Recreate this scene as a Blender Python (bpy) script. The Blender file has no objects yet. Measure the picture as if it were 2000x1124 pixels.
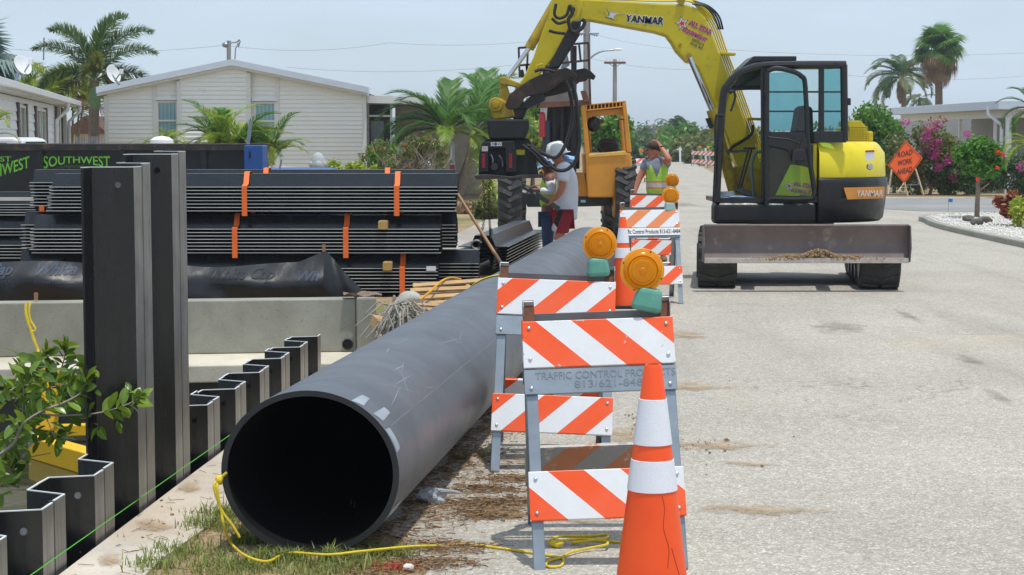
import bpy, bmesh, math, random
import numpy as np
from mathutils import Vector, Matrix, Euler
R = math.radians
SC = bpy.context.scene
COL = SC.collection
# ------------------------------------------------------------------ camera, sky, sun, exposure
F, CX, CY, CH = 3500.0, 1000.0, 562.0, 1.66
PITCH = math.atan(287 / 3500)
cp, sp = math.cos(PITCH), math.sin(PITCH)
cam = bpy.data.cameras.new('camera'); cam.sensor_width = 36; cam.lens = F / 2000 * 36
cam.clip_start = .1; cam.clip_end = 6000
camo = bpy.data.objects.new('camera', cam); COL.objects.link(camo)
camo.location = (0, 0, CH); camo.rotation_euler = (R(90) - PITCH, 0, 0)
SC.camera = camo
SC.view_settings.view_transform = 'Standard'; SC.view_settings.look = 'None'
SC.view_settings.exposure = 0.09; SC.view_settings.gamma = 1
SC.render.engine = 'CYCLES'
SC.cycles.max_bounces = 6; SC.cycles.transparent_max_bounces = 16

SUN_EL, SUN_AZ = 79.0, 138.0          # azimuth clockwise from +Y: the sun stands high, a little to the right
w = bpy.data.worlds.new('World'); SC.world = w; w.use_nodes = True
nt = w.node_tree; nt.nodes.clear()
N = nt.nodes.new; L = nt.links.new
sky = N('ShaderNodeTexSky'); sky.sky_type = 'NISHITA'; sky.sun_disc = False
sky.sun_elevation = R(SUN_EL); sky.sun_rotation = R(SUN_AZ)
sky.air_density = 1.0; sky.dust_density = 1.2; sky.ozone_density = 1.6; sky.altitude = 0
tc = N('ShaderNodeTexCoord'); mp = N('ShaderNodeMapping'); mp.inputs['Scale'].default_value = (2.2, 2.2, 7.0)
nz = N('ShaderNodeTexNoise'); nz.inputs['Scale'].default_value = 1.6; nz.inputs['Detail'].default_value = 6; nz.inputs['Roughness'].default_value = .55
cr = N('ShaderNodeValToRGB'); cr.color_ramp.elements[0].position = .36; cr.color_ramp.elements[1].position = .74
cr.color_ramp.elements[0].color = (.58, .58, .58, 1); cr.color_ramp.elements[1].color = (.97, .97, .97, 1)
mx = N('ShaderNodeMix'); mx.data_type = 'RGBA'
mx.inputs['B'].default_value = (5.85, 7.05, 8.5, 1)     # thin bright haze cloud, in the sky node's units
bg = N('ShaderNodeBackground'); bg.inputs['Strength'].default_value = .112
out = N('ShaderNodeOutputWorld')
L(tc.outputs['Generated'], mp.inputs['Vector']); L(mp.outputs['Vector'], nz.inputs['Vector'])
L(nz.outputs['Fac'], cr.inputs['Fac']); L(cr.outputs['Color'], mx.inputs['Factor'])
L(sky.outputs['Color'], mx.inputs['A']); L(mx.outputs['Result'], bg.inputs['Color'])
L(bg.outputs['Background'], out.inputs['Surface'])

sl = bpy.data.lights.new('sun', 'SUN'); sl.energy = 2.95; sl.angle = R(.55); sl.color = (1, .965, .9)
so = bpy.data.objects.new('sun', sl); COL.objects.link(so); so.location = (0, 0, 60)
_e, _a = R(SUN_EL), R(SUN_AZ)
SUNV = Vector((math.cos(_e) * math.sin(_a), math.cos(_e) * math.cos(_a), math.sin(_e)))
so.rotation_euler = (-SUNV).to_track_quat('-Z', 'Y').to_euler()

# ------------------------------------------------------------------ photo pixel -> place
def ray(px, py):
    u, v = (px - CX) / F, (CY - py) / F
    return Vector((u, cp + v * sp, -sp + v * cp))
def at_y(px, py, Y):
    r = ray(px, py); t = Y / r.y
    return Vector((r.x * t, Y, CH + r.z * t))
def at_z(px, py, z=0.0):
    r = ray(px, py); t = (z - CH) / r.z
    return Vector((r.x * t, r.y * t, z))
def ppl(pts, Y): return [at_y(a, b, Y) for a, b in pts]

# ------------------------------------------------------------------ materials
def c(r, g, b):
    f = lambda x: (x / 255 / 12.92) if x / 255 <= .04045 else ((x / 255 + .055) / 1.055) ** 2.4
    return (f(r), f(g), f(b))
def _sc(col, k): return tuple(max(0, min(1, x * k)) for x in col) + (1,)
class NT:
    def __init__(s, name):
        s.m = bpy.data.materials.new(name); s.m.use_nodes = True
        s.t = s.m.node_tree; s.p = s.t.nodes['Principled BSDF']; s.o = s.t.nodes['Material Output']
    def n(s, k, **kw):
        x = s.t.nodes.new('ShaderNode' + k)
        for a, b in kw.items():
            if a in x.inputs.keys() and not hasattr(x, a): x.inputs[a].default_value = b
            else: setattr(x, a, b)
        return x
    def l(s, a, b): s.t.links.new(a, b)
    def noise(s, scale, detail=5, rough=.55, coord='Object', vec=None, dist=0):
        if vec is None:
            vec = s.n('TexCoord').outputs[coord]
        x = s.n('TexNoise'); x.inputs['Scale'].default_value = scale; x.inputs['Detail'].default_value = detail
        x.inputs['Roughness'].default_value = rough; x.inputs['Distortion'].default_value = dist
        s.l(vec, x.inputs['Vector']); return x.outputs['Fac']
    def ramp(s, fac, stops):
        x = s.n('ValToRGB'); e = x.color_ramp.elements
        while len(e) < len(stops): e.new(.5)
        for k, (p, col) in enumerate(stops):
            e[k].position = p
            e[k].color = (col, col, col, 1) if isinstance(col, (int, float)) else tuple(col)[:3] + (1,)
        s.l(fac, x.inputs['Fac']); return x.outputs['Color']
    def mix(s, fac, a, b, mode='MIX'):
        x = s.n('Mix'); x.data_type = 'RGBA'; x.blend_type = mode
        for v, key in ((fac, 'Factor'), (a, 'A'), (b, 'B')):
            if hasattr(v, 'is_output'): s.l(v, x.inputs[key])
            elif isinstance(v, (int, float)): x.inputs[key].default_value = v
            else: x.inputs[key].default_value = tuple(v)[:3] + (1,)
        return x.outputs['Result']
    def math(s, op, a, b=None, cc=None):
        x = s.n('Math'); x.operation = op
        for k, v in enumerate((a, b, cc)):
            if v is None: continue
            if hasattr(v, 'is_output'): s.l(v, x.inputs[k])
            else: x.inputs[k].default_value = v
        return x.outputs[0]
    def bump(s, h, strength=.3, dist=.01):
        x = s.n('Bump'); x.inputs['Strength'].default_value = strength; x.inputs['Distance'].default_value = dist
        s.l(h, x.inputs['Height']); s.l(x.outputs['Normal'], s.p.inputs['Normal'])
    def set(s, **kw):
        for k, v in kw.items():
            i = s.p.inputs[k.replace('_', ' ')]
            if hasattr(v, 'is_output'): s.l(v, i)
            elif isinstance(v, tuple) and len(v) == 3: i.default_value = v + (1,)
            else: i.default_value = v
        return s.m
def mat(name, rgb, rough=.6, metal=0.0, var=.14, scale=5, bump=0, bscale=50, bdist=.004, dirt=None, spec=.5, rvar=0):
    """plain paint / metal / cloth with uneven tone; dirt = (colour, amount 0..1, scale)"""
    g = NT(name)
    col = g.ramp(g.noise(scale), [(.28, _sc(rgb, 1 - var)), (.72, _sc(rgb, 1 + var))])
    if dirt:
        a = dirt[1]
        f = g.ramp(g.noise(dirt[2], 7, .65), [(.62 - .35 * a, 0), (.82 - .25 * a, min(1, .35 + a))])
        col = g.mix(f, col, dirt[0])
    if rvar:
        g.set(Roughness=g.ramp(g.noise(scale * 2.7), [(.3, max(.02, rough - rvar)), (.7, min(1, rough + rvar))]))
    else: g.set(Roughness=rough)
    if bump: g.bump(g.noise(bscale, 6), bump, bdist)
    return g.set(Base_Color=col, Metallic=metal, Specular_IOR_Level=spec)
def leafmat(name, a, b, trans=.3, rough=.45):
    g = NT(name)
    ge = g.n('NewGeometry')
    col = g.mix(ge.outputs['Random Per Island'], a, b)
    g.set(Base_Color=col, Roughness=rough, Specular_IOR_Level=.35)
    tr = g.n('BsdfTranslucent'); tc2 = g.mix(.5, col, tuple(min(1, x * 1.7) for x in b)); g.l(tc2, tr.inputs['Color'])
    ms = g.n('MixShader'); ms.inputs[0].default_value = trans
    g.l(g.p.outputs[0], ms.inputs[1]); g.l(tr.outputs[0], ms.inputs[2]); g.l(ms.outputs[0], g.o.inputs['Surface'])
    return g.m
def glassmat(name, tint, gloss=.12):
    g = NT(name)
    t = g.n('BsdfTransparent'); t.inputs[0].default_value = tuple(tint) + (1,)
    gl = g.n('BsdfGlossy'); gl.inputs['Roughness'].default_value = .03
    ms = g.n('MixShader'); ms.inputs[0].default_value = gloss
    g.l(t.outputs[0], ms.inputs[1]); g.l(gl.outputs[0], ms.inputs[2]); g.l(ms.outputs[0], g.o.inputs['Surface'])
    return g.m

# ------------------------------------------------------------------ mesh building
ORG = {}
def props(o, label=None, cat=None, group=None, kind=None):
    if label: o['label'] = label
    if cat: o['category'] = cat
    if group: o['group'] = group
    if kind: o['kind'] = kind
    return o
def thing(name, label, cat, loc=(0, 0, 0), rot=(0, 0, 0), group=None):
    o = bpy.data.objects.new(name, None); COL.objects.link(o)
    o.location = loc; o.rotation_euler = rot; o.empty_display_size = .2
    ORG[o.name] = Vector(loc)
    return props(o, label, cat, group)
def frame(d, up=(0, 0, 1)):
    z = Vector(d).normalized(); up = Vector(up)
    if abs(z.dot(up)) > .98: up = Vector((0, 1, 0)) if abs(z.y) < .9 else Vector((1, 0, 0))
    x = up.cross(z).normalized(); y = z.cross(x)
    return x, y, z
class MB:
    def __init__(s, M=None): s.v = []; s.f = []; s.M = M
    def add(s, vs, fs):
        n = len(s.v)
        for p in vs:
            p = Vector(p); s.v.append(s.M @ p if s.M else p)
        s.f += [tuple(i + n for i in f) for f in fs]; return s
    def box(s, ce, size, rot=None):
        ce = Vector(ce); h = Vector(size) / 2
        m = Euler(rot).to_matrix() if rot else Matrix.Identity(3)
        vs = [ce + m @ Vector((x * h.x, y * h.y, z * h.z)) for z in (-1, 1) for y in (-1, 1) for x in (-1, 1)]
        return s.add(vs, [(0, 2, 3, 1), (4, 5, 7, 6), (0, 1, 5, 4), (2, 6, 7, 3), (0, 4, 6, 2), (1, 3, 7, 5)])
    def bb(s, x0, x1, y0, y1, z0, z1): return s.box(((x0 + x1) / 2, (y0 + y1) / 2, (z0 + z1) / 2), (abs(x1 - x0), abs(y1 - y0), abs(z1 - z0)))
    def bar(s, p, q, w=.05, h=.05, up=(0, 0, 1)):
        p, q = Vector(p), Vector(q); x, y, z = frame(q - p, up)
        vs = [e + x * (a * w / 2) + y * (b * h / 2) for e in (p, q) for a, b in ((-1, -1), (1, -1), (1, 1), (-1, 1))]
        return s.add(vs, [(3, 2, 1, 0), (4, 5, 6, 7), (0, 1, 5, 4), (1, 2, 6, 5), (2, 3, 7, 6), (3, 0, 4, 7)])
    def cyl(s, p, q, r0, r1=None, n=14, caps=True):
        r1 = r0 if r1 is None else r1
        p, q = Vector(p), Vector(q); x, y, z = frame(q - p)
        vs = [e + x * (r * math.cos(2 * math.pi * k / n)) + y * (r * math.sin(2 * math.pi * k / n)) for e, r in ((p, r0), (q, r1)) for k in range(n)]
        fs = [(k, (k + 1) % n, n + (k + 1) % n, n + k) for k in range(n)]
        if caps: fs += [tuple(range(n - 1, -1, -1)), tuple(range(n, 2 * n))]
        return s.add(vs, fs)
    def tube(s, pts, r, n=8, closed=False, caps=True, flat=None):
        pts = [Vector(p) for p in pts]; m = len(pts)
        rs = r if isinstance(r, (list, tuple)) else [r] * m
        vs = []; px = None
        for k, p in enumerate(pts):
            d = (pts[(k + 1) % m] - pts[k - 1]) if closed else (pts[min(k + 1, m - 1)] - pts[max(k - 1, 0)])
            if d.length < 1e-9: d = Vector((0, 0, 1))
            d.normalize()
            if px is None: x = frame(d)[0]
            else:
                x = px - d * px.dot(d)
                x = x.normalized() if x.length > 1e-6 else frame(d)[0]
            px = x; y = d.cross(x)
            fl = flat or 1
            vs += [p + x * (rs[k] * math.cos(2 * math.pi * j / n)) + y * (rs[k] * fl * math.sin(2 * math.pi * j / n)) for j in range(n)]
        fs = []
        for k in range(m if closed else m - 1):
            a, b = k * n, ((k + 1) % m) * n
            fs += [(a + j, a + (j + 1) % n, b + (j + 1) % n, b + j) for j in range(n)]
        if caps and not closed: fs += [tuple(range(n - 1, -1, -1)), tuple(range((m - 1) * n, m * n))]
        return s.add(vs, fs)
    def prism(s, poly, vec):
        poly = [Vector(p) for p in poly]; vec = Vector(vec); n = len(poly)
        nor = Vector((0, 0, 0))
        for k in range(n): nor += poly[k].cross(poly[(k + 1) % n])
        if nor.dot(vec) > 0: poly = poly[::-1]
        vs = poly + [p + vec for p in poly]
        return s.add(vs, [tuple(range(n)), tuple(range(2 * n - 1, n - 1, -1))] + [(k, n + k, n + (k + 1) % n, (k + 1) % n) for k in range(n)])
    def lathe(s, prof, ce=(0, 0, 0), n=24, axis=(0, 0, 1), caps=False):
        ce = Vector(ce); x, y, z = frame(axis); vs = []; m = len(prof)
        for r, h in prof: vs += [ce + z * h + x * (r * math.cos(2 * math.pi * k / n)) + y * (r * math.sin(2 * math.pi * k / n)) for k in range(n)]
        fs = [(i * n + k, i * n + (k + 1) % n, (i + 1) * n + (k + 1) % n, (i + 1) * n + k) for i in range(m - 1) for k in range(n)]
        if caps: fs += [tuple(range(n - 1, -1, -1)), tuple(range((m - 1) * n, m * n))]
        return s.add(vs, fs)
    def grid(s, fn, nu, nv):
        vs = [fn(i / nu, j / nv) for j in range(nv + 1) for i in range(nu + 1)]
        return s.add(vs, [(j * (nu + 1) + i, j * (nu + 1) + i + 1, (j + 1) * (nu + 1) + i + 1, (j + 1) * (nu + 1) + i) for j in range(nv) for i in range(nu)])
    def blob(s, ce, rad, seed=0, rough=.18, nu=12, nv=8):
        rnd = random.Random(seed); ph = [rnd.uniform(0, 6.28) for _ in range(6)]; ce = Vector(ce)
        def fn(u, v):
            a, b = u * 2 * math.pi, (v - .5) * math.pi
            k = 1 + rough * (math.sin(2 * a + ph[0]) * math.cos(b * 3 + ph[1]) + .6 * math.sin(5 * a + ph[2]) * math.cos(b * 5 + ph[3])) * math.cos(b)
            return ce + Vector((rad[0] * math.cos(a) * math.cos(b), rad[1] * math.sin(a) * math.cos(b), rad[2] * math.sin(b))) * k
        return s.grid(fn, nu, nv)
    def mesh(s, name, org=Vector((0, 0, 0))):
        me = bpy.data.meshes.new(name); me.from_pydata([tuple(p - org) for p in s.v], [], s.f); me.update(); return me
    def build(s, name, mt, parent=None, smooth=False, bevel=0, local=False, seg=2, angle=40, **pr):
        if parent is not None: org = Vector((0, 0, 0)) if local else ORG[parent.name]
        else:
            lo = [min(p[k] for p in s.v) for k in range(3)]; hi = [max(p[k] for p in s.v) for k in range(3)]
            org = Vector(((lo[0] + hi[0]) / 2, (lo[1] + hi[1]) / 2, lo[2]))
        me = s.mesh(name, org)
        if mt: me.materials.append(mt)
        return place(name, me, parent, org, smooth, bevel, seg, angle, local, **pr)
def place(name, me, parent=None, org=None, smooth=False, bevel=0, seg=2, angle=40, local=False, **pr):
    if smooth:
        me.shade_smooth(); me.set_sharp_from_angle(angle=R(angle))
    o = bpy.data.objects.new(name, me); COL.objects.link(o)
    if parent is not None: o.parent = parent; ORG[o.name] = Vector((0, 0, 0)) if local else ORG[parent.name]
    else: o.location = org; ORG[o.name] = Vector(org)
    if bevel:
        b = o.modifiers.new('bevel', 'BEVEL'); b.width = bevel; b.segments = seg; b.limit_method = 'ANGLE'; b.angle_limit = R(35)
    props(o, **pr); return o
def copy_tree(o, parent=None):
    k = o.copy(); COL.objects.link(k); k.parent = parent; ORG[k.name] = ORG[o.name]
    for ch in list(o.children): copy_tree(ch, k)
    return k
def npmesh(name, V, nper, faces_per, mt):
    """many alike small pieces: V (n, nper, 3); faces_per = index tuples inside one piece"""
    n = len(V); me = bpy.data.meshes.new(name)
    vs = np.asarray(V, dtype=np.float32).reshape(-1, 3)
    fl = []; 
    idx = np.concatenate([(np.arange(n) * nper)[:, None] + np.array(f)[None, :] for f in faces_per], axis=1)
    lens = np.tile([len(f) for f in faces_per], n)
    me.vertices.add(len(vs)); me.vertices.foreach_set('co', vs.ravel())
    li = idx.ravel().astype(np.int32)
    me.loops.add(len(li)); me.loops.foreach_set('vertex_index', li)
    me.polygons.add(len(lens))
    st = np.concatenate([[0], np.cumsum(lens)[:-1]]).astype(np.int32)
    me.polygons.foreach_set('loop_start', st)
    me.update(calc_edges=True); me.validate()
    if mt: me.materials.append(mt)
    return me
def text(s, name, mt, parent, org, height, xd=(1, 0, 0), yd=(0, 0, 1), bold=0.0, shear=0.0, width=None, warp=None, depth=.002, center=False, spacing=1.0, nrm=(0, -1, 0)):
    cu = bpy.data.curves.new('t', 'FONT'); cu.body = s; cu.size = 1; cu.offset = bold; cu.shear = shear; cu.space_character = spacing
    cu.resolution_u = 3
    if depth: cu.extrude = .5
    ob = bpy.data.objects.new('t', cu); COL.objects.link(ob)
    dg = bpy.context.evaluated_depsgraph_get()
    me = bpy.data.meshes.new_from_object(ob.evaluated_get(dg)); bpy.data.objects.remove(ob); bpy.data.curves.remove(cu)
    xs = [v.co.x for v in me.vertices]; ys = [v.co.y for v in me.vertices]
    x0, x1, y0, y1 = min(xs), max(xs), min(ys), max(ys)
    ky = height / (y1 - y0); kx = ky if width is None else width / (x1 - x0)
    org, xd, yd = Vector(org), Vector(xd).normalized(), Vector(yd).normalized(); nv = Vector(nrm).normalized()
    base = ORG[parent.name] if parent is not None else Vector((0, 0, 0))
    for v in me.vertices:
        a, b = (v.co.x - x0) * kx, (v.co.y - y0) * ky
        if center: a -= (x1 - x0) * kx / 2
        if warp:
            P = warp(a, b, v.co.z * depth)
            v.co = Vector(P) - base; continue
        v.co = org + xd * a + yd * b + nv * (v.co.z * depth) - base
    me.name = name; me.materials.clear(); me.materials.append(mt)
    return place(name, me, parent, Vector((0, 0, 0)))
def smoothpath(pts, n=6):
    pts = [Vector(p) for p in pts]; out = []
    for i in range(len(pts) - 1):
        a, b, cc, d = pts[max(i - 1, 0)], pts[i], pts[i + 1], pts[min(i + 2, len(pts) - 1)]
        for k in range(n):
            t = k / n
            out.append(.5 * ((2 * b) + (cc - a) * t + (2 * a - 5 * b + 4 * cc - d) * t * t + (3 * b - a - 3 * cc + d) * t ** 3))
    out.append(pts[-1]); return out
def skin(name, J, E, mt, parent, sub=2, root=None):
    """one continuous skinned surface: J = {joint: (x, y, z, r or (rx, ry))}, E = pairs of joints"""
    keys = list(J); ix = {k: i for i, k in enumerate(keys)}; org = ORG[parent.name]
    me = bpy.data.meshes.new(name)
    me.from_pydata([tuple(Vector(J[k][:3]) - org) for k in keys], [(ix[a], ix[b]) for a, b in E], []); me.update()
    o = bpy.data.objects.new(name, me); COL.objects.link(o); o.parent = parent; ORG[o.name] = org
    o.modifiers.new('skin', 'SKIN'); 
    if not me.skin_vertices: 
        bpy.context.view_layer.objects.active = o
    for k, sv in zip(keys, me.skin_vertices[0].data):
        r = J[k][3]; sv.radius = (r, r) if not isinstance(r, tuple) else r
        sv.use_root = (k == (root or keys[0]))
    sm = o.modifiers.new('subdivision', 'SUBSURF'); sm.levels = sub; sm.render_levels = sub
    dg = bpy.context.evaluated_depsgraph_get()
    m2 = bpy.data.meshes.new_from_object(o.evaluated_get(dg))
    o.modifiers.clear(); o.data = m2; m2.name = name
    m2.materials.clear(); m2.materials.append(mt); m2.shade_smooth()
    bpy.data.meshes.remove(me)
    return o
# ------------------------------------------------------------------ shared materials
M_GALV = mat('galvanised steel', c(150, 158, 165), .42, .85, .16, 9, bump=.1, bscale=90, dirt=(c(110, 92, 78), .12, 8))
M_RUST = mat('rusty steel', c(112, 74, 54), .75, .3, .3, 12, bump=.3, bscale=80)
M_STEEL = mat('bare steel', c(150, 150, 152), .35, .9, .1, 10)
M_CHROME = mat('polished rod', c(205, 208, 214), .12, 1, .05, 6)
M_BLACK = mat('black paint', c(25, 26, 28), .42, .0, .2, 4, rvar=.12, dirt=(c(98, 92, 84), .1, 5))
M_BLACKP = mat('black cab paint', c(30, 31, 33), .33, .0, .12, 4, rvar=.08, dirt=(c(90, 86, 80), .06, 7))
M_RUBBER = mat('rubber', c(58, 57, 56), .85, 0, .2, 6, bump=.3, bscale=60, dirt=(c(128, 120, 108), .2, 6))
M_HOSE = mat('black hose', c(34, 33, 34), .45, 0, .15, 20)
M_YELLOW = mat('yellow machine paint', c(200, 180, 20), .4, 0, .09, 3, rvar=.12, dirt=(c(96, 80, 38), .2, 9))
M_YELLOWD = mat('worn yellow paint', c(178, 150, 34), .5, 0, .16, 6, dirt=(c(66, 54, 36), .34, 9))
M_OCHRE = mat('ochre machine paint', c(206, 139, 44), .45, 0, .08, 3, rvar=.1, dirt=(c(120, 84, 44), .16, 5))
M_WHITE = mat('white paint', c(228, 229, 229), .5, 0, .04, 3, dirt=(c(160, 152, 140), .05, 6))
M_DARK = mat('dark opening', c(20, 20, 22), .8, 0, .1, 4)
M_WOOD = mat('raw timber', c(186, 150, 104), .75, 0, .2, 10, bump=.25, bscale=40, dirt=(c(120, 92, 66), .2, 5))
M_WOODH = mat('handle wood', c(158, 122, 82), .6, 0, .18, 14)
M_ROPE = mat('yellow rope', c(222, 196, 44), .6, 0, .16, 120, bump=.6, bscale=220, bdist=.004)
M_CONC = None

def concrete(name, base, stain=.5, low=c(108, 104, 92)):
    g = NT(name)
    col = g.ramp(g.noise(1.7, 8, .62), [(.3, _sc(base, .8)), (.7, _sc(base, 1.12))])
    pits = g.ramp(g.noise(38, 4, .6), [(.30, .45), (.40, 1)])
    col = g.mix(.55, col, g.mix(1, col, pits, 'MULTIPLY'))
    st = g.ramp(g.noise(.9, 6, .7, dist=.6), [(.42, 0), (.68, stain)])
    col = g.mix(st, col, low)
    g.bump(g.noise(60, 6), .35, .006)
    return g.set(Base_Color=col, Roughness=.86, Specular_IOR_Level=.3)
M_CONC = concrete('weathered concrete', c(157, 155, 143))
M_CONCW = concrete('pale dusty concrete', c(205, 196, 182), .5, c(176, 146, 112))
M_CONCD = concrete('dark concrete', c(92, 90, 82), .7, c(58, 56, 48))

# ------------------------------------------------------------------ ground, road, water
def soilmat():
    g = NT('sandy soil')
    big = g.noise(.35, 6, .6); fine = g.noise(24, 6, .65)
    col = g.ramp(fine, [(.25, c(112, 92, 70)), (.5, c(158, 136, 108)), (.78, c(196, 178, 150))])
    gr = g.ramp(big, [(.46, 0), (.62, .75)])
    col = g.mix(gr, col, g.ramp(fine, [(.3, c(72, 84, 42)), (.7, c(132, 132, 78))]))
    g.bump(fine, .5, .03)
    return g.set(Base_Color=col, Roughness=.95, Specular_IOR_Level=.15)
def roadmat():
    g = NT('shell aggregate pavement')
    tcv = g.n('TexCoord').outputs['Object']
    v = g.n('TexVoronoi'); v.inputs['Scale'].default_value = 125; g.l(tcv, v.inputs['Vector'])
    sep = g.n('SeparateColor'); g.l(v.outputs['Color'], sep.inputs[0])
    col = g.ramp(sep.outputs[0], [(.0, c(144, 138, 127)), (.45, c(167, 160, 147)), (.85, c(182, 175, 161)), (.97, c(218, 213, 202))])
    v2 = g.n('TexVoronoi'); v2.inputs['Scale'].default_value = 34; g.l(tcv, v2.inputs['Vector'])
    sep2 = g.n('SeparateColor'); g.l(v2.outputs['Color'], sep2.inputs[0])
    col = g.mix(.14, col, g.ramp(sep2.outputs[1], [(.1, c(132, 127, 119)), (.6, c(178, 172, 163)), (.95, c(226, 222, 214))]))
    mot = g.ramp(g.noise(.55, 5, .6, vec=tcv), [(.3, .88), (.7, 1.07)])
    col = g.mix(1, col, mot, 'MULTIPLY')
    # tyre-darkened lanes and brown dust along the road
    mpn = g.n('Mapping'); mpn.inputs['Scale'].default_value = (1.1, .12, 1); g.l(tcv, mpn.inputs['Vector'])
    tr = g.ramp(g.noise(1.5, 4, .6, vec=mpn.outputs[0]), [(.50, 0), (.70, .34)])
    col = g.mix(tr, col, c(134, 126, 116))
    du = g.ramp(g.noise(.28, 8, .68, vec=tcv, dist=.4), [(.56, 0), (.72, .4)])
    col = g.mix(du, col, c(190, 170, 142))
    # hairline cracks with sealed edges, and a faint long patch seam
    vc = g.n('TexVoronoi'); vc.feature = 'DISTANCE_TO_EDGE'; vc.inputs['Scale'].default_value = .33
    wv = g.n('VectorMath'); wv.operation = 'ADD'; nn = g.n('TexNoise'); nn.inputs['Scale'].default_value = 1.7; nn.inputs['Detail'].default_value = 6; g.l(tcv, nn.inputs['Vector'])
    g.l(tcv, wv.inputs[0]); g.l(nn.outputs['Color'], wv.inputs[1]); g.l(wv.outputs[0], vc.inputs['Vector'])
    ck = g.ramp(vc.outputs['Distance'], [(.0, .5), (.0035, 0)])
    ck = g.math('MULTIPLY', ck, g.ramp(g.noise(.4, 3, vec=tcv), [(.5, 0), (.6, 1)]))
    col = g.mix(ck, col, c(96, 90, 82))
    g.bump(sep.outputs[0], .35, .004)
    return g.set(Base_Color=col, Roughness=.82, Specular_IOR_Level=.3)
def asphaltmat():
    g = NT('old grey asphalt')
    col = g.ramp(g.noise(40, 5, .7), [(.3, c(112, 112, 112)), (.7, c(150, 149, 147))])
    col = g.mix(g.ramp(g.noise(.5, 6, .6), [(.4, 0), (.7, .5)]), col, c(166, 162, 154))
    return g.set(Base_Color=col, Roughness=.85)
def watermat():
    g = NT('murky canal water')
    g.bump(g.noise(3.2, 3, .5), .06, .05)
    return g.set(Base_Color=c(58, 58, 40), Roughness=.06, Specular_IOR_Level=.6)
M_SOIL, M_ROAD, M_ASPH, M_WATER = soilmat(), roadmat(), asphaltmat(), watermat()

def XP(Y): return -1.735 + .0663 * (Y - 6.87)          # front face of the sheet-pile line
def quad(mb, pts, z): mb.add([(a, b, z) for a, b in pts], [tuple(range(len(pts)))])
g = MB()
quad(g, [(XP(-10) + .28, -10), (60, -10), (60, 17.05), (XP(17.05) + .28, 17.05)], 0)
quad(g, [(-2500, 17.05), (2500, 17.05), (2500, 4500), (-2500, 4500)], 0)
quad(g, [(-2500, -300), (2500, -300), (2500, -10), (-2500, -10)], 0)
quad(g, [(-2500, -10), (-60, -10), (-60, 17.05), (-2500, 17.05)], 0)
quad(g, [(60, -10), (2500, -10), (2500, 17.05), (60, 17.05)], 0)
props(g.build('ground', M_SOIL), kind='structure')
g = MB(); quad(g, [(-60, -10), (XP(-10) + .1, -10), (XP(17) + .1, 17), (-60, 17)], -.95)
props(g.build('water', M_WATER), kind='structure')
# pavement: direction of the street (0.0786, 1); wide apron on the right, wider again beyond the canal
def S(rel, Y): return (rel + .0786 * Y, Y)
g = MB()
rnd = random.Random(4)
left = [S(-.75, -9), S(-.75, 4)] + [((-.69 + .126 * (Y - 7.2) + .42 * max(0, min(1, (7.5 - Y) / .7))) + .05 * math.sin(Y * 1.9) + .04 * math.sin(Y * 4.3 + 1) + .03 * math.sin(Y * 11.3) + rnd.uniform(-.015, .015), Y) for Y in np.arange(4.4, 18, .09)]
left += [S(-.9, 20), S(-1.9, 23), S(-3.2, 26), S(-3.5, 30), S(-3.5, 400)]
right = [S(3.1, 400), S(3.1, 62), S(3.6, 56), S(5.2, 52.6), (60, 52), (60, 40.2), (12, 39.6), (12, 18), (12, -9)]
g.add([(x, y, .006) for x, y in left + right], [tuple(range(len(left + right)))])
props(g.build('road', M_ROAD), kind='structure')
g = MB(); g.add([(x, y, .012) for x, y in [S(4.6, 51.6), (60, 51.4), (60, 41.2), S(9.5, 41.0), S(6.2, 42.2), S(4.7, 45)]], [(0, 1, 2, 3, 4, 5)])
props(g.build('side_street', M_ASPH), kind='structure')

# seawall cap along the near canal bank
g = MB()
ys = [-8 + .6 * k for k in range(37)]
rr = random.Random(3)
prof = [(XP(y) + .02, XP(y) + .36 + rr.uniform(-.02, .03), y) for y in ys]
for (a0, b0, y0), (a1, b1, y1) in zip(prof, prof[1:]):
    g.add([(a0, y0, .012), (b0, y0, .012), (b1, y1, .012), (a1, y1, .012), (a0, y0, -.6), (a1, y1, -.6), (b0, y0, -.02), (b1, y1, -.02)], [(0, 1, 2, 3), (0, 3, 5, 4), (1, 6, 7, 2)])
props(g.build('seawall_cap', M_CONCW, label='pale dusty concrete cap along the near canal bank', cat='seawall'))

# ------------------------------------------------------------------ far headwall across the canal
A, B = Vector((-14, 15.23, 0)), Vector((-1.48, 16.95, 0)); d = (B - A).normalized(); nrm = Vector((d.y, -d.x, 0))   # nrm: to the camera
hw = thing('concrete_headwall', 'weathered grey concrete headwall across the canal with a square end post', 'wall', (B.x, B.y, -.95))
def slab(p, q, z0, z1, f0, f1):                # f: offset towards the camera
    return MB().prism([p + nrm * f0 + Vector((0, 0, z0)), q + nrm * f0 + Vector((0, 0, z0)), q + nrm * f1 + Vector((0, 0, z0)), p + nrm * f1 + Vector((0, 0, z0))], (0, 0, z1 - z0))
slab(A, B - d * .002, -.34, .162, -.25, 0).build('wall_panel', M_CONC, hw, bevel=.012)
slab(B + d * .001, B + d * .185, -.34, .185, -.22, .10).build('end_post', M_CONC, hw, bevel=.02)
slab(A, B + d * .6, -.50, -.343, -.2, .86).build('ledge', concrete('pale ledge concrete', c(208, 200, 180), .5, c(158, 150, 128)), hw, bevel=.012)
slab(A, B + d * .6, -1.6, -.503, -.2, .55).build('lower_wall', M_CONCD, hw)  # darkness of the void under the ledge put into the wall colour
dp = at_y(675, 676, 16.8)
pp = MB(); 
pp.lathe([(.052, .012), (.052, -.002), (.042, -.002), (.042, .012)], B - d * .085 + nrm * .006 + Vector((0, 0, dp.z)), 20, nrm)
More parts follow.
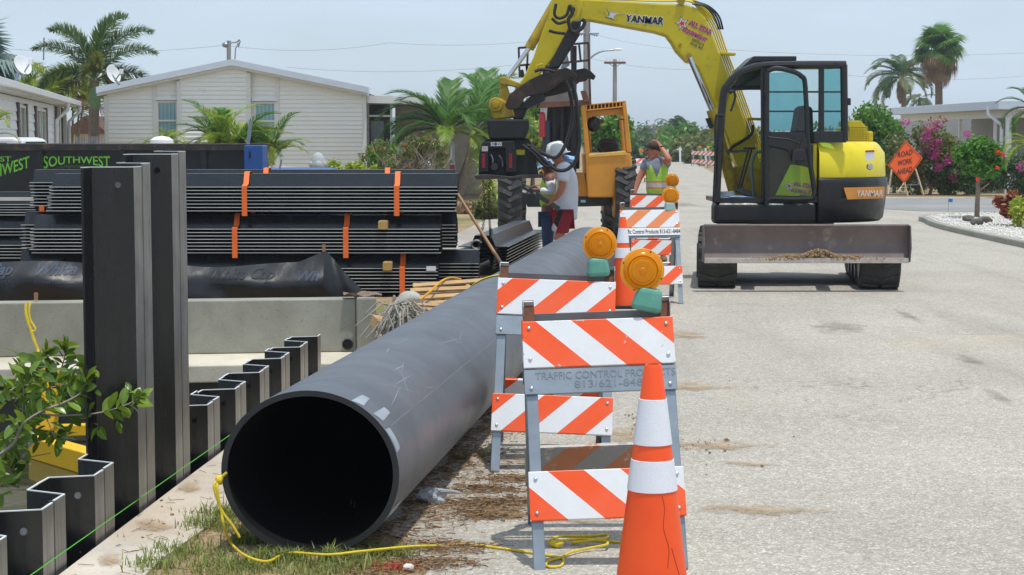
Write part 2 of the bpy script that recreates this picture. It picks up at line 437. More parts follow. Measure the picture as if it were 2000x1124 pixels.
pp.build('drain_pipe', M_CONCD, hw, smooth=True)
MB().lathe([(.0005, .0045), (.0415, .0045)], B - d * .085 + nrm * .0 + Vector((0, 0, dp.z)), 20, nrm).build('drain_opening', M_DARK, hw)
# crumpled brown cloth on the end post
def cloth_fn(u, v):
    p = B + d * (-.12 + .36 * u) + nrm * (.06 - .2 * v)
    return p + Vector((0, 0, .20 + .018 * math.sin(9 * u + 3 * v) + .012 * math.sin(17 * v + 5 * u)))
MB().grid(cloth_fn, 14, 8).build('rag', mat('brown rag', c(128, 108, 96), .9, 0, .3, 20), smooth=True, label='crumpled brown rag lying on the end post of the concrete headwall', cat='rag')

# ------------------------------------------------------------------ sheet piles, each Z section a thing
def pilemat():
    g = NT('black vinyl pile')
    tcn = g.n('TexCoord').outputs['Object']
    mpn = g.n('Mapping'); mpn.inputs['Scale'].default_value = (9, 9, .8); g.l(tcn, mpn.inputs['Vector'])
    col = g.ramp(g.noise(1.3, 6, .6, vec=mpn.outputs[0]), [(.3, c(17, 18, 20)), (.7, c(32, 34, 37))])
    spk = g.ramp(g.noise(70, 3, .6, vec=tcn), [(.68, 0), (.80, .45)])
    col = g.mix(spk, col, c(128, 128, 126))
    mps = g.n('Mapping'); mps.inputs['Scale'].default_value = (60, 60, 2.5); g.l(tcn, mps.inputs['Vector'])
    scr = g.math('MULTIPLY', g.ramp(g.noise(1.0, 4, .7, vec=mps.outputs[0]), [(.66, 0), (.74, .5)]), g.ramp(g.noise(1.1, 4, vec=tcn), [(.48, 0), (.62, 1)]))
    col = g.mix(scr, col, c(104, 106, 108))
    dst = g.ramp(g.noise(1.0, 6, .65, vec=tcn), [(.5, 0), (.75, .16)]); col = g.mix(dst, col, c(74, 74, 72))
    g.set(Roughness=g.ramp(g.noise(2.2, 5, vec=mpn.outputs[0]), [(.3, .16), (.7, .34)]))
    return g.set(Base_Color=col, Specular_IOR_Level=.55)
M_PILE = pilemat()
def flangemat():
    g = NT('scuffed flange face'); tcn = g.n('TexCoord').outputs['Object']
    mpn = g.n('Mapping'); mpn.inputs['Scale'].default_value = (30, 30, 1.1); g.l(tcn, mpn.inputs['Vector'])
    col = g.ramp(g.noise(1.6, 6, .65, vec=mpn.outputs[0]), [(.25, c(84, 82, 80)), (.5, c(138, 135, 129)), (.78, c(176, 174, 168))])
    st = g.ramp(g.noise(2.4, 5, .6, vec=tcn), [(.42, 0), (.62, .65)]); col = g.mix(st, col, c(92, 90, 88))
    return g.set(Base_Color=col, Roughness=.38, Metallic=.3)
M_PILEF = flangemat()
M_CUT = mat('cut white edge', c(214, 216, 216), .6, 0, .1, 30)
u = Vector((.0663, 1, 0)).normalized(); q = Vector((-u.y, u.x, 0))       # u along the row, q towards the canal
T, FL, DP = .009, .275, .17
def zpile(k, zt, mirrored, name, label, group=None):
    """k = period; the unmirrored sheet shows its web to the camera, the mirrored one closes the wave behind it"""
    y1 = 6.87 + .655 * k                       # far end of the front flange of this period
    P = Vector((XP(y1), y1, 0)); mid = P - u * (FL / 2); near = P - u * FL
    if not mirrored:
        bk = near - u * .055 + q * DP
        pl = [bk - u * (FL / 2 - .004), bk, near, mid - u * .009]
    else:
        bk = P + u * .075 + q * DP
        pl = [mid + u * .009, P, bk, bk + u * (FL / 2 - .004)]
    t = thing(name, label, 'sheet pile', (P.x, P.y, -1.6), group=group)
    def ribbon(pl, z0, z1, th):
        m = MB(); n = len(pl); offs = []
        for i in range(n):
            dd = (pl[min(i + 1, n - 1)] - pl[max(i - 1, 0)]).normalized(); offs.append(Vector((-dd.y, dd.x, 0)) * th)
        for i in range(n - 1):
            a, b, a2, b2 = pl[i], pl[i + 1], pl[i] + offs[i], pl[i + 1] + offs[i + 1]
            v = [a, b, b2, a2]; zz = Vector((0, 0, 1))
            m.add([p + zz * z0 for p in v] + [p + zz * z1 for p in v], [(0, 1, 2, 3), (7, 6, 5, 4), (0, 4, 5, 1), (1, 5, 6, 2), (2, 6, 7, 3), (3, 7, 4, 0)])
        return m
    fl = pl[2:] if not mirrored else pl[:2]
    rest = pl[:3] if not mirrored else pl[1:]
    ribbon(rest, -1.6, zt, T).build('web', M_PILE, t)
    e = [p for p in fl]; 
    ribbon(e, -1.6, zt, T).build('flange', M_PILEF, t)
    ribbon(pl, zt + .0005, zt + .0045, T * 1.05).build('cut_edge', M_CUT, t)
    ib = mid + q * .016 + (u * .016 if mirrored else -u * .016)              # interlock bulb inside
    MB().cyl(ib + Vector((0, 0, -1.6)), ib + Vector((0, 0, zt)), .013, n=8).build('interlock', M_PILE, t, smooth=True)
    if not mirrored:                                                           # lifting hole
        ce = bk.lerp(near, .62) + Vector((0, 0, zt - .075))
        wn = Vector(((near - bk).y, -(near - bk).x, 0)).normalized()
        if wn.y > 0: wn = -wn
        MB().lathe([(.0002, .004), (.014, .004), (.014, .012)], ce + wn * .0, 14, wn).build('lifting_hole', mat('hole light', c(120, 124, 128), .6) if k == 2 else M_GALV if k < 2 else M_DARK, t)
    return t
tops = {-1: .27, 0: .285, 1: .29, 2: None, 3: None, 4: .29, 5: .283, 6: .29, 7: .294, 8: .29}
ordn = {0: 'nearest', 1: 'second nearest', 4: 'first beyond the tall pair', 5: 'second beyond the tall pair', 6: 'third beyond the tall pair', 7: 'fourth beyond the tall pair', 8: 'fifth beyond the tall pair'}
for k in range(-1, 9):
    if k == 2:
        zpile(k, at_y(230, 327, 8.0).z, False, 'sheet_pile', 'tall black vinyl sheet pile with wide web and round hole, nearest of the tall ones', 'tall sheet piles')
        zpile(k, at_y(280, 320, 8.2).z, True, 'sheet_pile', 'tall sheet pile edge joined right of the nearest tall one, a bit higher', 'tall sheet piles')
    elif k == 3:
        zpile(k, at_y(320, 302, 8.7).z, False, 'sheet_pile', 'tall black vinyl sheet pile behind the nearest tall pair, web half hidden', 'tall sheet piles')
        zpile(k, at_y(355, 297, 8.85).z, True, 'sheet_pile', 'highest sheet pile, rightmost strip of the tall ones', 'tall sheet piles')
    elif k == -1:
        zpile(k, tops[k], True, 'sheet_pile', 'low black sheet pile cut by the lower left corner of the picture', 'low sheet piles')
    else:
        zpile(k, tops[k], False, 'sheet_pile', f'low black sheet pile, wide web towards the viewer, {ordn[k]}', 'low sheet piles')
        zpile(k, tops[k] + .004, True, 'sheet_pile', f'low sheet pile closing the far side of the fold, {ordn[k]}', 'low sheet piles')
zpile(9, .29, False, 'sheet_pile', 'last low black sheet pile at the far end of the row', 'low sheet piles')
M_STRING = mat('green mason line', c(92, 190, 56), .5, 0, .05, 10)
s0, s1 = at_z(20, 1152, .077), at_z(520, 800, .077)
MB().tube([s0, s1], .0019, 6).build('string_line', M_STRING, label='taut bright green string line running along the sheet piles', cat='string')

# yellow floating boom in the canal
yb = thing('floating_frame', 'yellow steel float frame lying in the canal behind the leaves', 'float', tuple(at_z(150, 905, -.95)))
M_FLOAT = mat('yellow float paint', c(238, 186, 26), .4, 0, .06, 4, dirt=(c(160, 120, 60), .1, 6))
pA, pB = at_z(72, 872, -.86), at_z(230, 918, -.86)
MB().bar(pA, pB, .16, .18).build('beam', M_FLOAT, yb, bevel=.01)
pC = at_z(88, 865, -.86)
MB().bar(pC + Vector((0, .05, .1)), pC + Vector((.06, .1, .62)), .15, .15, (0, 1, 0)).build('upright', M_FLOAT, yb, bevel=.01)
MB().bar(pC + Vector((-.05, .5, .02)), pC + Vector((.9, .75, .02)), .1, .1).build('cross_beam', M_FLOAT, yb, bevel=.01)

# ------------------------------------------------------------------ the big pipe
def pipemat():
    g = NT('grey black HDPE')
    tcn = g.n('TexCoord').outputs['Object']
    col = g.ramp(g.noise(2.2, 6, .6, vec=tcn), [(.3, c(80, 84, 91)), (.7, c(93, 97, 104))])
    mp1 = g.n('Mapping'); mp1.inputs['Scale'].default_value = (16, 1.3, 16); mp1.inputs['Rotation'].default_value = (0, 0, .4); g.l(tcn, mp1.inputs['Vector'])
    sc1 = g.ramp(g.noise(2.2, 6, .7, vec=mp1.outputs[0]), [(.68, 0), (.76, .16)])
    mp2 = g.n('Mapping'); mp2.inputs['Scale'].default_value = (1.2, 11, 1.2); g.l(tcn, mp2.inputs['Vector'])
    sc2 = g.ramp(g.noise(2.0, 6, .7, vec=mp2.outputs[0]), [(.66, 0), (.76, .13)])
    col = g.mix(sc1, col, c(150, 152, 156)); col = g.mix(sc2, col, c(138, 142, 148))
    du = g.ramp(g.noise(1.1, 5, .6, vec=tcn), [(.45, 0), (.75, .14)])
    col = g.mix(du, col, c(120, 114, 108))
    g.set(Roughness=g.ramp(g.noise(3, 5, vec=tcn), [(.3, .36), (.7, .55)]))
    return g.set(Base_Color=col, Specular_IOR_Level=.45)
M_PIPE = pipemat()
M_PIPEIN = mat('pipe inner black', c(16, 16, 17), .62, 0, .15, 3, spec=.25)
PY0, PY1, RX, RZ = 7.08, 20.6, .364, .332
def PX(Y): return -.809 + .1246 * (Y - 7.08)
pd = Vector((.126, 1, 0)).normalized(); pr = Vector((pd.y, -pd.x, 0))
def pipe_pt(Y, a, k=1.0):
    z0 = RZ + .004
    return Vector((PX(Y), Y, z0)) + pr * (RX * k * math.cos(a)) + Vector((0, 0, RZ * k * math.sin(a)))
pipe = thing('pipe', 'long dark grey plastic pipe lying along the road edge, open end towards the viewer', 'pipe', (PX(PY0), PY0, 0))
n = 72
def ring_tube(k, y0, y1, segs, flip):
    m = MB(); vs = []
    for i in range(segs + 1):
        Y = y0 + (y1 - y0) * i / segs
        vs += [pipe_pt(Y, 2 * math.pi * j / n, k) for j in range(n)]
    fs = [(i * n + j, i * n + (j + 1) % n, (i + 1) * n + (j + 1) % n, (i + 1) * n + j) for i in range(segs) for j in range(n)]
    if flip: fs = [f[::-1] for f in fs]
    return m.add(vs, fs)
ring_tube(1, PY0, PY1, 30, True).build('pipe_shell', M_PIPE, pipe, smooth=True)
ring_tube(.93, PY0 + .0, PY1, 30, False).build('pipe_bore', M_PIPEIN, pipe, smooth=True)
for Y, nm in ((PY0, 'cut_face'), (PY1, 'far_cut_face')):
    m = MB(); m.add([pipe_pt(Y, 2 * math.pi * j / n, 1) for j in range(n)] + [pipe_pt(Y, 2 * math.pi * j / n, .93) for j in range(n)], [(j, (j + 1) % n, n + (j + 1) % n, n + j) for j in range(n)])
    m.build(nm, mat('pipe cut edge', c(40, 42, 44), .6, 0, .2, 12), pipe)
# printed seam line along the pipe and two weld rings
m = MB(); 
for i in range(60):
    Y, Y2 = PY0 + .1 + i * .2, PY0 + .1 + (i + 1) * .2
    m.add([pipe_pt(Y, R(33), 1.0015), pipe_pt(Y2, R(33), 1.0015), pipe_pt(Y2, R(31.6), 1.0015), pipe_pt(Y, R(31.6), 1.0015)], [(0, 1, 2, 3)])
m.build('scrape_line', mat('pipe scrape', c(104, 106, 110), .6), pipe)
# pale drag scuffs on the upper skin
m = MB(); rnd = random.Random(12)
for k in range(46):
    Yc = PY0 + .3 + abs(rnd.gauss(0, 3.2)); a0 = rnd.uniform(38, 128); ln = rnd.uniform(.05, .5); da = rnd.uniform(-9, 9) if rnd.random() < .6 else rnd.uniform(-40, 40); wd_ = rnd.uniform(.08, .45); n_s = 8
    for i in range(n_s):
        t0, t1 = i / n_s, (i + 1) / n_s; w0, w1_ = wd_ * math.sin(math.pi * t0) + .03, wd_ * math.sin(math.pi * t1) + .03; yy = lambda t_: min(PY1, Yc + ln * t_)
        m.add([pipe_pt(yy(t0), R(a0 + da * t0 - w0), 1.0012), pipe_pt(yy(t1), R(a0 + da * t1 - w1_), 1.0012), pipe_pt(yy(t1), R(a0 + da * t1 + w1_), 1.0012), pipe_pt(yy(t0), R(a0 + da * t0 + w0), 1.0012)], [(0, 1, 2, 3)])
m.build('scuffs', mat('pale scuff', c(134, 138, 144), .6, 0, .2, 30), pipe)['kind'] = 'stuff'
# torn grey tape flakes on the rim
M_TAPE = mat('silver tape', c(158, 166, 174), .4, .2, .15, 14)
def flake(a0, a1, y0, y1, skew):
    m = MB()
    def fn(uu, v): return pipe_pt(PY0 + y0 + (y1 - y0) * v * (1 - .45 * uu * skew * 8) + skew * uu, R(a0 + (a1 - a0) * uu + 2.5 * v * (uu - .4)), 1.004 + .02 * v * v * uu * (1 - uu) + .006 * v)
    m.grid(fn, 6, 4).build('tape_flake', M_TAPE, pipe, smooth=True)
flake(62, 54, .004, .17, .03); flake(46, 38, .03, .22, .03); flake(33, 15, .004, .07, .01); flake(-34, -26, .0, .2, .02); flake(232, 226, .0, .1, .02)
# ------------------------------------------------------------------ barricades
def stripemat(name, per, slope, phase, orange, worn=.2, white=c(226, 228, 230)):
    """reflective sheeting with slanted orange / white bars; X and Z of the panel"""
    g = NT(name)
    tcn = g.n('TexCoord').outputs['Object']; sx = g.n('SeparateXYZ'); g.l(tcn, sx.inputs[0])
    t = g.math('MULTIPLY_ADD', sx.outputs[2], slope, sx.outputs[0])
    f = g.math('FRACT', g.math('MULTIPLY_ADD', t, 1 / per, phase))
    st = g.math('GREATER_THAN', f, .5)
    og = g.ramp(g.noise(5, 5), [(.3, _sc(orange, .92)), (.7, _sc(orange, 1.08))])
    wh = g.ramp(g.noise(4, 5), [(.3, _sc(white, .92)), (.7, _sc(white, 1.02))])
    col = g.mix(st, wh, og)
    ed = g.math('MAXIMUM', g.math('MULTIPLY', g.math('ABSOLUTE', sx.outputs[0]), 1 / .305), g.math('MULTIPLY', g.math('ABSOLUTE', sx.outputs[2]), 1 / .098))
    ed = g.math('MULTIPLY', g.math('POWER', ed, 9), .16 * worn + .03)
    wn = g.ramp(g.math('ADD', g.noise(13, 8, .75), ed), [(.70 - .10 * worn, 0), (.73 - .10 * worn, 1)])
    gr = g.ramp(g.noise(2.6, 7, .7), [(.45, 0), (.8, .28)]); col = g.mix(gr, col, c(150, 138, 124))
    col = g.mix(g.math('MULTIPLY', wn, min(1, worn * 2)), col, c(190, 180, 170))
    br = g.n('TexVoronoi'); br.inputs['Scale'].default_value = 160; g.l(tcn, br.inputs['Vector'])
    g.bump(br.outputs['Distance'], .12, .002)
    return g.set(Base_Color=col, Roughness=.38, Specular_IOR_Level=.5)
ORANGE = c(240, 84, 22)
M_AMBER = None
def ambermat():
    g = NT('amber lens')
    tcn = g.n('TexCoord').outputs['Object']
    ck = g.n('TexChecker'); ck.inputs['Scale'].default_value = 110; g.l(tcn, ck.inputs['Vector'])
    col = g.ramp(g.noise(8, 4, vec=tcn), [(.3, c(250, 164, 6)), (.7, c(255, 192, 22))])
    g.bump(ck.outputs['Fac'], .6, .004)
    g.set(Base_Color=col, Roughness=.2, Specular_IOR_Level=.6)
    tr = g.n('BsdfTranslucent'); g.l(col, tr.inputs['Color']); ms = g.n('MixShader'); ms.inputs[0].default_value = .45
    g.l(g.p.outputs[0], ms.inputs[1]); g.l(tr.outputs[0], ms.inputs[2]); g.l(ms.outputs[0], g.o.inputs['Surface'])
    return g.m
M_AMBER = ambermat()
M_AMBERRIM = mat('amber rim', c(250, 160, 14), .3, 0, .06, 8)
M_TEAL = mat('teal plastic', c(92, 156, 138), .5, 0, .12, 9, dirt=(c(150, 180, 168), .2, 18))
M_TEALW = mat('sun bleached plastic', c(150, 178, 172), .5, 0, .12, 9)
M_BOLT = mat('bolt steel', c(200, 202, 204), .25, .8, .05, 10)
TA = math.atan2(.44, 1.0)
def barricade(loc, rz, roll, label, front_top, front_low, plate_mat, lamp=None, group='barricades along the road', W=.61, sign=None, stencil=None, box=M_TEAL, simple=False, rear=None):
    t = thing('barricade', label, 'barricade', loc, (0, roll, rz), group)
    LEG = 1.115
    def side(front):
        s = 1 if front else -1
        ang = -TA if front else TA
        y0 = -.44 if front else .44
        def put(mb, name, m_, bevel=0, dx=0, dz=0, smooth=False):
            o = mb.build(name, m_, t, local=True, bevel=bevel, smooth=smooth); o.location = (dx, y0 + dz * math.sin(TA) * s, dz * math.cos(TA)); o.rotation_euler = (ang, 0, 0)
            return o
        o0 = -.001 * s
        for sx in (-1, 1):
            m = MB(); x = sx * (W / 2 - .03)
            m.box((x, 0, LEG / 2), (.045, .006, LEG)); m.box((x + sx * .0215 - sx * .0, .0215 * s, LEG / 2), (.006, .036, LEG))
            lg = put(m, 'leg', M_GALV, .002)
            if front and not simple:
                b = put(MB().box((x, -.0042 * s, LEG - .05), (.046, .002, .1)), 'rusty_tip', M_RUST)
        yp = -.014 * s
        tp = put(MB().box((0, yp, 0), (W, .02, .196)), 'top_panel', front_top, .003, 0, 0)
        tp.location = (0, y0 + .922 * math.sin(TA) * s, .922 * math.cos(TA))
        lp = put(MB().box((0, yp, 0), (W, .02, .196)), 'low_panel', front_low if front or not rear else rear, .003)
        lp.location = (0, y0 + .303 * math.sin(TA) * s, .303 * math.cos(TA))
        put(MB().box((0, yp + .002 * s, .768), (W, .012, .104)), 'plate', plate_mat, .002)
        if not simple:
            m = MB()
            for zz in (.99, .86, .74, .37, .235):
                for sx in (-1, 1): m.lathe([(.0005, .008), (.006, .006), (.009, .0)], (sx * (W / 2 - .028), yp - (.0105 if zz != .74 else .0045) * s, zz), 8, (0, -s, 0))
            put(m, 'bolts', M_BOLT, smooth=True)['kind'] = 'stuff'
        return put
    put = side(True); side(False)
    MB().box((0, .0, .952), (W - .04, .022, .03)).build('hinge_bar', mat('dark galvanised bar', c(112, 114, 116), .5, .6) if 'dark galvanised bar' not in bpy.data.materials else bpy.data.materials['dark galvanised bar'], t, local=True)
    if sign:
        put(MB().box((0, -.03, .775), (W * 1.0, .006, .082)), 'name_board', M_WHITE, .002)
        o = text(sign, 'lettering', M_BLACK, None, (-.295, 0, 0), .048, width=.6, bold=.015, depth=.001)
        o.parent = t; a = Vector((0, -.44, 0)); o.rotation_euler = (-TA, 0, 0); zz = .752; yy = -.0345; o.location = (0.0, -.44 + zz * math.sin(TA) + yy * math.cos(TA), zz * math.cos(TA) - yy * math.sin(TA))
    if stencil:
        for line, zz, h, wd, x0 in stencil:
            o = text(line, 'stencil_lettering', mat('stencil paint', c(120, 128, 134), .5, .4, .2, 30), None, (x0, 0, 0), h, width=wd, depth=.0006)
            o.parent = t; o.rotation_euler = (-TA, 0, 0); yy = -.0195
            o.location = (0, -.44 + zz * math.sin(TA) + yy * math.cos(TA), zz * math.cos(TA) - yy * math.sin(TA))
    if lamp:
        x, z, tilt, bx = lamp                 # lens centre in the barricade's own space
        ya = -.02
        lz = (0, -1, .0)
        lamp_o = MB().lathe([(.0005, .036), (.012, .035), (.014, .033), (.03, .034), (.044, .033), (.046, .030), (.056, .030), (.060, .023), (.0635, .029), (.073, .024), (.076, .02), (.0765, -.02), (.073, -.024), (.055, -.031), (.0005, -.034)], (x, ya, z), 40, lz).build('lamp_lens', M_AMBER, t, local=True, smooth=True, angle=30)
        ORG[lamp_o.name] = Vector((0, 0, 0))
        MB().lathe([(.0768, .018), (.089, .016), (.0895, -.016), (.0768, -.018)], (x, ya, z), 40, lz).build('lens_rim', M_AMBERRIM, lamp_o, local=True, smooth=True)
        m = MB()
        for k in range(4): m.lathe([(.0005, .003), (.004, .002), (.004, 0)], (x + .083 * math.cos(R(45 + 90 * k + 20)), ya - .016, z + .083 * math.sin(R(65 + 90 * k))), 6, (0, -1, 0))
        m.build('rim_screws', M_RUST, lamp_o, local=True)['kind'] = 'stuff'
        MB().lathe([(.03, -.012), (.026, .012), (.022, .02)], (x + bx * .3, ya, z - .088), 16).build('lamp_neck', M_AMBERRIM, t, local=True, smooth=True)
        b = MB().box((0, 0, 0), (.125, .085, .10)); 
        b.v = [Vector((p.x * (.78 if p.z > 0 else 1), p.y * (.8 if p.z > 0 else 1), p.z)) for p in b.v]
        bo = b.build('battery_box', box, t, local=True, bevel=.022, seg=3); bo.location = (x + bx, ya, z - .118); bo.rotation_euler = (0, tilt, R(8))
    return t
S_A = stripemat('stripes falling right, chipped', .285, 1.1, .5, ORANGE, .5)
S_B = stripemat('stripes falling right, low panel', .285, 1.1, .928, ORANGE, .22)
S_C = stripemat('stripes rising right', .285, -1.1, .682, ORANGE, .06)
S_C2 = stripemat('stripes rising right, low panel', .285, -1.1, .023, ORANGE, .16)
S_D = stripemat('faded stripes rising right', .285, -1.1, .3, c(226, 132, 74), .5)
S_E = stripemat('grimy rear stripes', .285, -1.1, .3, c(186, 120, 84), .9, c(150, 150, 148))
b1 = at_z(1190, 1117); b1 = Vector((b1.x, b1.y + .44, 0))
barricade(tuple(b1), R(1.0), R(-2.0), 'nearest striped barricade with stencilled grey plate and amber lamp, stripes falling right', S_A, S_B, M_GALV, (.19, 1.13, R(14), .02), rear=S_E,
          stencil=[('TRAFFIC CONTROL PRODUCTS', .775, .030, .56, -.26), ('813/621-8484', .737, .030, .30, -.105)])
b2 = at_z(1077, 926); b2 = Vector((b2.x, b2.y + .44, 0))
barricade(tuple(b2), R(-1.0), R(2.2), 'second striped barricade against the pipe, clean stripes rising right, amber lamp on top', S_C, S_C2, M_GALV, (.215, 1.135, R(-4), -.005))
b3 = Vector((1.43, 18.55, 0.006))
barricade(tuple(b3), R(1.5), R(-.8), 'faded barricade beside the far cone with white name board and amber lamp', S_D, S_C2, M_GALV, (.225, 1.085, 0, -.01), sign='Traffic Control Products 813-621-8484', box=M_TEALW)
b4 = Vector((1.83, 23.3, 0.006))
barricade(tuple(b4), R(0), R(.6), 'barricade right in front of the man scratching his head, farthest of the near four', S_C, S_C2, M_GALV, (.235, 1.14, 0, 0))
# far barricades by the parked car, and one beyond the ochre forklift
for k, (px, lab, lamps) in enumerate(((1361, 'leftmost of the small far barricades by the white car', 1), (1377, 'middle one of the small far barricades by the white car', 1), (1393, 'rightmost of the small far barricades, next to the excavator cab', 1))):
    p = at_y(px, 322 + k, 118 - 5 * k); t = thing('barricade', lab, 'barricade', (p.x, p.y, 0), (0, 0, R(10)), 'far barricades')
    for sx in (-1, 1):
        for sy in (-1, 1): MB().bar((sx * .28, sy * .3, 0), (sx * .28, 0, 1.1), .05, .02).build('leg', M_GALV, t, local=True)
    for zz, nm in ((.86, 'top_panel'), (.3, 'low_panel')):
        MB().box((0, -.3 * (1 - zz / 1.1) - .02, zz), (.8, .02, .24)).build(nm, S_C, t, local=True)
    MB().lathe([(.0005, .05), (.09, .03), (.1, 0), (.09, -.03), (.0005, -.05)], (.2, 0, 1.22), 16, (0, -1, 0)).build('lamp_lens', M_AMBER, t, local=True, smooth=True)
barricade((5.0, 71, 0.006), 0, 0, 'small barricade with amber lamp just right of the ochre forklift', S_C, S_C2, M_GALV, (.1, 1.25, 0, 0), simple=True)

# ------------------------------------------------------------------ cones
def conemat(z):
    g = NT('cone orange'); 
    col = g.ramp(g.noise(6, 4), [(.3, c(246, 78, 18)), (.7, c(252, 92, 26))])
    sc = g.ramp(g.noise(9, 7, .8, dist=1.5), [(.69, 0), (.72, .5)])
    col = g.mix(sc, col, c(196, 70, 30))
    return g.set(Base_Color=col, Roughness=.42)
M_CONE = conemat(0)
def collarmat():
    g = NT('white prismatic collar')
    tcn = g.n('TexCoord').outputs['Object']
    v = g.n('TexVoronoi'); v.inputs['Scale'].default_value = 260; g.l(tcn, v.inputs['Vector'])
    col = g.ramp(v.outputs['Distance'], [(.2, c(240, 240, 244)), (.6, c(228, 229, 236))])
    return g.set(Base_Color=col, Roughness=.3, Specular_IOR_Level=.6)
M_COLLAR = collarmat()
def cone(loc, label, H=.923, scuff=True):
    t = thing('traffic_cone', label, 'cone', loc, group='traffic cones')
    rr_ = lambda z: .029 + .1246 * (H - z)
    MB().lathe([(rr_(.03), .03), (rr_(.25), .25), (rr_(.52), .52), (rr_(H - .01), H - .01), (.025, H), (.02, H), (.02, H - .02)], (0, 0, 0), 48).build('cone_body', M_CONE, t, local=True, smooth=True)
    for z0, z1 in ((.508, .61), (.66, .81)):
        z0, z1 = z0 * H / .923, z1 * H / .923
        MB().lathe([(rr_(z0) + .0005, z0), (rr_(z0) + .003, z0 + .001), (rr_(z1) + .003, z1 - .001), (rr_(z1) + .0005, z1)], (0, 0, 0), 48).build('collar', M_COLLAR, t, local=True, smooth=True)
    MB().box((0, 0, .015), (.36, .36, .03)).build('cone_base', mat('black cone base', c(30, 30, 31), .8), t, local=True, bevel=.01)
    if scuff:
        m = MB(); a0 = -1.25
        pts = [(a0 + .06 * math.sin(k * .9) + .012 * k, .50 - .0195 * k) for k in range(13)]
        m.tube([((rr_(z) + .0006) * math.cos(a), (rr_(z) + .0006) * math.sin(a), z) for a, z in pts], .0011, 4)
        pts = [(-.98 + .05 * k, .33 - .02 * k) for k in range(6)]
        m.tube([((rr_(z) + .0006) * math.cos(a), (rr_(z) + .0006) * math.sin(a), z) for a, z in pts], .0010, 4)
        m.build('scuff_mark', mat('black scuff', c(168, 56, 24), .7), t, local=True)
    return t
cone((.463, 5.84, .006), 'orange traffic cone with two white collars, nearest to the viewer')
cone((1.10, 17.75, .006), 'smaller looking orange cone standing between the second and the faded barricade', .90, False)

# ------------------------------------------------------------------ ropes
def zn(px, py, z=.012): return at_z(px, py, z)
kn = pipe_pt(PY0 - .01, math.pi, 1.015) 
kn = at_y(428, 938, PY0 - .02)
rp = [kn + Vector((.03, 0, .03)), kn, at_y(424, 955, 7.04), at_y(432, 1000, 7.04), at_y(438, 1030, 7.04), zn(452, 1062, .03), zn(480, 1086, .05), zn(520, 1097, .04), zn(550, 1085, .02), zn(575, 1080, .03), zn(640, 1084, .045), zn(700, 1078, .05), zn(800, 1068, .035), zn(870, 1066), zn(910, 1063), zn(960, 1069), zn(1040, 1080), zn(1085, 1088), zn(1100, 1092), zn(1096, 1105), zn(1075, 1108), zn(1066, 1103), zn(1075, 1095), zn(1095, 1090), zn(1115, 1079, .02), zn(1150, 1071, .02), zn(1185, 1064, .03), zn(1178, 1056, .03), zn(1130, 1053, .03), zn(1085, 1058, .02), zn(1078, 1053), zn(1100, 1047), zn(1150, 1047), zn(1185, 1045), zn(1180, 1052, .03), zn(1120, 1060, .02), zn(1140, 1056), zn(1210, 1059), zn(1280, 1062)]
rope = thing('yellow_rope', 'thin yellow rope from the open pipe end to loops under the nearest barricade', 'rope', (kn.x, kn.y, 0))
MB().tube(smoothpath(rp, 7), .0055, 8).build('rope_strand', M_ROPE, rope, smooth=True)
rp2 = [kn, at_y(418, 950, 7.04), at_y(428, 985, 7.04), at_y(436, 1003, 7.04), at_y(452, 1024, 7.04), at_y(466, 1046, 7.04), at_y(467, 1050, 7.04)]
MB().tube(smoothpath(rp2, 7), .0055, 8).build('rope_end', M_ROPE, rope, smooth=True)
MB().blob(kn, (.017, .014, .02), 3, .2).build('knot', M_ROPE, rope, smooth=True)
MB().tube(smoothpath([zn(1070, 1058, .02), zn(1085, 1064, .02), zn(1100, 1061, .03)], 4), [.004, .006, .011, .014, .012, .014, .011, .008, .006], 6).build('frayed_end', M_ROPE, rope)
# yellow strap over the pipe and orange hose beside the pallet
def strap_pt(a): return pipe_pt(13.4 - .25 * math.sin(a), a, 1.012)
yst = thing('yellow_strap', 'yellow and black lifting strap laid over the back of the big pipe', 'strap', (PX(13.4), 13.4, .67))
MB().tube([strap_pt(R(x)) for x in range(35, 160, 5)], .022, 6, flat=.35).build('webbing', mat('yellow webbing', c(226, 206, 26), .6, 0, .1, 30, dirt=(c(40, 40, 30), .12, 20)), yst)
MB().tube(smoothpath([at_y(820, 586, 16.9), at_y(840, 570, 17.2), at_y(862, 550, 17.7), at_y(880, 543, 18.0), at_y(900, 546, 18.1)], 5), .011, 8).build('orange_hose', mat('orange hose', c(224, 160, 34), .5), smooth=True, label='orange yellow hose arching over the wooden pallet', cat='hose')
# yellow rope hanging over the headwall, with its stake
hy = B - d * 2.97 + nrm * .01
hp = lambda px, py, f: Vector((at_y(px, py, 16.5).x, at_y(px, py, 16.5).y - f, at_y(px, py, 16.5).z))
yr = thing('hanging_rope', 'yellow cord looped over the concrete headwall beside the tall piles', 'rope', tuple(hp(66, 590, .1)))
MB().tube(smoothpath([hp(57, 590, .1), hp(58, 612, .12), hp(68, 645, .12), hp(74, 664, .12), hp(82, 690, .14), hp(86, 715, .6)], 5), .014, 6).build('cord', M_ROPE, yr, smooth=True)
MB().tube(smoothpath([hp(66, 588, .1), hp(64, 600, .12), hp(66, 622, .12), hp(76, 640, .12), hp(70, 645, .12)], 5), .01, 6).build('cord_loop', M_ROPE, yr, smooth=True)
MB().bar(hp(62, 590, -.15), hp(62, 575, -.15), .03, .03).build('stake', M_WOODH, yr)

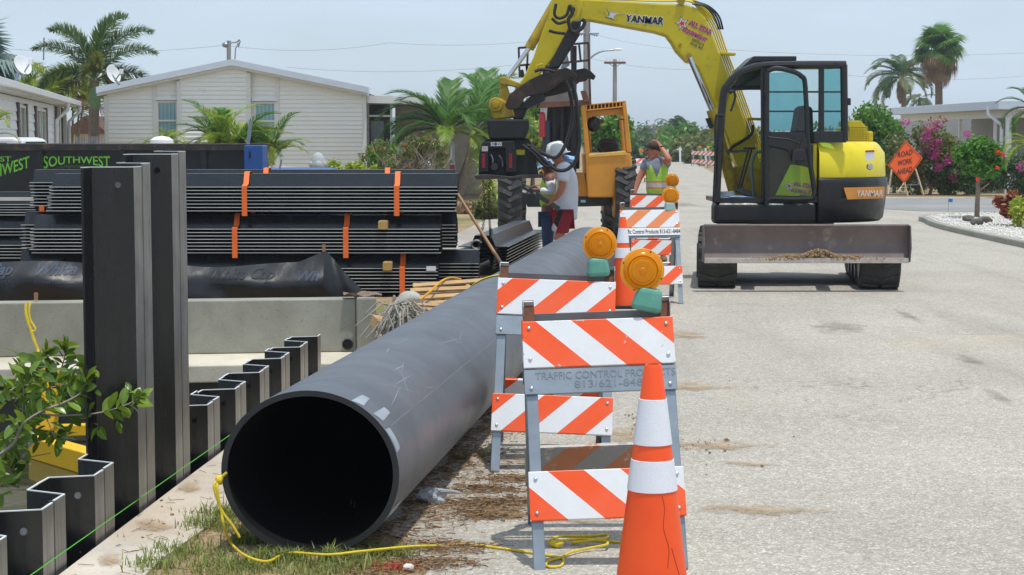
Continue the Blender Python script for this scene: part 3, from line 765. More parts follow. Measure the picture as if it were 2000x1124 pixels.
# ------------------------------------------------------------------ bundles of sheet piles
def bundlemat():
    g = NT('stacked vinyl sheet')
    col = g.ramp(g.noise(2.5, 5), [(.3, c(26, 28, 32)), (.7, c(38, 41, 46))])
    return g.set(Base_Color=col, Roughness=.22, Specular_IOR_Level=.6)
M_SHEET = bundlemat()
M_LIP = mat('pale sheet lip', c(196, 196, 193), .45, 0, .2, 3)
M_STRAP = mat('orange strap', c(248, 116, 44), .55, 0, .07, 20)
_hat = {}
def hat_mesh(Ln):
    key = round(Ln, 2)
    if key in _hat: return _hat[key]
    th = .008; pr_ = [(0, 0), (.15, 0), (.205, .135), (.30, .135), (.306, .128), (.312, .135), (.405, .135), (.46, 0), (.61, 0)]
    m = MB(); n_ = len(pr_)
    lo = [(a, b) for a, b in pr_]; hi = [(a, b + th) for a, b in pr_]
    vs = [(x, a, b) for x in (0, Ln) for a, b in lo + hi]; N_ = 2 * n_
    fs = []
    for i in range(n_ - 1):
        fs += [(i, i + 1, N_ + i + 1, N_ + i), (n_ + i, N_ + n_ + i, N_ + n_ + i + 1, n_ + i + 1), (i, n_ + i, n_ + i + 1, i + 1), (N_ + i, N_ + i + 1, N_ + n_ + i + 1, N_ + n_ + i)]
    fs += [(0, N_, N_ + n_, n_), (n_ - 1, 2 * n_ - 1, N_ + 2 * n_ - 1, N_ + n_ - 1)]
    m.add(vs, fs); me = m.mesh('sheet'); me.materials.append(M_SHEET)
    l = MB().box((Ln / 2, -.0025, .004), (Ln, .005, .0075)); lm = l.mesh('lip'); lm.materials.append(M_LIP)
    _hat[key] = (me, lm); return _hat[key]
def bundle(x0, x1, Y, z0, n_, label, rz=0, straps=(), stag=(0, 0), seed=0, dz=.036, lips=True):
    rnd = random.Random(seed); Ln = x1 - x0
    t = thing('sheet_bundle', label, 'bundle', (x0, Y, z0), (0, 0, rz), 'bundles of sheet piles')
    me, lm = hat_mesh(Ln)
    for k in range(n_):
        o = bpy.data.objects.new('sheet', me); COL.objects.link(o); o.parent = t
        o.location = (rnd.uniform(-.012, .012) + (stag[0] * k), rnd.uniform(-.004, .004), k * dz)
        if lips:
            q_ = bpy.data.objects.new('sheet_lip', lm); COL.objects.link(q_); q_.parent = o
    H = n_ * dz
    for sx in straps:
        m = MB(); r_ = .012
        path = [(-.012, -.05), (-.012, H - .02), (.12, H + .0), (.20, H + .125), (.305, H + .128), (.41, H + .125), (.49, H + .0), (.622, H - .02), (.622, -.05)]
        pts = [(sx, a, b) for a, b in path]
        for (p, q_) in zip(pts, pts[1:]):
            m.add([(p[0] - .028, p[1], p[2]), (p[0] + .028, p[1], p[2]), (q_[0] + .028, q_[1], q_[2]), (q_[0] - .028, q_[1], q_[2])], [(0, 1, 2, 3)])
        so_ = m.build('strap', M_STRAP, t, local=True); sd = so_.modifiers.new('thickness', 'SOLIDIFY'); sd.thickness = .004
        if False: MB().tube(smoothpath([(sx - .05, .10, H + .06), (sx - .03, .14, H + .125), (sx + .005, .16, H + .145), (sx + .05, .16, H + .14), (sx + .075, .13, H + .105)], 4), .022, 6, flat=.4).build('strap_knot', M_STRAP, t, local=True)
    return t
def xat(px, Y): return (px - 1000) / F * Y
YB = 19.0
z1 = at_y(600, 413, YB).z; z2 = at_y(600, 495, YB).z; z3 = .05
bundle(xat(92, YB), xat(888, YB), YB, z1, 8, 'topmost front bundle of black sheets, tied with two orange straps', straps=(xat(478, YB) - xat(92, YB), xat(775, YB) - xat(92, YB)), seed=1, stag=(.004, 0))
bundle(xat(58, YB), xat(859, YB), YB, z2, 8, 'middle front bundle of black sheets under the topmost one', straps=(xat(458, YB) - xat(58, YB), xat(675, YB) - xat(58, YB)), seed=2)
bundle(xat(120, YB), xat(853, YB), YB, z3, 8, 'lowest front bundle of black sheets behind the black silt fence', straps=(xat(785, YB) - xat(120, YB),), seed=3)
YB2 = 19.72
bundle(xat(60, YB2), xat(888, YB2), YB2, z1 + .03, 8, 'topmost rear bundle of grey sheets, straps knotted behind the front one', straps=(xat(516, YB2) - xat(60, YB2), xat(755, YB2) - xat(60, YB2)), seed=4)
bundle(xat(40, YB2), xat(890, YB2), YB2, z2 + .01, 8, 'middle rear bundle of sheets, its end just showing right of the front stack', seed=5)
bundle(xat(30, YB2), xat(935, YB2), YB2, z3, 8, 'lowest rear bundle of sheets sticking out farthest to the right', seed=6)
bundle(xat(-250, 21.2), xat(96, 21.2), 20.6, at_y(40, 421, 20.6).z, 5, 'short bundle of dark sheets left of the stack with one orange strap', straps=(xat(82, 20.6) - xat(-250, 21.2),), seed=7, dz=.03)
bundle(xat(-260, 20.6), xat(86, 20.6), 20.5, at_y(40, 460, 20.5).z, 3, 'pale topped bundle at the left edge, above the torn looking pile', seed=8)
bundle(xat(-300, 20.6), xat(58, 20.6), 20.4, at_y(30, 505, 20.4).z, 5, 'low left bundle of sheets half hidden by the silt fence', seed=9)
MB().bar((xat(-260, 20.8), 20.8, at_y(40, 389, 20.8).z), (xat(92, 20.8), 20.8, at_y(40, 389, 20.8).z), .09, .04).build('white_board', mat('pale board', c(222, 214, 196), .6), label='long pale board lying above the short left bundle', cat='board')
# timbers between the layers
for (px, py, nm) in ((748, 440, 'square timber end under the topmost front bundle'), (757, 520, 'square timber end under the middle front bundle')):
    p = at_y(px, py, YB - .02)
    t = thing('timber_spacer', nm, 'timber', (p.x, p.y, p.z - .05), group='timber spacers')
    MB().box((p.x, p.y + .7, p.z), (.1, 1.5, .095)).build('timber', M_WOOD, t, bevel=.016)
    MB().box((p.x, p.y - .0535, p.z), (.092, .004, .087)).build('end_grain', mat('golden end grain', c(190, 154, 84), .55, 0, .15, 40), t, bevel=.002)
p = at_y(842, 525, YB - .012); MB().box(tuple(p), (.1, .003, .05)).build('paper_tag', M_WHITE, label='small white paper tag on the lowest front bundle', cat='tag')

# loose bundle on the ground by the workers
lb = thing('sheet_bundle', 'short bundle of grey black sheets lying aslant behind the pipe, chained', 'bundle', (-.38, 21.9, .08), (0, 0, R(83)), 'bundles of sheet piles')
def hat_local(Ln, k, z, m):
    me, lm = hat_mesh(Ln)
    o = bpy.data.objects.new('sheet', me); COL.objects.link(o); o.parent = lb; o.location = (.01 * (k % 2), -.3 - .004 * k, z)
for k in range(8): hat_local(4.2, k, .04 * k, None)

# rake / shovel handle leaning there
h0, h1 = at_y(892, 376, 19.9), at_y(966, 495, 19.45)
sh = thing('shovel', 'wooden handled shovel leaning between the stack and the grey bundle', 'shovel', (h1.x, h1.y, 0))
MB().tube([h0, h0.lerp(h1, .5), h1], [.016, .018, .02], 8).build('handle', M_WOODH, sh, smooth=True)
h2, h3 = at_y(978, 514, 19.4), at_y(981, 540, 19.38)
MB().tube([h1, h1.lerp(h2, .6), h2, h3], [.021, .022, .02, .018], 8).build('socket', mat('shovel steel', c(120, 98, 78), .5, .5, .2, 20), sh, smooth=True)
MB().grid(lambda uu, v: Vector((h3.x - .1 + .2 * uu, h3.y + .05 * math.sin(math.pi * uu), h3.z + .02 - (h3.z + .01) * v)), 6, 4).build('shovel_blade', mat('shovel blade', c(110, 92, 74), .5, .5, .2, 20), sh, smooth=True)

# ------------------------------------------------------------------ black silt fence cloth in front of the bundles
def sfmat():
    g = NT('black woven film')
    g.bump(g.noise(9, 5, .6), .3, .02)
    col = g.ramp(g.noise(3, 5), [(.3, c(15, 16, 18)), (.7, c(28, 30, 33))])
    return g.set(Base_Color=col, Roughness=.4, Specular_IOR_Level=.5)
M_FILM = sfmat()
YSF = 17.75
sf = thing('silt_fence', 'black plastic silt fence cloth with pale printed logos draped before the sheet bundles', 'silt fence', (xat(400, YSF), YSF, 0))
xl, xr = xat(-120, YSF), xat(632, YSF)
def sf_pt(uu, v, off=0.0):
    X = xl + (xr - xl) * uu
    top = at_y(300, 512 - 10 * math.sin(uu * 6.5) + (10 if uu < .5 else 2 * math.sin(uu * 20)), YSF).z
    if uu > .93: top += (uu - .93) / .07 * .10
    z = .02 + (top - .02) * v
    b = .10 * math.sin(math.pi * v) * (1 + .3 * math.sin(uu * 9)) + .02 * math.sin(v * 8 + uu * 11) + .012 * math.sin(uu * 37 + v * 6) + .004 * math.sin(uu * 90 - v * 9)
    return Vector((X, YSF - b + .12 * v - off, z))
MB().grid(sf_pt, 90, 16).build('cloth', M_FILM, sf, smooth=True, angle=180)
tp_ = at_y(632, 490, YSF + .12); br_ = at_z(735, 596, .02)
def fold(uu, v):
    a = sf_pt(1, v); b = Vector((br_.x, YSF + .1, .02)); tpp = Vector((tp_.x, tp_.y, tp_.z))
    a = Vector((xr, YSF + .12 * v - .1 * math.sin(math.pi * v), .02 + (tpp.z - .02) * v))
    p = a.lerp(b, uu) 
    return p + Vector((0, -.06 * math.sin(9 * uu + 4 * v) * (1 - uu), .0))
MB().grid(fold, 16, 12).build('torn_flap', M_FILM, sf, smooth=True, angle=180)
MB().bar(tp_ + Vector((0, .03, -.5)), tp_ + Vector((0, .03, .06)), .03, .03).build('stake', M_WOODH, sf)
M_PRINT = mat('pale printed logo', c(92, 103, 124), .5, 0, .25, 10)
M_PRINT2 = mat('dim printed logo', c(60, 65, 73), .5, 0, .25, 10)
def logo(px0, px1, py, m_, s_='White Cap', h=28):
    X0, X1 = xat(px0, YSF), xat(px1, YSF)
    def wp(line_z, hh):
        def f(a, b, zz):
            uu = (X0 + a - xl) / (xr - xl); z = line_z + b
            top = sf_pt(uu, 1).z; v = max(0, min(1, (z - .02) / (top - .02)))
            return sf_pt(uu, v, .010)
        return f
    zz = at_y(px0, py, YSF - .1).z; k = YSF / F
    text(s_, 'logo_lettering', m_, sf, (0, 0, 0), h * k, width=X1 - X0, bold=.03, shear=.3, warp=wp(zz, h), depth=.001)
    text('CONSTRUCTION SUPPLY', 'logo_small_lettering', m_, sf, (0, 0, 0), 6 * k, width=X1 - X0, warp=wp(zz - 10 * k, 6), depth=.001)['kind'] = 'stuff'
logo(68, 205, 545, M_PRINT); logo(-110, 22, 545, M_PRINT); logo(408, 536, 552, M_PRINT2)
def wpx(a, b, z_): 
    uu = min(1, (xat(580, YSF) + a - xl) / (xr - xl)); zq = at_y(580, 549, YSF - .1).z + b; return sf_pt(uu, max(0, min(1, (zq - .02) / (sf_pt(uu, 1).z - .02))), .006)
text('Wh', 'logo_lettering', M_PRINT, sf, (0, 0, 0), 18 * YSF / F, width=44 * YSF / F, bold=.03, shear=.3, warp=wpx, depth=.001)

# ------------------------------------------------------------------ black roll-off container with green lettering
YD = 24.2
zt = at_y(300, 281, YD).z; xr_ = xat(480, YD); xl_ = xat(-260, YD)
du_ = thing('rolloff_container', 'long black roll-off container with green lettering behind the sheet stack', 'container', (xr_, YD, 0))
M_CONT = mat('black container paint', c(22, 23, 26), .5, 0, .22, 2, rvar=.1, dirt=(c(84, 70, 58), .12, 3))
MB().bb(xl_, xr_, YD, YD + .04, .25, zt - .1).build('side_panel', M_CONT, du_)
MB().bb(xl_, xr_, YD + 2.2, YD + 2.24, .25, zt - .1).build('side_panel', M_CONT, du_)
MB().bb(xr_ - .04, xr_, YD + .042, YD + 2.198, .25, zt - .1).build('end_panel', M_CONT, du_)
MB().bb(xl_, xr_ - .042, YD + .042, YD + 2.198, .25, .3).build('floor_plate', M_RUST, du_)
for yy in (YD - .02, YD + 2.2):
    MB().bb(xl_, xr_ + .02, yy, yy + .1, zt - .098, zt).build('top_rail', mat('scuffed rail', c(44, 42, 40), .6, 0, .3, 6, dirt=(c(130, 96, 74), .3, 7)), du_, bevel=.01)
MB().bb(xl_, xr_, YD - .03, YD + 2.26, .1, .248).build('under_frame', M_CONT, du_)
for px in (-100, 82, 240, 400): MB().bb(xat(px, YD) - .04, xat(px, YD) + .04, YD - .05, YD - .001, .25, zt - .102).build('rib', M_CONT, du_)
M_GREEN = mat('lime green lettering', c(112, 190, 48), .5, 0, .08, 5)
kD = YD / F
def arcw(px0, px1, py0, py1, mid):
    X0, X1 = xat(px0, YD), xat(px1, YD); z0_, z1_ = at_y(0, py1, YD).z, at_y(0, py0, YD).z
    def f(a, b, z_):
        uu = a / (X1 - X0); vv = b / (z1_ - z0_)
        low = mid * math.sin(math.pi * min(1, max(0, uu)))
        return (X0 + a, YD - .004 - z_, z1_ - (z1_ - z0_) * (1 - vv) * (1 - low))
    return f
text('SOUTHWEST', 'lettering', M_GREEN, du_, (0, 0, 0), 26 * kD, width=130 * kD, warp=arcw(87, 217, 307, 331, .5), bold=.012, depth=.002)
o_ = at_y(118, 330, YD - .006); text('Disposal', 'lettering', mat('dim green lettering', c(70, 108, 44), .5), du_, o_, 9 * kD, width=46 * kD, shear=.3)
o_ = at_y(122, 341, YD - .006); text('Clean', 'lettering', M_GREEN, du_, o_, 8 * kD, width=36 * kD, shear=.3)
def skw(a, b, z_): 
    X = xat(-62, YD) + a; zz = at_y(0, 371, YD).z + .045 + a * .30 + b * (1.15 if a < .45 else 1); return (X, YD - .004 - z_, zz)
text('SOUTHWEST', 'lettering', M_GREEN, du_, (0, 0, 0), 23 * kD, width=122 * kD, warp=skw, bold=.012, depth=.002)
o_ = at_y(-22, 316, YD - .006); text('BEST', 'lettering', M_GREEN, du_, o_, 10 * kD, width=44 * kD, bold=.01)
# blue steel box at the container's end
YBL = 23.6
bl = thing('blue_machine', 'blue steel box and deck of a site machine right of the black container', 'machine', (xat(497, YBL), YBL, 0))
M_BLUE = mat('blue paint', c(34, 82, 150), .45, 0, .08, 4, dirt=(c(70, 70, 80), .1, 6))
zb = at_y(0, 284, YBL).z
MB().bb(xat(478, YBL), xat(514, YBL), YBL, YBL + .5, .4, zb).build('steel_box', M_BLUE, bl, bevel=.015)
MB().bb(xat(479, YBL), xat(640, YBL), YBL + .05, YBL + 1.4, .9, at_y(0, 331, YBL).z).build('deck', M_BLUE, bl, bevel=.02)
MB().bb(xat(488, YBL), xat(491, YBL), YBL - .012, YBL - .001, zb - .17, zb - .08).build('latch', M_BLACK, bl)
MB().bar(at_y(484, 282, YBL + .3), at_y(490, 236, YBL + .3), .05, .02).build('raised_bracket', M_GALV, bl)
MB().bar(at_y(546, 331, YBL + .5), at_y(550, 312, YBL + .5), .03, .02).build('raised_bracket', M_GALV, bl)
for sx in (xat(500, YBL), xat(620, YBL)): MB().lathe([(.0, -.1), (.33, -.1), (.33, .1), (.0, .1)], (sx, YBL + .3, .34), 20, (0, 1, 0)).build('wheel', M_RUBBER, bl, smooth=True)

# ------------------------------------------------------------------ pallet, rubble, dead roots
pal = thing('pallet', 'broken wooden pallet tilted on rubble between pipe and sheet stack', 'pallet', (-.40, 17.35, .02), (R(13), R(-3), R(4)), 'pallets')
for k in range(6): MB().box((.03 * (k % 2), -.55 + .21 * k, .13), (1.15, .105, .02), (0, R((-1) ** k * .8), R((k % 3 - 1) * 1.2))).build('slat', M_WOOD, pal, local=True, bevel=.003)
for sx in (-.52, 0, .52): MB().box((sx, 0, .07), (.04, 1.2, .095)).build('stringer', M_WOOD, pal, local=True, bevel=.004)
for k in range(3): MB().box((0, -.5 + .5 * k, .011), (1.15, .1, .02)).build('bottom_slat', M_WOOD, pal, local=True, bevel=.003)
pal2 = thing('pallet', 'smaller pallet piece in front of the tilted pallet, next to the grey roots', 'pallet', (-.80, 16.2, .0), (R(6), R(5), R(12)), 'pallets')
for k in range(3): MB().box((0, -.2 + .22 * k, .13), (.5, .1, .02), (0, 0, R(k * 2 - 2))).build('slat', M_WOOD, pal2, local=True, bevel=.003)
for sx in (-.2, .18): MB().box((sx, 0, .07), (.045, .6, .095)).build('stringer', M_WOOD, pal2, local=True, bevel=.004)
p = at_y(741, 632, 15.9); MB().box((p.x, p.y, p.z), (.11, .15, .1), (.3, .2, .5)).build('wood_block', M_WOOD, bevel=.006, label='small yellow wood block beside the headwall end post', cat='block')
p = at_y(800, 588, 17.0); MB().blob(p, (.13, .1, .095), 5, .16, 16, 12).build('rock', concrete('pale rock', c(190, 188, 178)), smooth=True, label='pale round rock by the pallet and the headwall', cat='rock')
rnd = random.Random(11)
m = MB()
for k in range(300):
    bx, by = rnd.uniform(758, 806), rnd.uniform(594, 628)
    p0 = at_y(bx, by, rnd.uniform(15.6, 16.3)); L_ = rnd.uniform(.12, .34); a = rnd.uniform(-2.1, -.9)
    dv = Vector((math.cos(a), rnd.uniform(-.6, .2), -abs(rnd.gauss(.5, .4)))).normalized()
    m.tube([p0, p0 + dv * L_ * .5 + Vector((rnd.uniform(-.04, .04), 0, .05)), p0 + dv * L_ + Vector((rnd.uniform(-.05, .05), 0, -.05))], [.009, .008, .004], 5, caps=False)
props(m.build('dead_roots', mat('grey dry roots', c(160, 154, 142), .9, 0, .25, 14), label='grey dry root tangle hanging beside the headwall end post', cat='roots'), kind='stuff')
m = MB()
for k in range(60):
    p = at_y(rnd.uniform(728, 830), 0, 1); X, Y = rnd.uniform(-1.2, -.1), rnd.uniform(16.4, 18.2)
    m.blob((X, Y, .02 + rnd.uniform(0, .08)), tuple(rnd.uniform(.015, .055) for _ in range(3)), k, .22, 9, 6)
props(m.build('rubble', concrete('rubble stone', c(168, 156, 138)), label='loose earth and stones between headwall and pallet', cat='rubble'), kind='stuff')
def bank(uu, v):
    X, Y = -1.22 + 1.8 * uu, 15.2 + 2.2 * v
    return Vector((X, Y, -.45 + .5 * min(1, max(0, (Y - 15.3) / 1.2)) + .05 * math.sin(7 * X + 3 * Y) + .03 * math.sin(13 * Y - 5 * X)))
props(MB().grid(bank, 24, 22).build('earth_bank', M_SOIL, smooth=True), kind='structure')

# plastic bottle / crushed bag by the pipe
p = at_z(842, 985, .0)
bag = thing('plastic_bag', 'crumpled clear plastic bag lying against the pipe in its shadow', 'bag', tuple(p))
g_ = NT('clear crumpled plastic'); g_.bump(g_.noise(30, 5), .8, .02)
M_BAG = g_.set(Base_Color=c(180, 186, 192), Roughness=.2, Alpha=.75)
MB().blob(p + Vector((0, 0, .035)), (.065, .045, .042), 9, .35, 18, 12).build('bag_body', M_BAG, bag)
MB().tube([p + Vector((.04, 0, .06)), p + Vector((.1, .01, .055)), p + Vector((.13, .02, .05))], [.014, .009, .006], 8).build('bag_neck', M_BAG, bag)

# ------------------------------------------------------------------ grass, needles, clods, sand
nr = np.random.default_rng(7)
def in_grass(n):
    """points of the grassy verge between cap and road, denser near the pipe mouth"""
    out_ = []
    while len(out_) < n:
        Y = nr.uniform(5.6, 8.4); X = nr.uniform(XP(Y) + .25, -.15)
        px = 1000 + X / Y * F
        e = .10 + .9 * (math.sin(X * 11 + 2 * Y) * math.sin(Y * 7 - X * 3) + .5 * math.sin(X * 23 + 1) * math.sin(Y * 19) > -.02)
        if Y > 6.98 and X > PX(Y) - .34: 
            if nr.random() > .04: continue
        if X > -.45 and nr.random() > .3 * max(0, (-.1 - X)): continue
        if X < XP(Y) + .36 and nr.random() > .12: continue
        if nr.random() < e: out_.append((X, Y))
    return np.array(out_)
def blades(P, hmin, hmax, wd, lean):
    n_ = len(P); a = nr.uniform(0, 2 * np.pi, n_); h = nr.uniform(hmin, hmax, n_); ln = nr.uniform(.1, lean, n_) * h; ww = nr.uniform(.6, 1.2, n_) * wd
    dx, dy = np.cos(a), np.sin(a); V = np.zeros((n_, 5, 3))
    base = np.stack([P[:, 0], P[:, 1], np.zeros(n_)], 1)
    side = np.stack([-dy, dx, np.zeros(n_)], 1) * ww[:, None]; fw = np.stack([dx, dy, np.zeros(n_)], 1)
    V[:, 0] = base - side; V[:, 1] = base + side
    mid = base + fw * (ln * .35)[:, None]; mid[:, 2] = h * .62
    V[:, 2] = mid + side * .8; V[:, 3] = mid - side * .8
    tip = base + fw * ln[:, None]; tip[:, 2] = h * nr.uniform(.7, 1.0, n_)
    V[:, 4] = tip; return V
M_GRASS = leafmat('grass blades', c(88, 104, 46), c(146, 156, 84), .25, .6)
M_GRASSD = leafmat('dry grass blades', c(150, 132, 88), c(190, 176, 128), .2, .8)
def grass_obj(name, V, m_, label):
    me = npmesh(name, V, 5, [(0, 1, 2, 3), (3, 2, 4)], m_); o = place(name, me, None, Vector((0, 0, 0))); props(o, label, 'grass', kind='stuff')
grass_obj('grass', np.concatenate([blades(in_grass(5200), .012, .038, .0022, 1.6), blades(in_grass(700), .03, .075, .0026, 1.1)]), M_GRASS, 'short green grass on the verge before the pipe mouth')
grass_obj('dry_grass', blades(in_grass(5200), .006, .03, .0018, 2.6), M_GRASSD, 'dry straw between the green grass on the verge')
def tuft(cx, cy, n_, hmax, spread):
    P = np.stack([nr.normal(cx, spread, n_), nr.normal(cy, spread, n_)], 1); return blades(P, hmax * .4, hmax, .003, 1.3)
tf = [tuft(*at_z(x, y)[:2], 160, h, s_) for x, y, h, s_ in ((520, 1096, .07, .05), (600, 1108, .06, .07), (420, 1010, .08, .05), (400, 1030, .07, .05), (690, 1096, .06, .05), (730, 1086, .05, .06), (780, 1085, .05, .05), (570, 1092, .06, .03), (350, 1080, .06, .06), (300, 1110, .07, .06), (460, 1110, .06, .07), (650, 1094, .07, .03), (480, 1060, .07, .04), (700, 1112, .06, .06))]
grass_obj('grass_tufts', np.concatenate(tf), M_GRASS, 'taller grass tufts around the pipe mouth')
wd_ = [tuft(*at_z(x, y)[:2], 40, h, .02) for x, y, h in ((945, 893, .05), (900, 898, .05), (955, 885, .04))]
grass_obj('weeds', np.concatenate(wd_), M_GRASS, 'small weeds beside the pipe near the second barricade')
# brown pine needles drifted along the pipe
n_ = 7500
Yn = nr.uniform(6.0, 15, n_); Xn = -.809 + .1246 * (Yn - 7.08) + .15 + np.abs(nr.normal(0, .17, n_)) + .08 * np.sin(Yn * 5)
k_ = (Yn > 7.2) | (Xn > -.7); Xn, Yn = Xn[k_], Yn[k_]; n_ = len(Xn)
extra = nr.integers(0, 7, 3200); cen = np.array([at_z(x, y)[:2] for x, y in ((930, 990), (960, 960), (870, 1075), (1010, 940), (840, 1105), (960, 1010), (1000, 985))])
Xn = np.concatenate([Xn, cen[extra, 0] + nr.normal(0, .10, 3200)]); Yn = np.concatenate([Yn, cen[extra, 1] + nr.normal(0, .06, 3200)]); n_ = len(Xn)
a_ = nr.uniform(0, np.pi, n_); l_ = nr.uniform(.02, .06, n_); w_ = .0011
V = np.zeros((n_, 4, 3)); z_ = nr.uniform(.009, .022, n_)
for j, (sa, sb) in enumerate(((-1, -1), (1, -1), (1, 1), (-1, 1))):
    V[:, j, 0] = Xn + sa * l_ / 2 * np.cos(a_) - sb * w_ * np.sin(a_); V[:, j, 1] = Yn + sa * l_ / 2 * np.sin(a_) + sb * w_ * np.cos(a_); V[:, j, 2] = z_ + sa * nr.uniform(-.004, .004, n_)
me = npmesh('pine_needles', V, 4, [(0, 1, 2, 3)], leafmat('brown needles', c(104, 82, 60), c(156, 128, 96), .1, .9))
props(place('pine_needles', me, None, Vector((0, 0, 0))), 'brown pine needles drifted along the pipe and over the road edge', 'needles', kind='stuff')
# sand drifts (thin uneven sheets) and clods on the road
def sandmat(nm='drifted sand', ca=c(150, 124, 94), cb=c(196, 172, 138), amax=.7):
    g = NT(nm); f = g.noise(5, 8, .7)
    col = g.ramp(g.noise(40, 5, .7), [(.3, ca), (.7, cb)])
    at = g.n('Attribute'); at.attribute_name = 'fade'
    al = g.ramp(g.math('ADD', g.math('MULTIPLY', at.outputs['Fac'], .75), g.math('MULTIPLY', g.math('SUBTRACT', f, .5), 1.5)), [(.42, 0), (.80, amax)])
    g.set(Base_Color=col, Roughness=.95, Alpha=al); return g.m
M_SAND = sandmat()
def sand(px, py, rx, ry, name_, label, seed, z=.011, m_=None):
    ce = at_z(px, py, z); rnd = random.Random(seed); ph = rnd.uniform(0, 6)
    m = MB(); vs = [ce + Vector((0, 0, .006))]; fade = [1]; fs = []
    for r_, fd in ((.5, .7), (1, 0)):
        for k in range(24):
            a = k / 24 * 2 * math.pi; q_ = 1 + .25 * math.sin(2 * a + ph) + .12 * math.sin(5 * a + ph)
            vs.append(ce + Vector((rx * r_ * q_ * math.cos(a), ry * r_ * q_ * math.sin(a), .003 * fd))); fade.append(fd)
    fs = [(0, 1 + k, 1 + (k + 1) % 24) for k in range(24)] + [(1 + k, 25 + k, 25 + (k + 1) % 24, 1 + (k + 1) % 24) for k in range(24)]
    m.add(vs, fs); o = m.build(name_, m_ or M_SAND, label=label, cat='sand', kind='stuff')
    at = o.data.attributes.new('fade', 'FLOAT', 'POINT'); at.data.foreach_set('value', fade)
for k, (px, py, rx, ry, lab) in enumerate(((985, 1000, .34, .22, 'sand drift left of the nearest barricade'), (1390, 870, .42, .3, 'sand drift right of the nearest barricade'), (1240, 850, .5, .5, 'sand drift between the two near barricades'), (1330, 755, .4, .5, 'sand drift beside the second barricade'), (1470, 995, .4, .25, 'faint tan smear on the road near the cone'), (1460, 905, .25, .1, 'thin brown smear on the road'), (1340, 655, .35, .5, 'tan dust right of the far cone'), (1120, 1015, .3, .12, 'sand under the nearest barricade'), (1100, 900, .5, .4, 'sand and needles under the second barricade'))):
    sand(px, py, rx, ry, 'sand_drift', lab, k)
M_SMEAR = sandmat('brown tyre smear', c(104, 92, 82), c(142, 130, 118), .42)
for k, (px, py, rx, ry, lab) in enumerate(((1775, 618, .14, .9, 'brown tyre smear on the road below the right track'), (1895, 705, .12, .8, 'brown tyre smear right of the middle of the road'), (1950, 775, .10, .55, 'brown tyre smear near the right edge of the road'), (1640, 640, .5, .9, 'faint grey smear on the open road'), (1330, 400, .8, 2.2, 'dusty smear left of the excavator'))):
    sand(px, py, rx, ry, 'tyre_smear', lab, 20 + k, .0105, M_SMEAR)
for k, (px, py, rx, ry, lab) in enumerate(((300, 1025, .13, .22, 'brown dirt smear on the concrete cap'), (370, 950, .08, .3, 'thin dirt smear farther up the concrete cap'), (215, 1090, .1, .2, 'dirt smear at the near end of the concrete cap'))):
    sand(px, py, rx, ry, 'cap_dirt', lab, 40 + k, .0165)
m = MB(); rnd = random.Random(5)
for k in range(70):
    y_ = rnd.uniform(6.2, 9.3); p = Vector((XP(y_) + rnd.uniform(.05, .34), y_, .0165)); a_ = rnd.uniform(0, 3.14); l_ = rnd.uniform(.015, .07)
    m.tube([p, p + Vector((math.cos(a_) * l_, math.sin(a_) * l_, .003))], .0012, 4)
props(m.build('twigs', mat('brown twigs', c(110, 86, 66), .9, 0, .3, 30), label='thin brown twigs scattered on the concrete cap', cat='twigs'), kind='stuff')
m = MB(); rnd = random.Random(5)
for ce_, n2, sx, sy in (((1000, 1000), 50, 60, 12), ((1380, 868), 26, 60, 12), ((1150, 1010), 30, 80, 6), ((1240, 820), 22, 20, 20), ((940, 1005), 14, 40, 12), ((1480, 900), 5, 160, 60), ((1560, 800), 4, 300, 200), ((280, 1020), 14, 90, 60)):
    for k in range(n2):
        p = at_z(rnd.gauss(ce_[0], sx / 1.6), min(1120, rnd.gauss(ce_[1], sy / 1.6)), .014); r_ = abs(rnd.gauss(.002, .0035)) + .002
        m.blob(p, (r_ * 1.2, r_ * 1.1, r_ * .8), k, .3, 6, 4)
props(m.build('dirt_clods', mat('brown clods', c(138, 112, 82), .95, 0, .25, 30), label='little brown clods scattered on the road edge', cat='clods'), kind='stuff')
p = at_z(798, 1114, .01); MB().blob(p + Vector((0, 0, .012)), (.022, .018, .014), 2, .2, 10, 7).build('white_stone', concrete('white stone', c(226, 222, 212), .1), smooth=True, label='small white stone in the grass by the red paint', cat='stone')
rd = MB(); rnd = random.Random(9)
V = blades(np.stack([nr.normal(at_z(770, 1112).x, .05, 260), nr.normal(at_z(770, 1112).y, .03, 260)], 1), .01, .03, .002, 2.5)
o = place('red_painted_grass', npmesh('red_painted_grass', V, 5, [(0, 1, 2, 3), (3, 2, 4)], mat('red marking paint', c(206, 40, 36), .6)), None, Vector((0, 0, 0))); props(o, 'grass sprayed with red marking paint', 'grass', kind='stuff')
# ------------------------------------------------------------------ excavator
EX = thing('excavator', 'yellow and black compact excavator with open cab door, blade towards the viewer', 'excavator', (3.4, 21.3, .006))
XC, YC = 3.36, 21.3
M_YELLOW_LIT = mat('machine yellow with painted sunlight', c(228, 210, 34), .35, 0, .06, 3, rvar=.1, dirt=(c(150, 128, 58), .12, 7))  # machine yellow brightened: sunlight on the tilted cover put into its colour
UY = R(6.5); uM = Matrix.Translation((3.26, 21.2, .006)) @ Matrix.Rotation(-UY, 4, 'Z')     # undercarriage: Y along the tracks
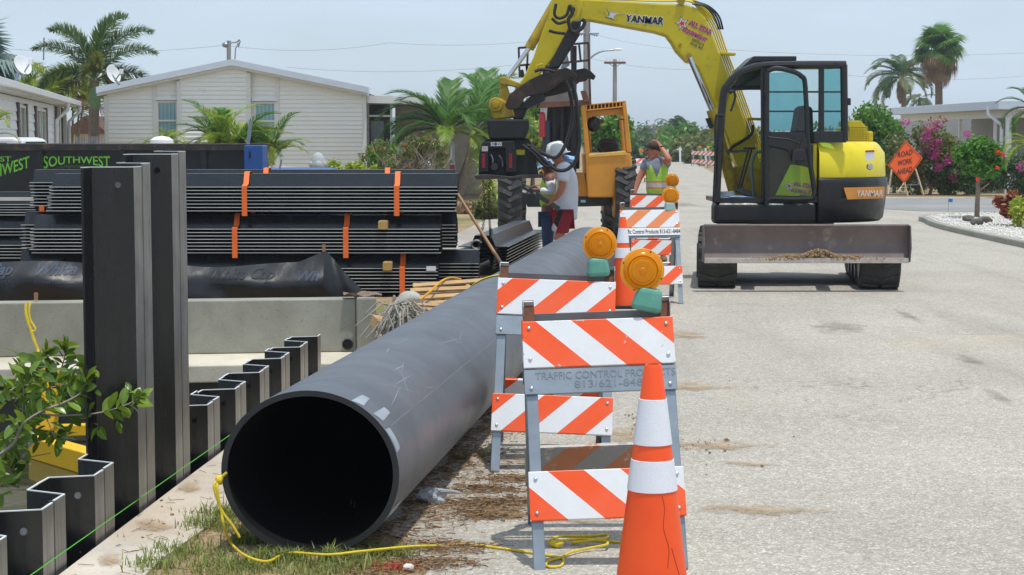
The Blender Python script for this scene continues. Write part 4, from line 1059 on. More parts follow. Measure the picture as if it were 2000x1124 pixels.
# crawler belts
def track(xc):
    tr = MB(uM); HL, RR, W_ = 1.05, .30, .43
    prof = []
    for k in range(13): a = R(-90 - 15 * k); prof.append((-HL + RR * math.cos(a), RR + RR * math.sin(a)))
    for k in range(13): a = R(90 - 15 * k); prof.append((HL + RR * .93 * math.cos(a), RR + RR * .93 * math.sin(a) ))
    o = tr.prism([(xc - W_ / 2, y, z) for y, z in prof], (W_, 0, 0)).build('crawler_track', M_RUBBER, EX, bevel=.02)
    lug = MB(uM); per = []
    pts = prof + [prof[0]]
    tot = 0; acc = []
    for (a, b), (c_, d_) in zip(pts, pts[1:]):
        L_ = math.hypot(c_ - a, d_ - b); acc.append((tot, L_, a, b, c_, d_)); tot += L_
    for k in range(44):
        s_ = tot * k / 44
        for (t0, L_, a, b, c_, d_) in acc:
            if t0 <= s_ < t0 + L_:
                f = (s_ - t0) / L_; y, z = a + (c_ - a) * f, b + (d_ - b) * f; ty, tz = (c_ - a) / L_, (d_ - b) / L_
                ny, nz_ = -tz, ty
                if ny * y + nz_ * (z - RR) < 0: ny, nz_ = -ny, -nz_
                for sx in (-1, 1):
                    p0 = Vector((xc + sx * .03, y + ny * .006, z + nz_ * .006)); p1 = Vector((xc + sx * (W_ / 2 - .012), y + ny * .006 + ty * .06, z + nz_ * .006 + tz * .06))
                    lug.bar(p0, p1, .045, .022, (0, ny, nz_))
                break
    lug.v = [Vector((p.x, p.y, max(.004, p.z))) for p in lug.v]
    lug.build('track_lugs', M_RUBBER, o)['kind'] = 'stuff'
    for yy in (-HL, -.5, 0, .5, HL):
        r_ = .2 if abs(yy) > .9 else .09; zz = RR if abs(yy) > .9 else .16
        for sx in (-1, 1): MB(uM).cyl((xc + sx * W_ / 2, yy, zz), (xc + sx * (W_ / 2 + .012), yy, zz), r_, n=20).build('roller', M_BLACK, o, smooth=True)
track(-.826); track(.979)
MB(uM).bb(-.60, .755, -.7, .7, .26, .5).build('under_frame', M_BLACK, EX, bevel=.03)
MB(uM).cyl((.05, .1, .5), (.05, .1, .73), .5, n=36).build('slew_ring', M_BLACK, EX, smooth=True)
# dozer blade
M_BLADE = mat('worn blade steel', c(112, 100, 97), .5, .35, .2, 3, bump=.2, bscale=40, dirt=(c(190, 182, 172), .1, 7))
bp = []
for k in range(9):
    t_ = k / 8; bp.append((-1.66 + .11 * math.sin(math.pi * (.15 + .75 * t_)), .335 + .385 * (1 - t_)))
bx0, bx1 = -1.16, 1.08
bladeM = Matrix.Translation((3.26, 21.2, .006))
front = [Vector((bx0, y, z)) for y, z in bp]; back = [Vector((bx0, y + .03, z)) for y, z in bp][::-1]
bo = MB(bladeM).prism(front + back, (bx1 - bx0, 0, 0)).build('dozer_blade', M_BLADE, EX, smooth=True, angle=30)
MB(bladeM).bb(bx0 + .002, bx1 - .002, bp[8][0] - .035, bp[8][0] + .012, .318, .375).build('cutting_edge', mat('scraped edge', c(196, 186, 178), .35, .7, .2, 12, dirt=(c(120, 84, 64), .2, 10)), bo, bevel=.004)
MB(bladeM).bb(bx0, bx1, bp[0][0] - .012, bp[0][0] + .04, .722, .742).build('top_lip', mat('blade top lip', c(140, 130, 126), .5, .4, .2, 12), bo, bevel=.004)
for xx in (bx0 - .013, bx1 + .001): MB(bladeM).prism([(xx, -1.67, .33), (xx, -1.72, .5), (xx, -1.67, .73), (xx, -1.53, .73), (xx, -1.53, .33)], (.012, 0, 0)).build('end_plate', M_BLADE, bo)
for xx in (-.42, .42): MB(uM).bar((xx, -.8, .36), (xx, -1.44, .46), .13, .16).build('blade_arm', M_BLACK, EX)
m = MB(bladeM); rnd = random.Random(8)
for k in range(520):
    xx = rnd.triangular(-.66, .84, .1); hgt = .05 + .04 * math.sin(xx * 6 + 1) + .02 * math.sin(xx * 15)
    m.blob((xx, bp[8][0] - .005 + rnd.uniform(-.03, .03), .36 + rnd.random() * max(.01, hgt)), tuple(rnd.uniform(.008, .022) for _ in range(3)), k, .25, 6, 4)
so_ = m.build('soil_heap', mat('tan soil', c(150, 124, 92), .95, 0, .25, 30)); props(so_, 'heap of tan soil lying on the excavator blade', 'soil', kind='stuff')
# upper structure
def plan(x0, a0, a1, R_=1.06, front=True):
    pts = [(XC + R_ * math.cos(R(a)), YC + R_ * math.sin(R(a))) for a in np.linspace(a0, a1, 33)]
    return pts + ([(x0, YC + R_ * math.sin(R(a1))), (x0, YC + R_ * math.sin(R(a0)))] if front else [])
def slabp(pl, z0, z1): return MB().prism([(x, y, z0) for x, y in pl], (0, 0, z1 - z0))
zs0, zs1, zt1, zt2 = at_y(1500, 438, 20.3).z, at_y(1450, 396, 20.3).z, at_y(1660, 348, 20.3).z, at_y(1660, 277, 20.3).z
fx = xat(1392, 20.3)
slabp([(fx + .02, 20.27), (fx, 20.45), (fx + .09, 21.2), (fx + .24, 22.0), (fx + .45, 22.3), (xat(1595, 20.3), 22.3), (xat(1595, 20.3), 20.27)], zs0, zs1).build('front_skirt', M_BLACK, EX, bevel=.05, seg=3)
tail = plan(xat(1597, 20.3), -84, 84)
TAILSK = True
def loft(levels, x0):
    m = MB(); n0 = None
    rings = [[Vector((x, y, z)) for x, y in plan(x0, -84, 84, r_)] for z, r_ in levels]; n0 = len(rings[0])
    m.add([p for r_ in rings for p in r_], [(i * n0 + k, i * n0 + (k + 1) % n0, (i + 1) * n0 + (k + 1) % n0, (i + 1) * n0 + k) for i in range(len(rings) - 1) for k in range(n0)] + [tuple(range(n0 - 1, -1, -1)), tuple(range((len(rings) - 1) * n0, len(rings) * n0))])
    return m
hh = zt2 - zt1
loft([(zs0 + .01, .99), (zs0 + .05, 1.03), (zs0 + .2, 1.05), (zt1 - .06, 1.075), (zt1 - .015, 1.07), (zt1 - .003, 1.055)], xat(1597, 20.3)).build('tail_skirt', M_BLACK, EX, smooth=True, angle=50)
loft([(zt1 + .003, 1.045), (zt1 + .02, 1.05), (zt1 + hh * .68, 1.035), (zt2 - hh * .1, .97), (zt2 - .012, .94), (zt2, .90)], xat(1600, 20.3)).build('counterweight_cover', M_YELLOW_LIT, EX, smooth=True, angle=50)
MB().prism(ppl([(1497, 284), (1588, 284), (1588, 392), (1497, 392)], 20.335), (0, .02, 0)).build('cab_shade_sheet', M_BLACKP, EX)  # black sheet standing in for the shaded cab interior behind the door
pl = [(xat(1586, 20.32), 20.33), (xat(1586, 20.3), 22.2), (xat(1596, 20.3), 22.2), (xat(1596, 20.3), 20.33)]
slabp(pl, zs1 + .003, zt2 - .02).build('side_cover', M_YELLOW_LIT, EX, bevel=.02)
m = MB()
m.prism(ppl([(1610, 396), (1606, 285), (1608, 282), (1610, 396)], 20.262), (0, .003, 0)); 
MB().prism(ppl([(1648, 367), (1728, 365), (1727, 386), (1722, 388), (1655, 390)], 20.262), (0, .006, 0)).build('badge_plate', mat('orange badge', c(224, 150, 62), .4), EX)
text('YANMAR', 'badge_lettering', M_WHITE, EX, at_y(1674, 384, 20.255), 12 * 20.255 / F, width=50 * 20.255 / F, bold=.005, shear=.15)
MB().prism(ppl([(1690, 295), (1708, 294), (1708, 313), (1690, 314)], 20.26), (0, .004, 0)).build('warning_label', M_WHITE, EX)
MB().prism(ppl([(1690, 294.5), (1708, 293.5), (1708, 297), (1690, 298)], 20.256), (0, .003, 0)).build('warning_band', mat('red band', c(190, 40, 50), .5), EX)
MB().lathe([(.0, .012), (.03, .012), (.04, 0)], at_y(1699, 326, 20.265), 16, (0, -1, 0)).build('lock', M_CHROME, EX, smooth=True)
# engine grille box behind the cab
g0 = at_y(1655, 277, 20.9); 
gm = MB(); gx0, gx1, gz0, gz1 = xat(1656, 20.9), xat(1692, 20.9), at_y(0, 277, 20.9).z, at_y(0, 248, 20.9).z
for k in range(8): gm.bar((gx0 + (gx1 - gx0) * k / 7, 20.9, gz0), (gx0 + (gx1 - gx0) * k / 7 - .02, 20.9, gz1), .012, .012, (0, 1, 0))
for k in range(8): gm.bar((gx0, 20.895, gz0 + (gz1 - gz0) * k / 7), (gx1, 20.895, gz0 + (gz1 - gz0) * k / 7), .012, .012)
gm.build('grille', M_YELLOW, EX)
MB().bb(gx0, gx1 - .01, 20.95, 21.8, gz0, gz1 - .01).build('exhaust_guard', M_YELLOWD, EX, bevel=.02)
MB().prism(ppl([(1656, 248), (1692, 248), (1680, 236), (1656, 236)], 20.9), (0, .6, 0)).build('guard_hood', M_YELLOW, EX, bevel=.01)
MB().bb(xat(1692, 20.9), xat(1704, 20.9), 20.92, 21.3, gz0, gz0 + .12).build('hood_step', M_YELLOW, EX, bevel=.02)
# cab
YN, YF = 20.30, 21.25
cabo = MB().bb(xat(1396, YN), xat(1652, YN), YN, YF, zs1 + .002, zs1 + .05).build('cab_floor', M_BLACKP, EX)
sidepath = [(1399, 395), (1402, 330), (1408, 240), (1414, 182), (1421, 168), (1436, 150), (1458, 137), (1490, 129), (1560, 127), (1652, 127)]
for Y in (YN, YF):
    MB().tube(smoothpath(ppl(sidepath, Y), 4), .045, 8).build('side_rail', M_BLACKP, EX, smooth=True)
    MB().tube(ppl([(1648, 127), (1650, 276)], Y), .042, 8).build('rear_pillar', M_BLACKP, EX, smooth=True)
    MB().bar(*ppl([(1604, 129), (1604, 276)], Y), .06, .06).build('middle_pillar', M_BLACKP, EX, bevel=.01)
    MB().bar(*ppl([(1492, 130), (1494, 395)], Y), .075, .06, (0, 1, 0)).build('door_pillar', M_BLACKP, EX, bevel=.01)
    MB().prism(ppl([(1590, 257), (1653, 257), (1653, 279), (1590, 279)], Y - .03 if Y == YN else Y - .01), (0, .04, 0)).build('lower_panel', M_BLACKP, EX, bevel=.006)
MB().bar(at_y(1412, 190, YN), at_y(1412, 190, YF), .05, .06).build('front_beam', M_BLACKP, EX)
MB().prism(ppl([(1452, 139), (1488, 121), (1560, 119), (1652, 121), (1656, 129), (1490, 131)], YN - .03), (0, YF - YN + .06, 0)).build('roof', M_BLACKP, EX, bevel=.02)
MB().prism(ppl([(1440, 140), (1472, 110), (1556, 110), (1556, 119), (1480, 121)], YN + .12), (0, .6, 0)).build('roof_visor', M_BLACKP, EX, bevel=.01)
M_GLASS = glassmat('teal cab glass', (.28, .58, .6), .07); M_GLASSC = glassmat('clear cab glass', (.74, .88, .88), .06)
MB().add([at_y(1404, 300, YN), at_y(1414, 182, YN), at_y(1414, 182, YF), at_y(1404, 300, YF)], [(0, 1, 2, 3)]).build('windscreen', M_GLASSC, EX)
MB().add(ppl([(1608, 133), (1646, 133), (1646, 255), (1608, 255)], YN), [(0, 1, 2, 3)]).build('rear_side_glass', M_GLASS, EX)
MB().add([at_y(1649, 133, YN + .06), at_y(1649, 133, YF - .06), at_y(1650, 255, YF - .06), at_y(1650, 255, YN + .06)], [(0, 1, 2, 3)]).build('rear_glass', M_GLASS, EX)
for a, b in ((1500, 1600), (1608, 1646)): MB().add(ppl([(a, 133), (b, 133), (b, 258), (a, 258)], YF), [(0, 1, 2, 3)]).build('far_side_glass', M_GLASSC, EX)
MB().prism(ppl([(1500, 258), (1604, 258), (1604, 395), (1500, 395)], YF), (0, .03, 0)).build('far_lower_panel', M_BLACKP, EX)
for py in (180, 218): MB().bar(*ppl([(1496, py), (1650, py)], YF - .02), .02, .02).build('guard_bar', M_BLACKP, EX)
MB().prism(ppl([(1417, 178), (1430, 160), (1460, 143), (1488, 135), (1488, 175)], YF), (0, .012, 0)).build('roof_side_glass', mat('grey green panel', c(96, 110, 102), .4), EX)
MB().bar(*ppl([(1424, 182), (1490, 140)], YF - .1), .04, .04).build('front_brace', M_BLACKP, EX)
MB().bar(*ppl([(1414, 172), (1492, 172)], YF), .05, .05).build('far_header', M_BLACKP, EX)
# swung-back door
YDo = YN - .075
dfr = [(1498, 140), (1515, 134), (1545, 139), (1566, 150), (1573, 170), (1579, 290), (1590, 370), (1589, 382), (1580, 389), (1505, 388), (1498, 380)]
door = MB().tube(smoothpath(ppl(dfr + [dfr[0]], YDo), 3), .028, 8).build('door', M_BLACKP, EX, smooth=True)
MB().prism(ppl([(1500, 258), (1576, 258), (1585, 330), (1560, 322), (1535, 292), (1500, 285)], YDo - .008), (0, .02, 0)).build('door_panel', M_BLACKP, door, bevel=.004)
MB().add(ppl([(1501, 143), (1540, 141), (1567, 155), (1574, 256), (1501, 256)], YDo), [(0, 1, 2, 3, 4)]).build('door_upper_glass', M_GLASS, door)
MB().add(ppl([(1501, 288), (1535, 294), (1560, 323), (1583, 331), (1588, 383), (1501, 385)], YDo), [(0, 1, 2, 3, 4, 5)]).build('door_lower_glass', M_GLASSC, door)
MB().prism(ppl([(1548, 292), (1572, 290), (1576, 314), (1546, 316)], YDo - .06), (0, .05, 0)).build('mirror', M_BLACKP, door, bevel=.012)
MB().tube(ppl([(1500, 268), (1540, 272), (1562, 281)], YDo - .03), .01, 6).build('door_handle', M_BLACKP, door)
MB().prism(ppl([(1561, 290), (1568, 270), (1576, 269), (1578, 290)], YDo - .03), (0, .02, 0)).build('mirror_bracket', M_BLACKP, door)
# green company plate seen through the door
MB().prism(ppl([(1544, 322), (1584, 326), (1586, 384), (1514, 382)], 20.325), (0, .003, 0)).build('lime_panel', mat('lime yellow cover', c(176, 190, 24), .4), EX)
def star(cx, cy, r_, Y, m_, nm, off):
    pts = [(cx + (r_ if k % 2 == 0 else r_ * .42) * math.cos(R(-90 + 36 * k - 12)), cy + (r_ if k % 2 == 0 else r_ * .42) * math.sin(R(-90 + 36 * k - 12))) for k in range(10)]
    MB().prism(ppl(pts, Y - off), (0, .0012, 0)).build(nm, m_, EX)
M_NAVY = mat('navy decal', c(34, 44, 82), .5); M_RED = mat('red decal', c(206, 44, 58), .5); M_PINK = mat('pink decal', c(206, 84, 150), .5)
def allstar(cx, cy, k, Y, ang):
    star(cx, cy, 15 * k, Y, M_NAVY, 'star_outline', .002); star(cx, cy, 12.5 * k, Y, M_WHITE, 'star_white', .0042); star(cx, cy, 8 * k, Y, M_RED, 'star_red', .0064)
    xd = (math.cos(R(ang)), 0, -math.sin(R(ang))); yd = (math.sin(R(ang)), 0, math.cos(R(ang))); s_ = Y / F
    lines = [('ALL STAR', 11, -9, 50, 11, M_PINK, .03), ('EQUIPMENT', 6, 9, 52, 10, M_PINK, .03), ('RENTALS &', 32, 19, 26, 5.5, M_NAVY, .005), ('SALES, INC.', 32, 27, 28, 5.5, M_NAVY, .005)]
    o = at_y(cx, cy, Y - .003)
    for tx, dx, dy, wd, h, m_, bo_ in lines:
        org = o + Vector(xd) * (dx * k * s_) + Vector(yd) * (-(dy + h * .5) * k * s_)
        text(tx, 'decal_lettering', m_, EX, org, h * k * s_, xd=xd, yd=yd, width=wd * k * s_, bold=bo_)
        if m_ is M_PINK: text(tx, 'decal_lettering_shadow', M_NAVY, EX, org + Vector((.004, .0015, -.005)), h * k * s_, xd=xd, yd=yd, width=wd * k * s_, bold=bo_ + .02)
allstar(1541, 364, .75, 20.322, 8)
# seat, levers, hoses in the cab
M_SEAT = mat('dark seat vinyl', c(38, 40, 42), .7)
MB().prism(ppl([(1538, 330), (1556, 250), (1562, 212), (1572, 205), (1588, 210), (1592, 330)], 20.62), (0, .45, 0)).build('seat_back', M_SEAT, EX, bevel=.05, seg=3)
MB().prism(ppl([(1505, 330), (1592, 326), (1592, 352), (1505, 350)], 20.6), (0, .5, 0)).build('seat_cushion', M_SEAT, EX, bevel=.04)
for a, b in (((1441, 368), (1462, 292)), ((1446, 370), (1468, 292))): MB().tube(ppl([a, b], 20.6), .012, 6).build('travel_lever', M_HOSE, EX)
MB().tube(smoothpath(ppl([(1472, 385), (1468, 330), (1474, 302), (1488, 296)], 20.45), 5), .018, 8).build('lever_tower', mat('green grey tube', c(72, 92, 90), .5), EX, smooth=True)
MB().tube(ppl([(1452, 290), (1475, 290)], 20.55), .014, 6).build('lever_grip', M_HOSE, EX)
MB().bar(*ppl([(1418, 297), (1458, 295)], 20.6), .03, .03).build('console_bar', M_BLACKP, EX)
MB().prism(ppl([(1436, 372), (1450, 366), (1478, 380), (1472, 388)], 20.45), (0, .3, 0)).build('pedal', M_BLACKP, EX)
MB().blob(at_y(1440, 386, 20.4), (.17, .12, .02), 4, .3, 20, 8).build('blue_cloth', mat('light blue cloth', c(118, 148, 186), .9), label='light blue cloth on the floor of the excavator cab', cat='cloth')
MB().lathe([(.0, .05), (.09, .05), (.1, .0)], at_y(1418, 383, 20.45), 16).build('grey_drum', mat('grey plastic', c(120, 126, 134), .5), EX, smooth=True)
MB().tube(smoothpath(ppl([(1427, 218), (1436, 190), (1431, 178), (1419, 180)], YN - .02), 4), .014, 6).build('grab_rail', M_BLACKP, EX, smooth=True)
MB().tube(smoothpath(ppl([(1398, 370), (1397, 240), (1404, 226), (1414, 226)], YN - .05), 4), .012, 6).build('front_grab_rail', M_BLACKP, EX, smooth=True)
MB().prism(ppl([(1652, 192), (1662, 192), (1662, 206), (1652, 206)], YN), (0, .08, 0)).build('rear_mirror', M_BLACKP, EX, bevel=.006)
# boom
BY = 21.42; BT = .27
boomp = [(1114, 0), (1140, -2), (1287, 7), (1342, 9), (1362, 17), (1380, 38), (1396, 78), (1424, 150), (1483, 312), (1488, 345), (1455, 350), (1437, 318), (1405, 230), (1364, 134), (1352, 124), (1342, 122), (1334, 114), (1321, 100), (1312, 84), (1302, 71), (1280, 64), (1150, 40), (1124, 42), (1112, 22)]
boom = MB().prism(ppl(boomp, BY), (0, BT, 0)).build('boom', M_YELLOW, EX, bevel=.018, seg=2)
k_ = BY / F
for dx, dy in ((-1.1, -1), (1.1, -1), (-1.1, 1), (1.1, 1)): text('YANMAR', 'boom_lettering_edge', M_WHITE, boom, at_y(1222.5 + dx, 43.5 + dy, BY - .0012), 15 * k_, xd=(1, 0, -.085), yd=(.04, 0, 1), width=72 * k_, bold=.004, shear=.12)
text('YANMAR', 'boom_lettering', M_NAVY, boom, at_y(1222.5, 43.5, BY - .003), 15 * k_, xd=(1, 0, -.085), yd=(.04, 0, 1), width=72 * k_, bold=.004, shear=.12)
bird = [(1185, 17), (1192, 24), (1199, 25), (1219, 28), (1204, 28), (1198, 34), (1199, 38), (1192, 35), (1184, 34), (1190, 31), (1191, 25)]
MB().prism(ppl([(1191.5 + (x - 1193) * 1.13, 28 + (y - 28) * 1.15) for x, y in bird], BY - .002), (0, .0012, 0)).build('bird_outline', M_NAVY, boom)
MB().prism(ppl(bird, BY - .004), (0, .0012, 0)).build('bird_emblem', mat('silver decal', c(206, 210, 214), .4), boom)
allstar(1332, 46, .98, BY, 26)
for cx, cy, r_ in ((1344, 112, .055), (1328, 88, .018), (1118, 20, .06), (1330, 2, .05)): MB().lathe([(.0005, .02), (r_ * .5, .02), (r_ * .55, .026), (r_, .026), (r_, 0)], at_y(cx, cy, BY), 20, (0, -1, 0)).build('boom_pin', M_YELLOWD, boom, smooth=True)
for k in range(5):
    off = k * 4.2
    pth = [(1130, -3 - off * .2), (1290, 3 - off * .5), (1345, 3 - off * .4), (1364 + off * .5, 18 - off * .3), (1383 + off, 50 - off * .2), (1401 + off, 96), (1425 + off, 160), (1464 + off, 268), (1478 + off, 310)]
    MB().tube(smoothpath(ppl(pth, BY + .02 + .035 * k), 5), .011, 6).build('boom_line', M_YELLOW, boom, smooth=True)
for cx, cy, a in ((1418, 106, -20), (1470, 233, -22)): 
    p = at_y(cx + 3, cy, BY + .02); MB().box(p, (.17, .2, .03), (0, R(a + 24), 0)).build('line_clamp', M_YELLOW, boom, bevel=.006)
for k in range(3): MB().tube(smoothpath(ppl([(1352, 8 - 3 * k), (1375 + 4 * k, 12), (1394 + 5 * k, 32), (1404 + 4 * k, 58)], BY + .04 * k), 5), .012, 6).build('boom_hose', M_HOSE, boom, smooth=True)
# boom cylinder
cA, cB, cC = at_y(1347, 113, BY - .07), at_y(1391, 217, BY - .07), at_y(1432, 372, BY - .07)
MB().cyl(cA, cB, .033, n=14).build('cylinder_rod', M_CHROME, EX, smooth=True)
MB().cyl(cB.lerp(cA, .02), cC, .065, n=18).build('cylinder_barrel', M_YELLOWD, EX, smooth=True)
MB().prism(ppl([(1378, 232), (1387, 230), (1394, 249), (1386, 252)], BY - .16), (0, .05, 0)).build('work_lamp', M_BLACK, EX)
MB().tube(smoothpath(ppl([(1470, 244), (1468, 262), (1446, 278), (1430, 288), (1418, 306)], BY - .1), 5), .018, 8).build('swing_hose', M_HOSE, EX, smooth=True)
MB().prism(ppl([(1426, 330), (1448, 322), (1490, 330), (1492, 394), (1440, 394)], BY - .02), (0, .35, 0)).build('boom_bracket', M_YELLOWD, EX, bevel=.02)
# arm with its cylinder
AY = 21.40
armp = [(1082, -12), (1100, -14), (1134, -6), (1138, 16), (1130, 42), (1110, 78), (1058, 142), (1036, 178), (1018, 186), (1004, 176), (1022, 152), (1042, 112), (1066, 40)]
arm = MB().prism(ppl(armp, AY), (0, .24, 0)).build('arm', M_YELLOW, EX, bevel=.016)
MB().prism(ppl([(1118, 40), (1136, 38), (1132, 70), (1092, 134), (1064, 140), (1080, 112)], AY - .06), (0, .34, 0)).build('thumb_cylinder', M_BLACK, EX, bevel=.03, seg=3)
a1, a2, a3 = at_y(1086, 4, AY + .06), at_y(1033, 95, AY + .06), at_y(992, 152, AY + .06)
MB().cyl(a1, a2, .06, n=18).build('cylinder_barrel', M_YELLOWD, EX, smooth=True)
MB().cyl(a2, a3, .028, n=12).build('cylinder_rod', M_CHROME, EX, smooth=True)
MB().prism(ppl([(975, 152), (984, 150), (1019, 164), (1016, 174), (1000, 168), (984, 166), (976, 164)], AY - .03), (0, .3, 0)).build('link', M_YELLOWD, EX, bevel=.012)
MB().prism(ppl([(978, 160), (990, 164), (1000, 198), (978, 206), (974, 190)], AY + .02), (0, .2, 0)).build('link', M_YELLOWD, EX, bevel=.012)
M_THUMB = mat('greasy worn steel', c(54, 46, 42), .45, .3, .3, 5, bump=.25, bscale=40, dirt=(c(120, 82, 60), .3, 6))
th = [(986, 206), (994, 186), (1014, 170), (1034, 156), (1060, 144), (1088, 136), (1106, 132), (1118, 138), (1128, 148), (1124, 156), (1114, 152), (1108, 158), (1096, 160), (1070, 180), (1046, 186), (1026, 190), (1012, 214), (992, 214)]
MB().prism(ppl(th, AY - .16), (0, .07, 0)).build('thumb_plate', M_THUMB, EX, bevel=.012)
th2 = [(x + 36, y + 1) for x, y in th if x > 1010]; MB().prism(ppl(th2, AY + .26), (0, .07, 0)).build('thumb_plate', M_THUMB, EX, bevel=.012)
MB().prism(ppl([(1038, 186), (1060, 180), (1066, 196), (1030, 214), (1010, 214)], AY - .05), (0, .2, 0)).build('thumb_link', M_BLACK, EX, bevel=.01)
MB().prism(ppl([(962, 196), (978, 192), (1000, 206), (1006, 230), (966, 234), (958, 216)], AY - .05), (0, .3, 0)).build('coupler', M_YELLOWD, EX, bevel=.02)
for r_, w_ in ((.085, .05), (.05, .08), (.03, .1)): MB().lathe([(.0005, w_), (r_ * .9, w_), (r_, w_ - .012), (r_, 0)], at_y(968, 205, AY - .05), 20, (0, -1, 0)).build('coupler_boss', M_YELLOWD, EX, smooth=True)
MB().prism(ppl([(1000, 205), (1022, 196), (1030, 214), (1022, 234), (1002, 234)], AY - .02), (0, .24, 0)).build('coupler_cheek', M_BLACK, EX, bevel=.02)
# black hoses hanging from the arm to the hammer
for j, pth in enumerate([[(1086, 8), (1083, 28), (1092, 36), (1106, 30), (1112, 12)], [(1078, 36), (1090, 46), (1106, 42)], [(1072, 60), (1086, 64), (1104, 66)], [(1044, 140), (1060, 136), (1084, 140)],
                         [(1104, 156), (1114, 186), (1118, 226), (1112, 258), (1100, 292), (1084, 308), (1060, 300), (1040, 288), (1028, 284)],
                         [(1118, 160), (1126, 196), (1130, 240), (1132, 276), (1126, 310), (1110, 330), (1090, 333), (1072, 322), (1050, 300), (1036, 290)],
                         [(1112, 10), (1118, 26), (1110, 40), (1118, 62), (1134, 58), (1142, 44), (1136, 38)], [(1020, 284), (1042, 300), (1062, 322), (1074, 326)]]):
    MB().tube(smoothpath(ppl(pth, AY - .22 - .05 * (j % 2)), 5), .022 if j > 3 else .018, 8).build('arm_hose', M_HOSE, EX, smooth=True)
MB().tube(smoothpath(ppl([(1047, 144), (1049, 130), (1060, 126)], AY - .05), 4), .012, 6).build('hose_fitting', M_YELLOW, EX)
# vibratory hammer: held by the arm, a thing of its own
HY = 21.2
hm = thing('vibratory_hammer', 'black vibratory pile hammer hanging from the excavator arm, small name plate on its face', 'hammer', tuple(at_y(995, 350, HY)))
M_HAM = mat('black hammer paint', c(27, 28, 30), .5, .1, .25, 5, rvar=.12, dirt=(c(80, 74, 68), .14, 7))
MB().prism(ppl([(951, 233), (1033, 233), (1034, 250), (1026, 272), (956, 272), (952, 255)], HY), (0, .5, 0)).build('upper_bracket', M_HAM, hm, bevel=.02)
MB().prism(ppl([(948, 272), (1034, 272), (1044, 290), (1052, 344), (934, 344), (936, 300), (942, 280)], HY + .12), (0, .4, 0)).build('housing', M_HAM, hm, bevel=.015)
MB().prism(ppl([(942, 278), (1004, 275), (1009, 300), (1009, 337), (988, 337), (986, 290), (954, 290), (954, 337), (936, 337), (936, 300)], HY), (0, .12, 0)).build('face_plate', M_HAM, hm, bevel=.008)
MB().lathe([(.0005, .1), (.045, .1), (.055, .06), (.055, 0)], at_y(966, 326, HY + .12), 18, (0, -1, 0)).build('motor', mat('grey motor', c(54, 54, 56), .5, .3), hm, smooth=True)
for pth in ([(958, 302), (962, 312), (961, 322)], [(974, 304), (981, 314), (982, 326)]): MB().tube(smoothpath(ppl(pth, HY + .06), 4), .014, 6).build('hydraulic_line', M_STEEL, hm)
for px in (1020, 1035, 1046): MB().bar(*ppl([(px, 304), (px, 340)], HY + .11), .02, .03).build('rib', M_HAM, hm)
MB().prism(ppl([(926, 343), (948, 341), (1000, 345), (1016, 342), (1060, 341), (1060, 348), (930, 351)], HY - .05), (0, .6, 0)).build('base_plate', mat('worn base plate', c(74, 68, 66), .5, .4, .25, 8), hm, bevel=.006)
MB().prism(ppl([(957.5, 277), (981, 277), (981, 287), (957.5, 287)], HY - .003), (0, .002, 0)).build('name_plate', mat('grey blue plate', c(70, 78, 88), .5), hm)
text('SC 255', 'name_lettering', M_WHITE, hm, at_y(958.6, 285.6, HY - .005), 7.4 * HY / F, width=21.5 * HY / F, bold=.02)
MB().prism(ppl([(941, 286), (953, 286), (953, 296), (941, 296)], HY - .003), (0, .002, 0)).build('sticker', mat('faded sticker', c(190, 176, 182), .5, 0, .2, 40), hm)
MB().prism(ppl([(1008, 293), (1025, 293), (1025, 303), (1008, 303)], HY + .1), (0, .01, 0)).build('yellow_sticker', mat('yellow sticker', c(200, 190, 40), .5), hm)
for cx, y0 in ((944.5, 328), (997.5, 328)): text('MOVAX', 'vertical_lettering', M_RED, hm, at_y(cx + 3.2, y0, HY - .004), 6.4 * HY / F, xd=(0, 0, 1), yd=(-1, 0, 0), width=28 * HY / F, bold=.02)
# lifting chains
for name_, pth, lab in (('lifting_chain', [(956, 350), (955, 400), (957, 445), (958, 462)], 'dark lifting chain hanging from the hammer to the grey bundle'), ('lifting_chain', [(944, 350), (946, 420), (938, 470), (933, 488)], 'second dark chain left of the first, ending in a shackle')):
    pts = smoothpath(ppl(pth, HY - .1), 16); m = MB()
    for k, (p, q_) in enumerate(zip(pts, pts[1:])):
        dv = (q_ - p); Lk = dv.length * .62; dv.normalize(); sd = Vector((1, 0, 0)) if k % 2 else Vector((0, 1, 0)); sd = (sd - dv * sd.dot(dv)).normalized(); ce = (p + q_) / 2
        m.tube([ce + dv * (Lk * math.cos(a)) + sd * (.013 * math.sin(a)) for a in np.linspace(0, 2 * math.pi, 9)[:-1]], .0045, 4, closed=True)
    m.build(name_, mat('rusty chain', c(66, 52, 46), .6, .6, .3, 20), label=lab, cat='chain', group='lifting chains')
MB().prism(ppl([(955, 448), (961, 446), (966, 463), (957, 464)], HY - .1), (0, .03, 0)).build('chain_hook', M_GALV, label='grey hook at the lower end of the lifting chain', cat='hook')
sk = at_y(931, 478, HY - .1)
MB().tube([sk + Vector((.06 * math.cos(a), 0, .05 * math.sin(a))) for a in np.linspace(.4, 5.4, 14)], .012, 6).build('shackle', M_STEEL, smooth=True, label='bright steel shackle on the second chain', cat='shackle')

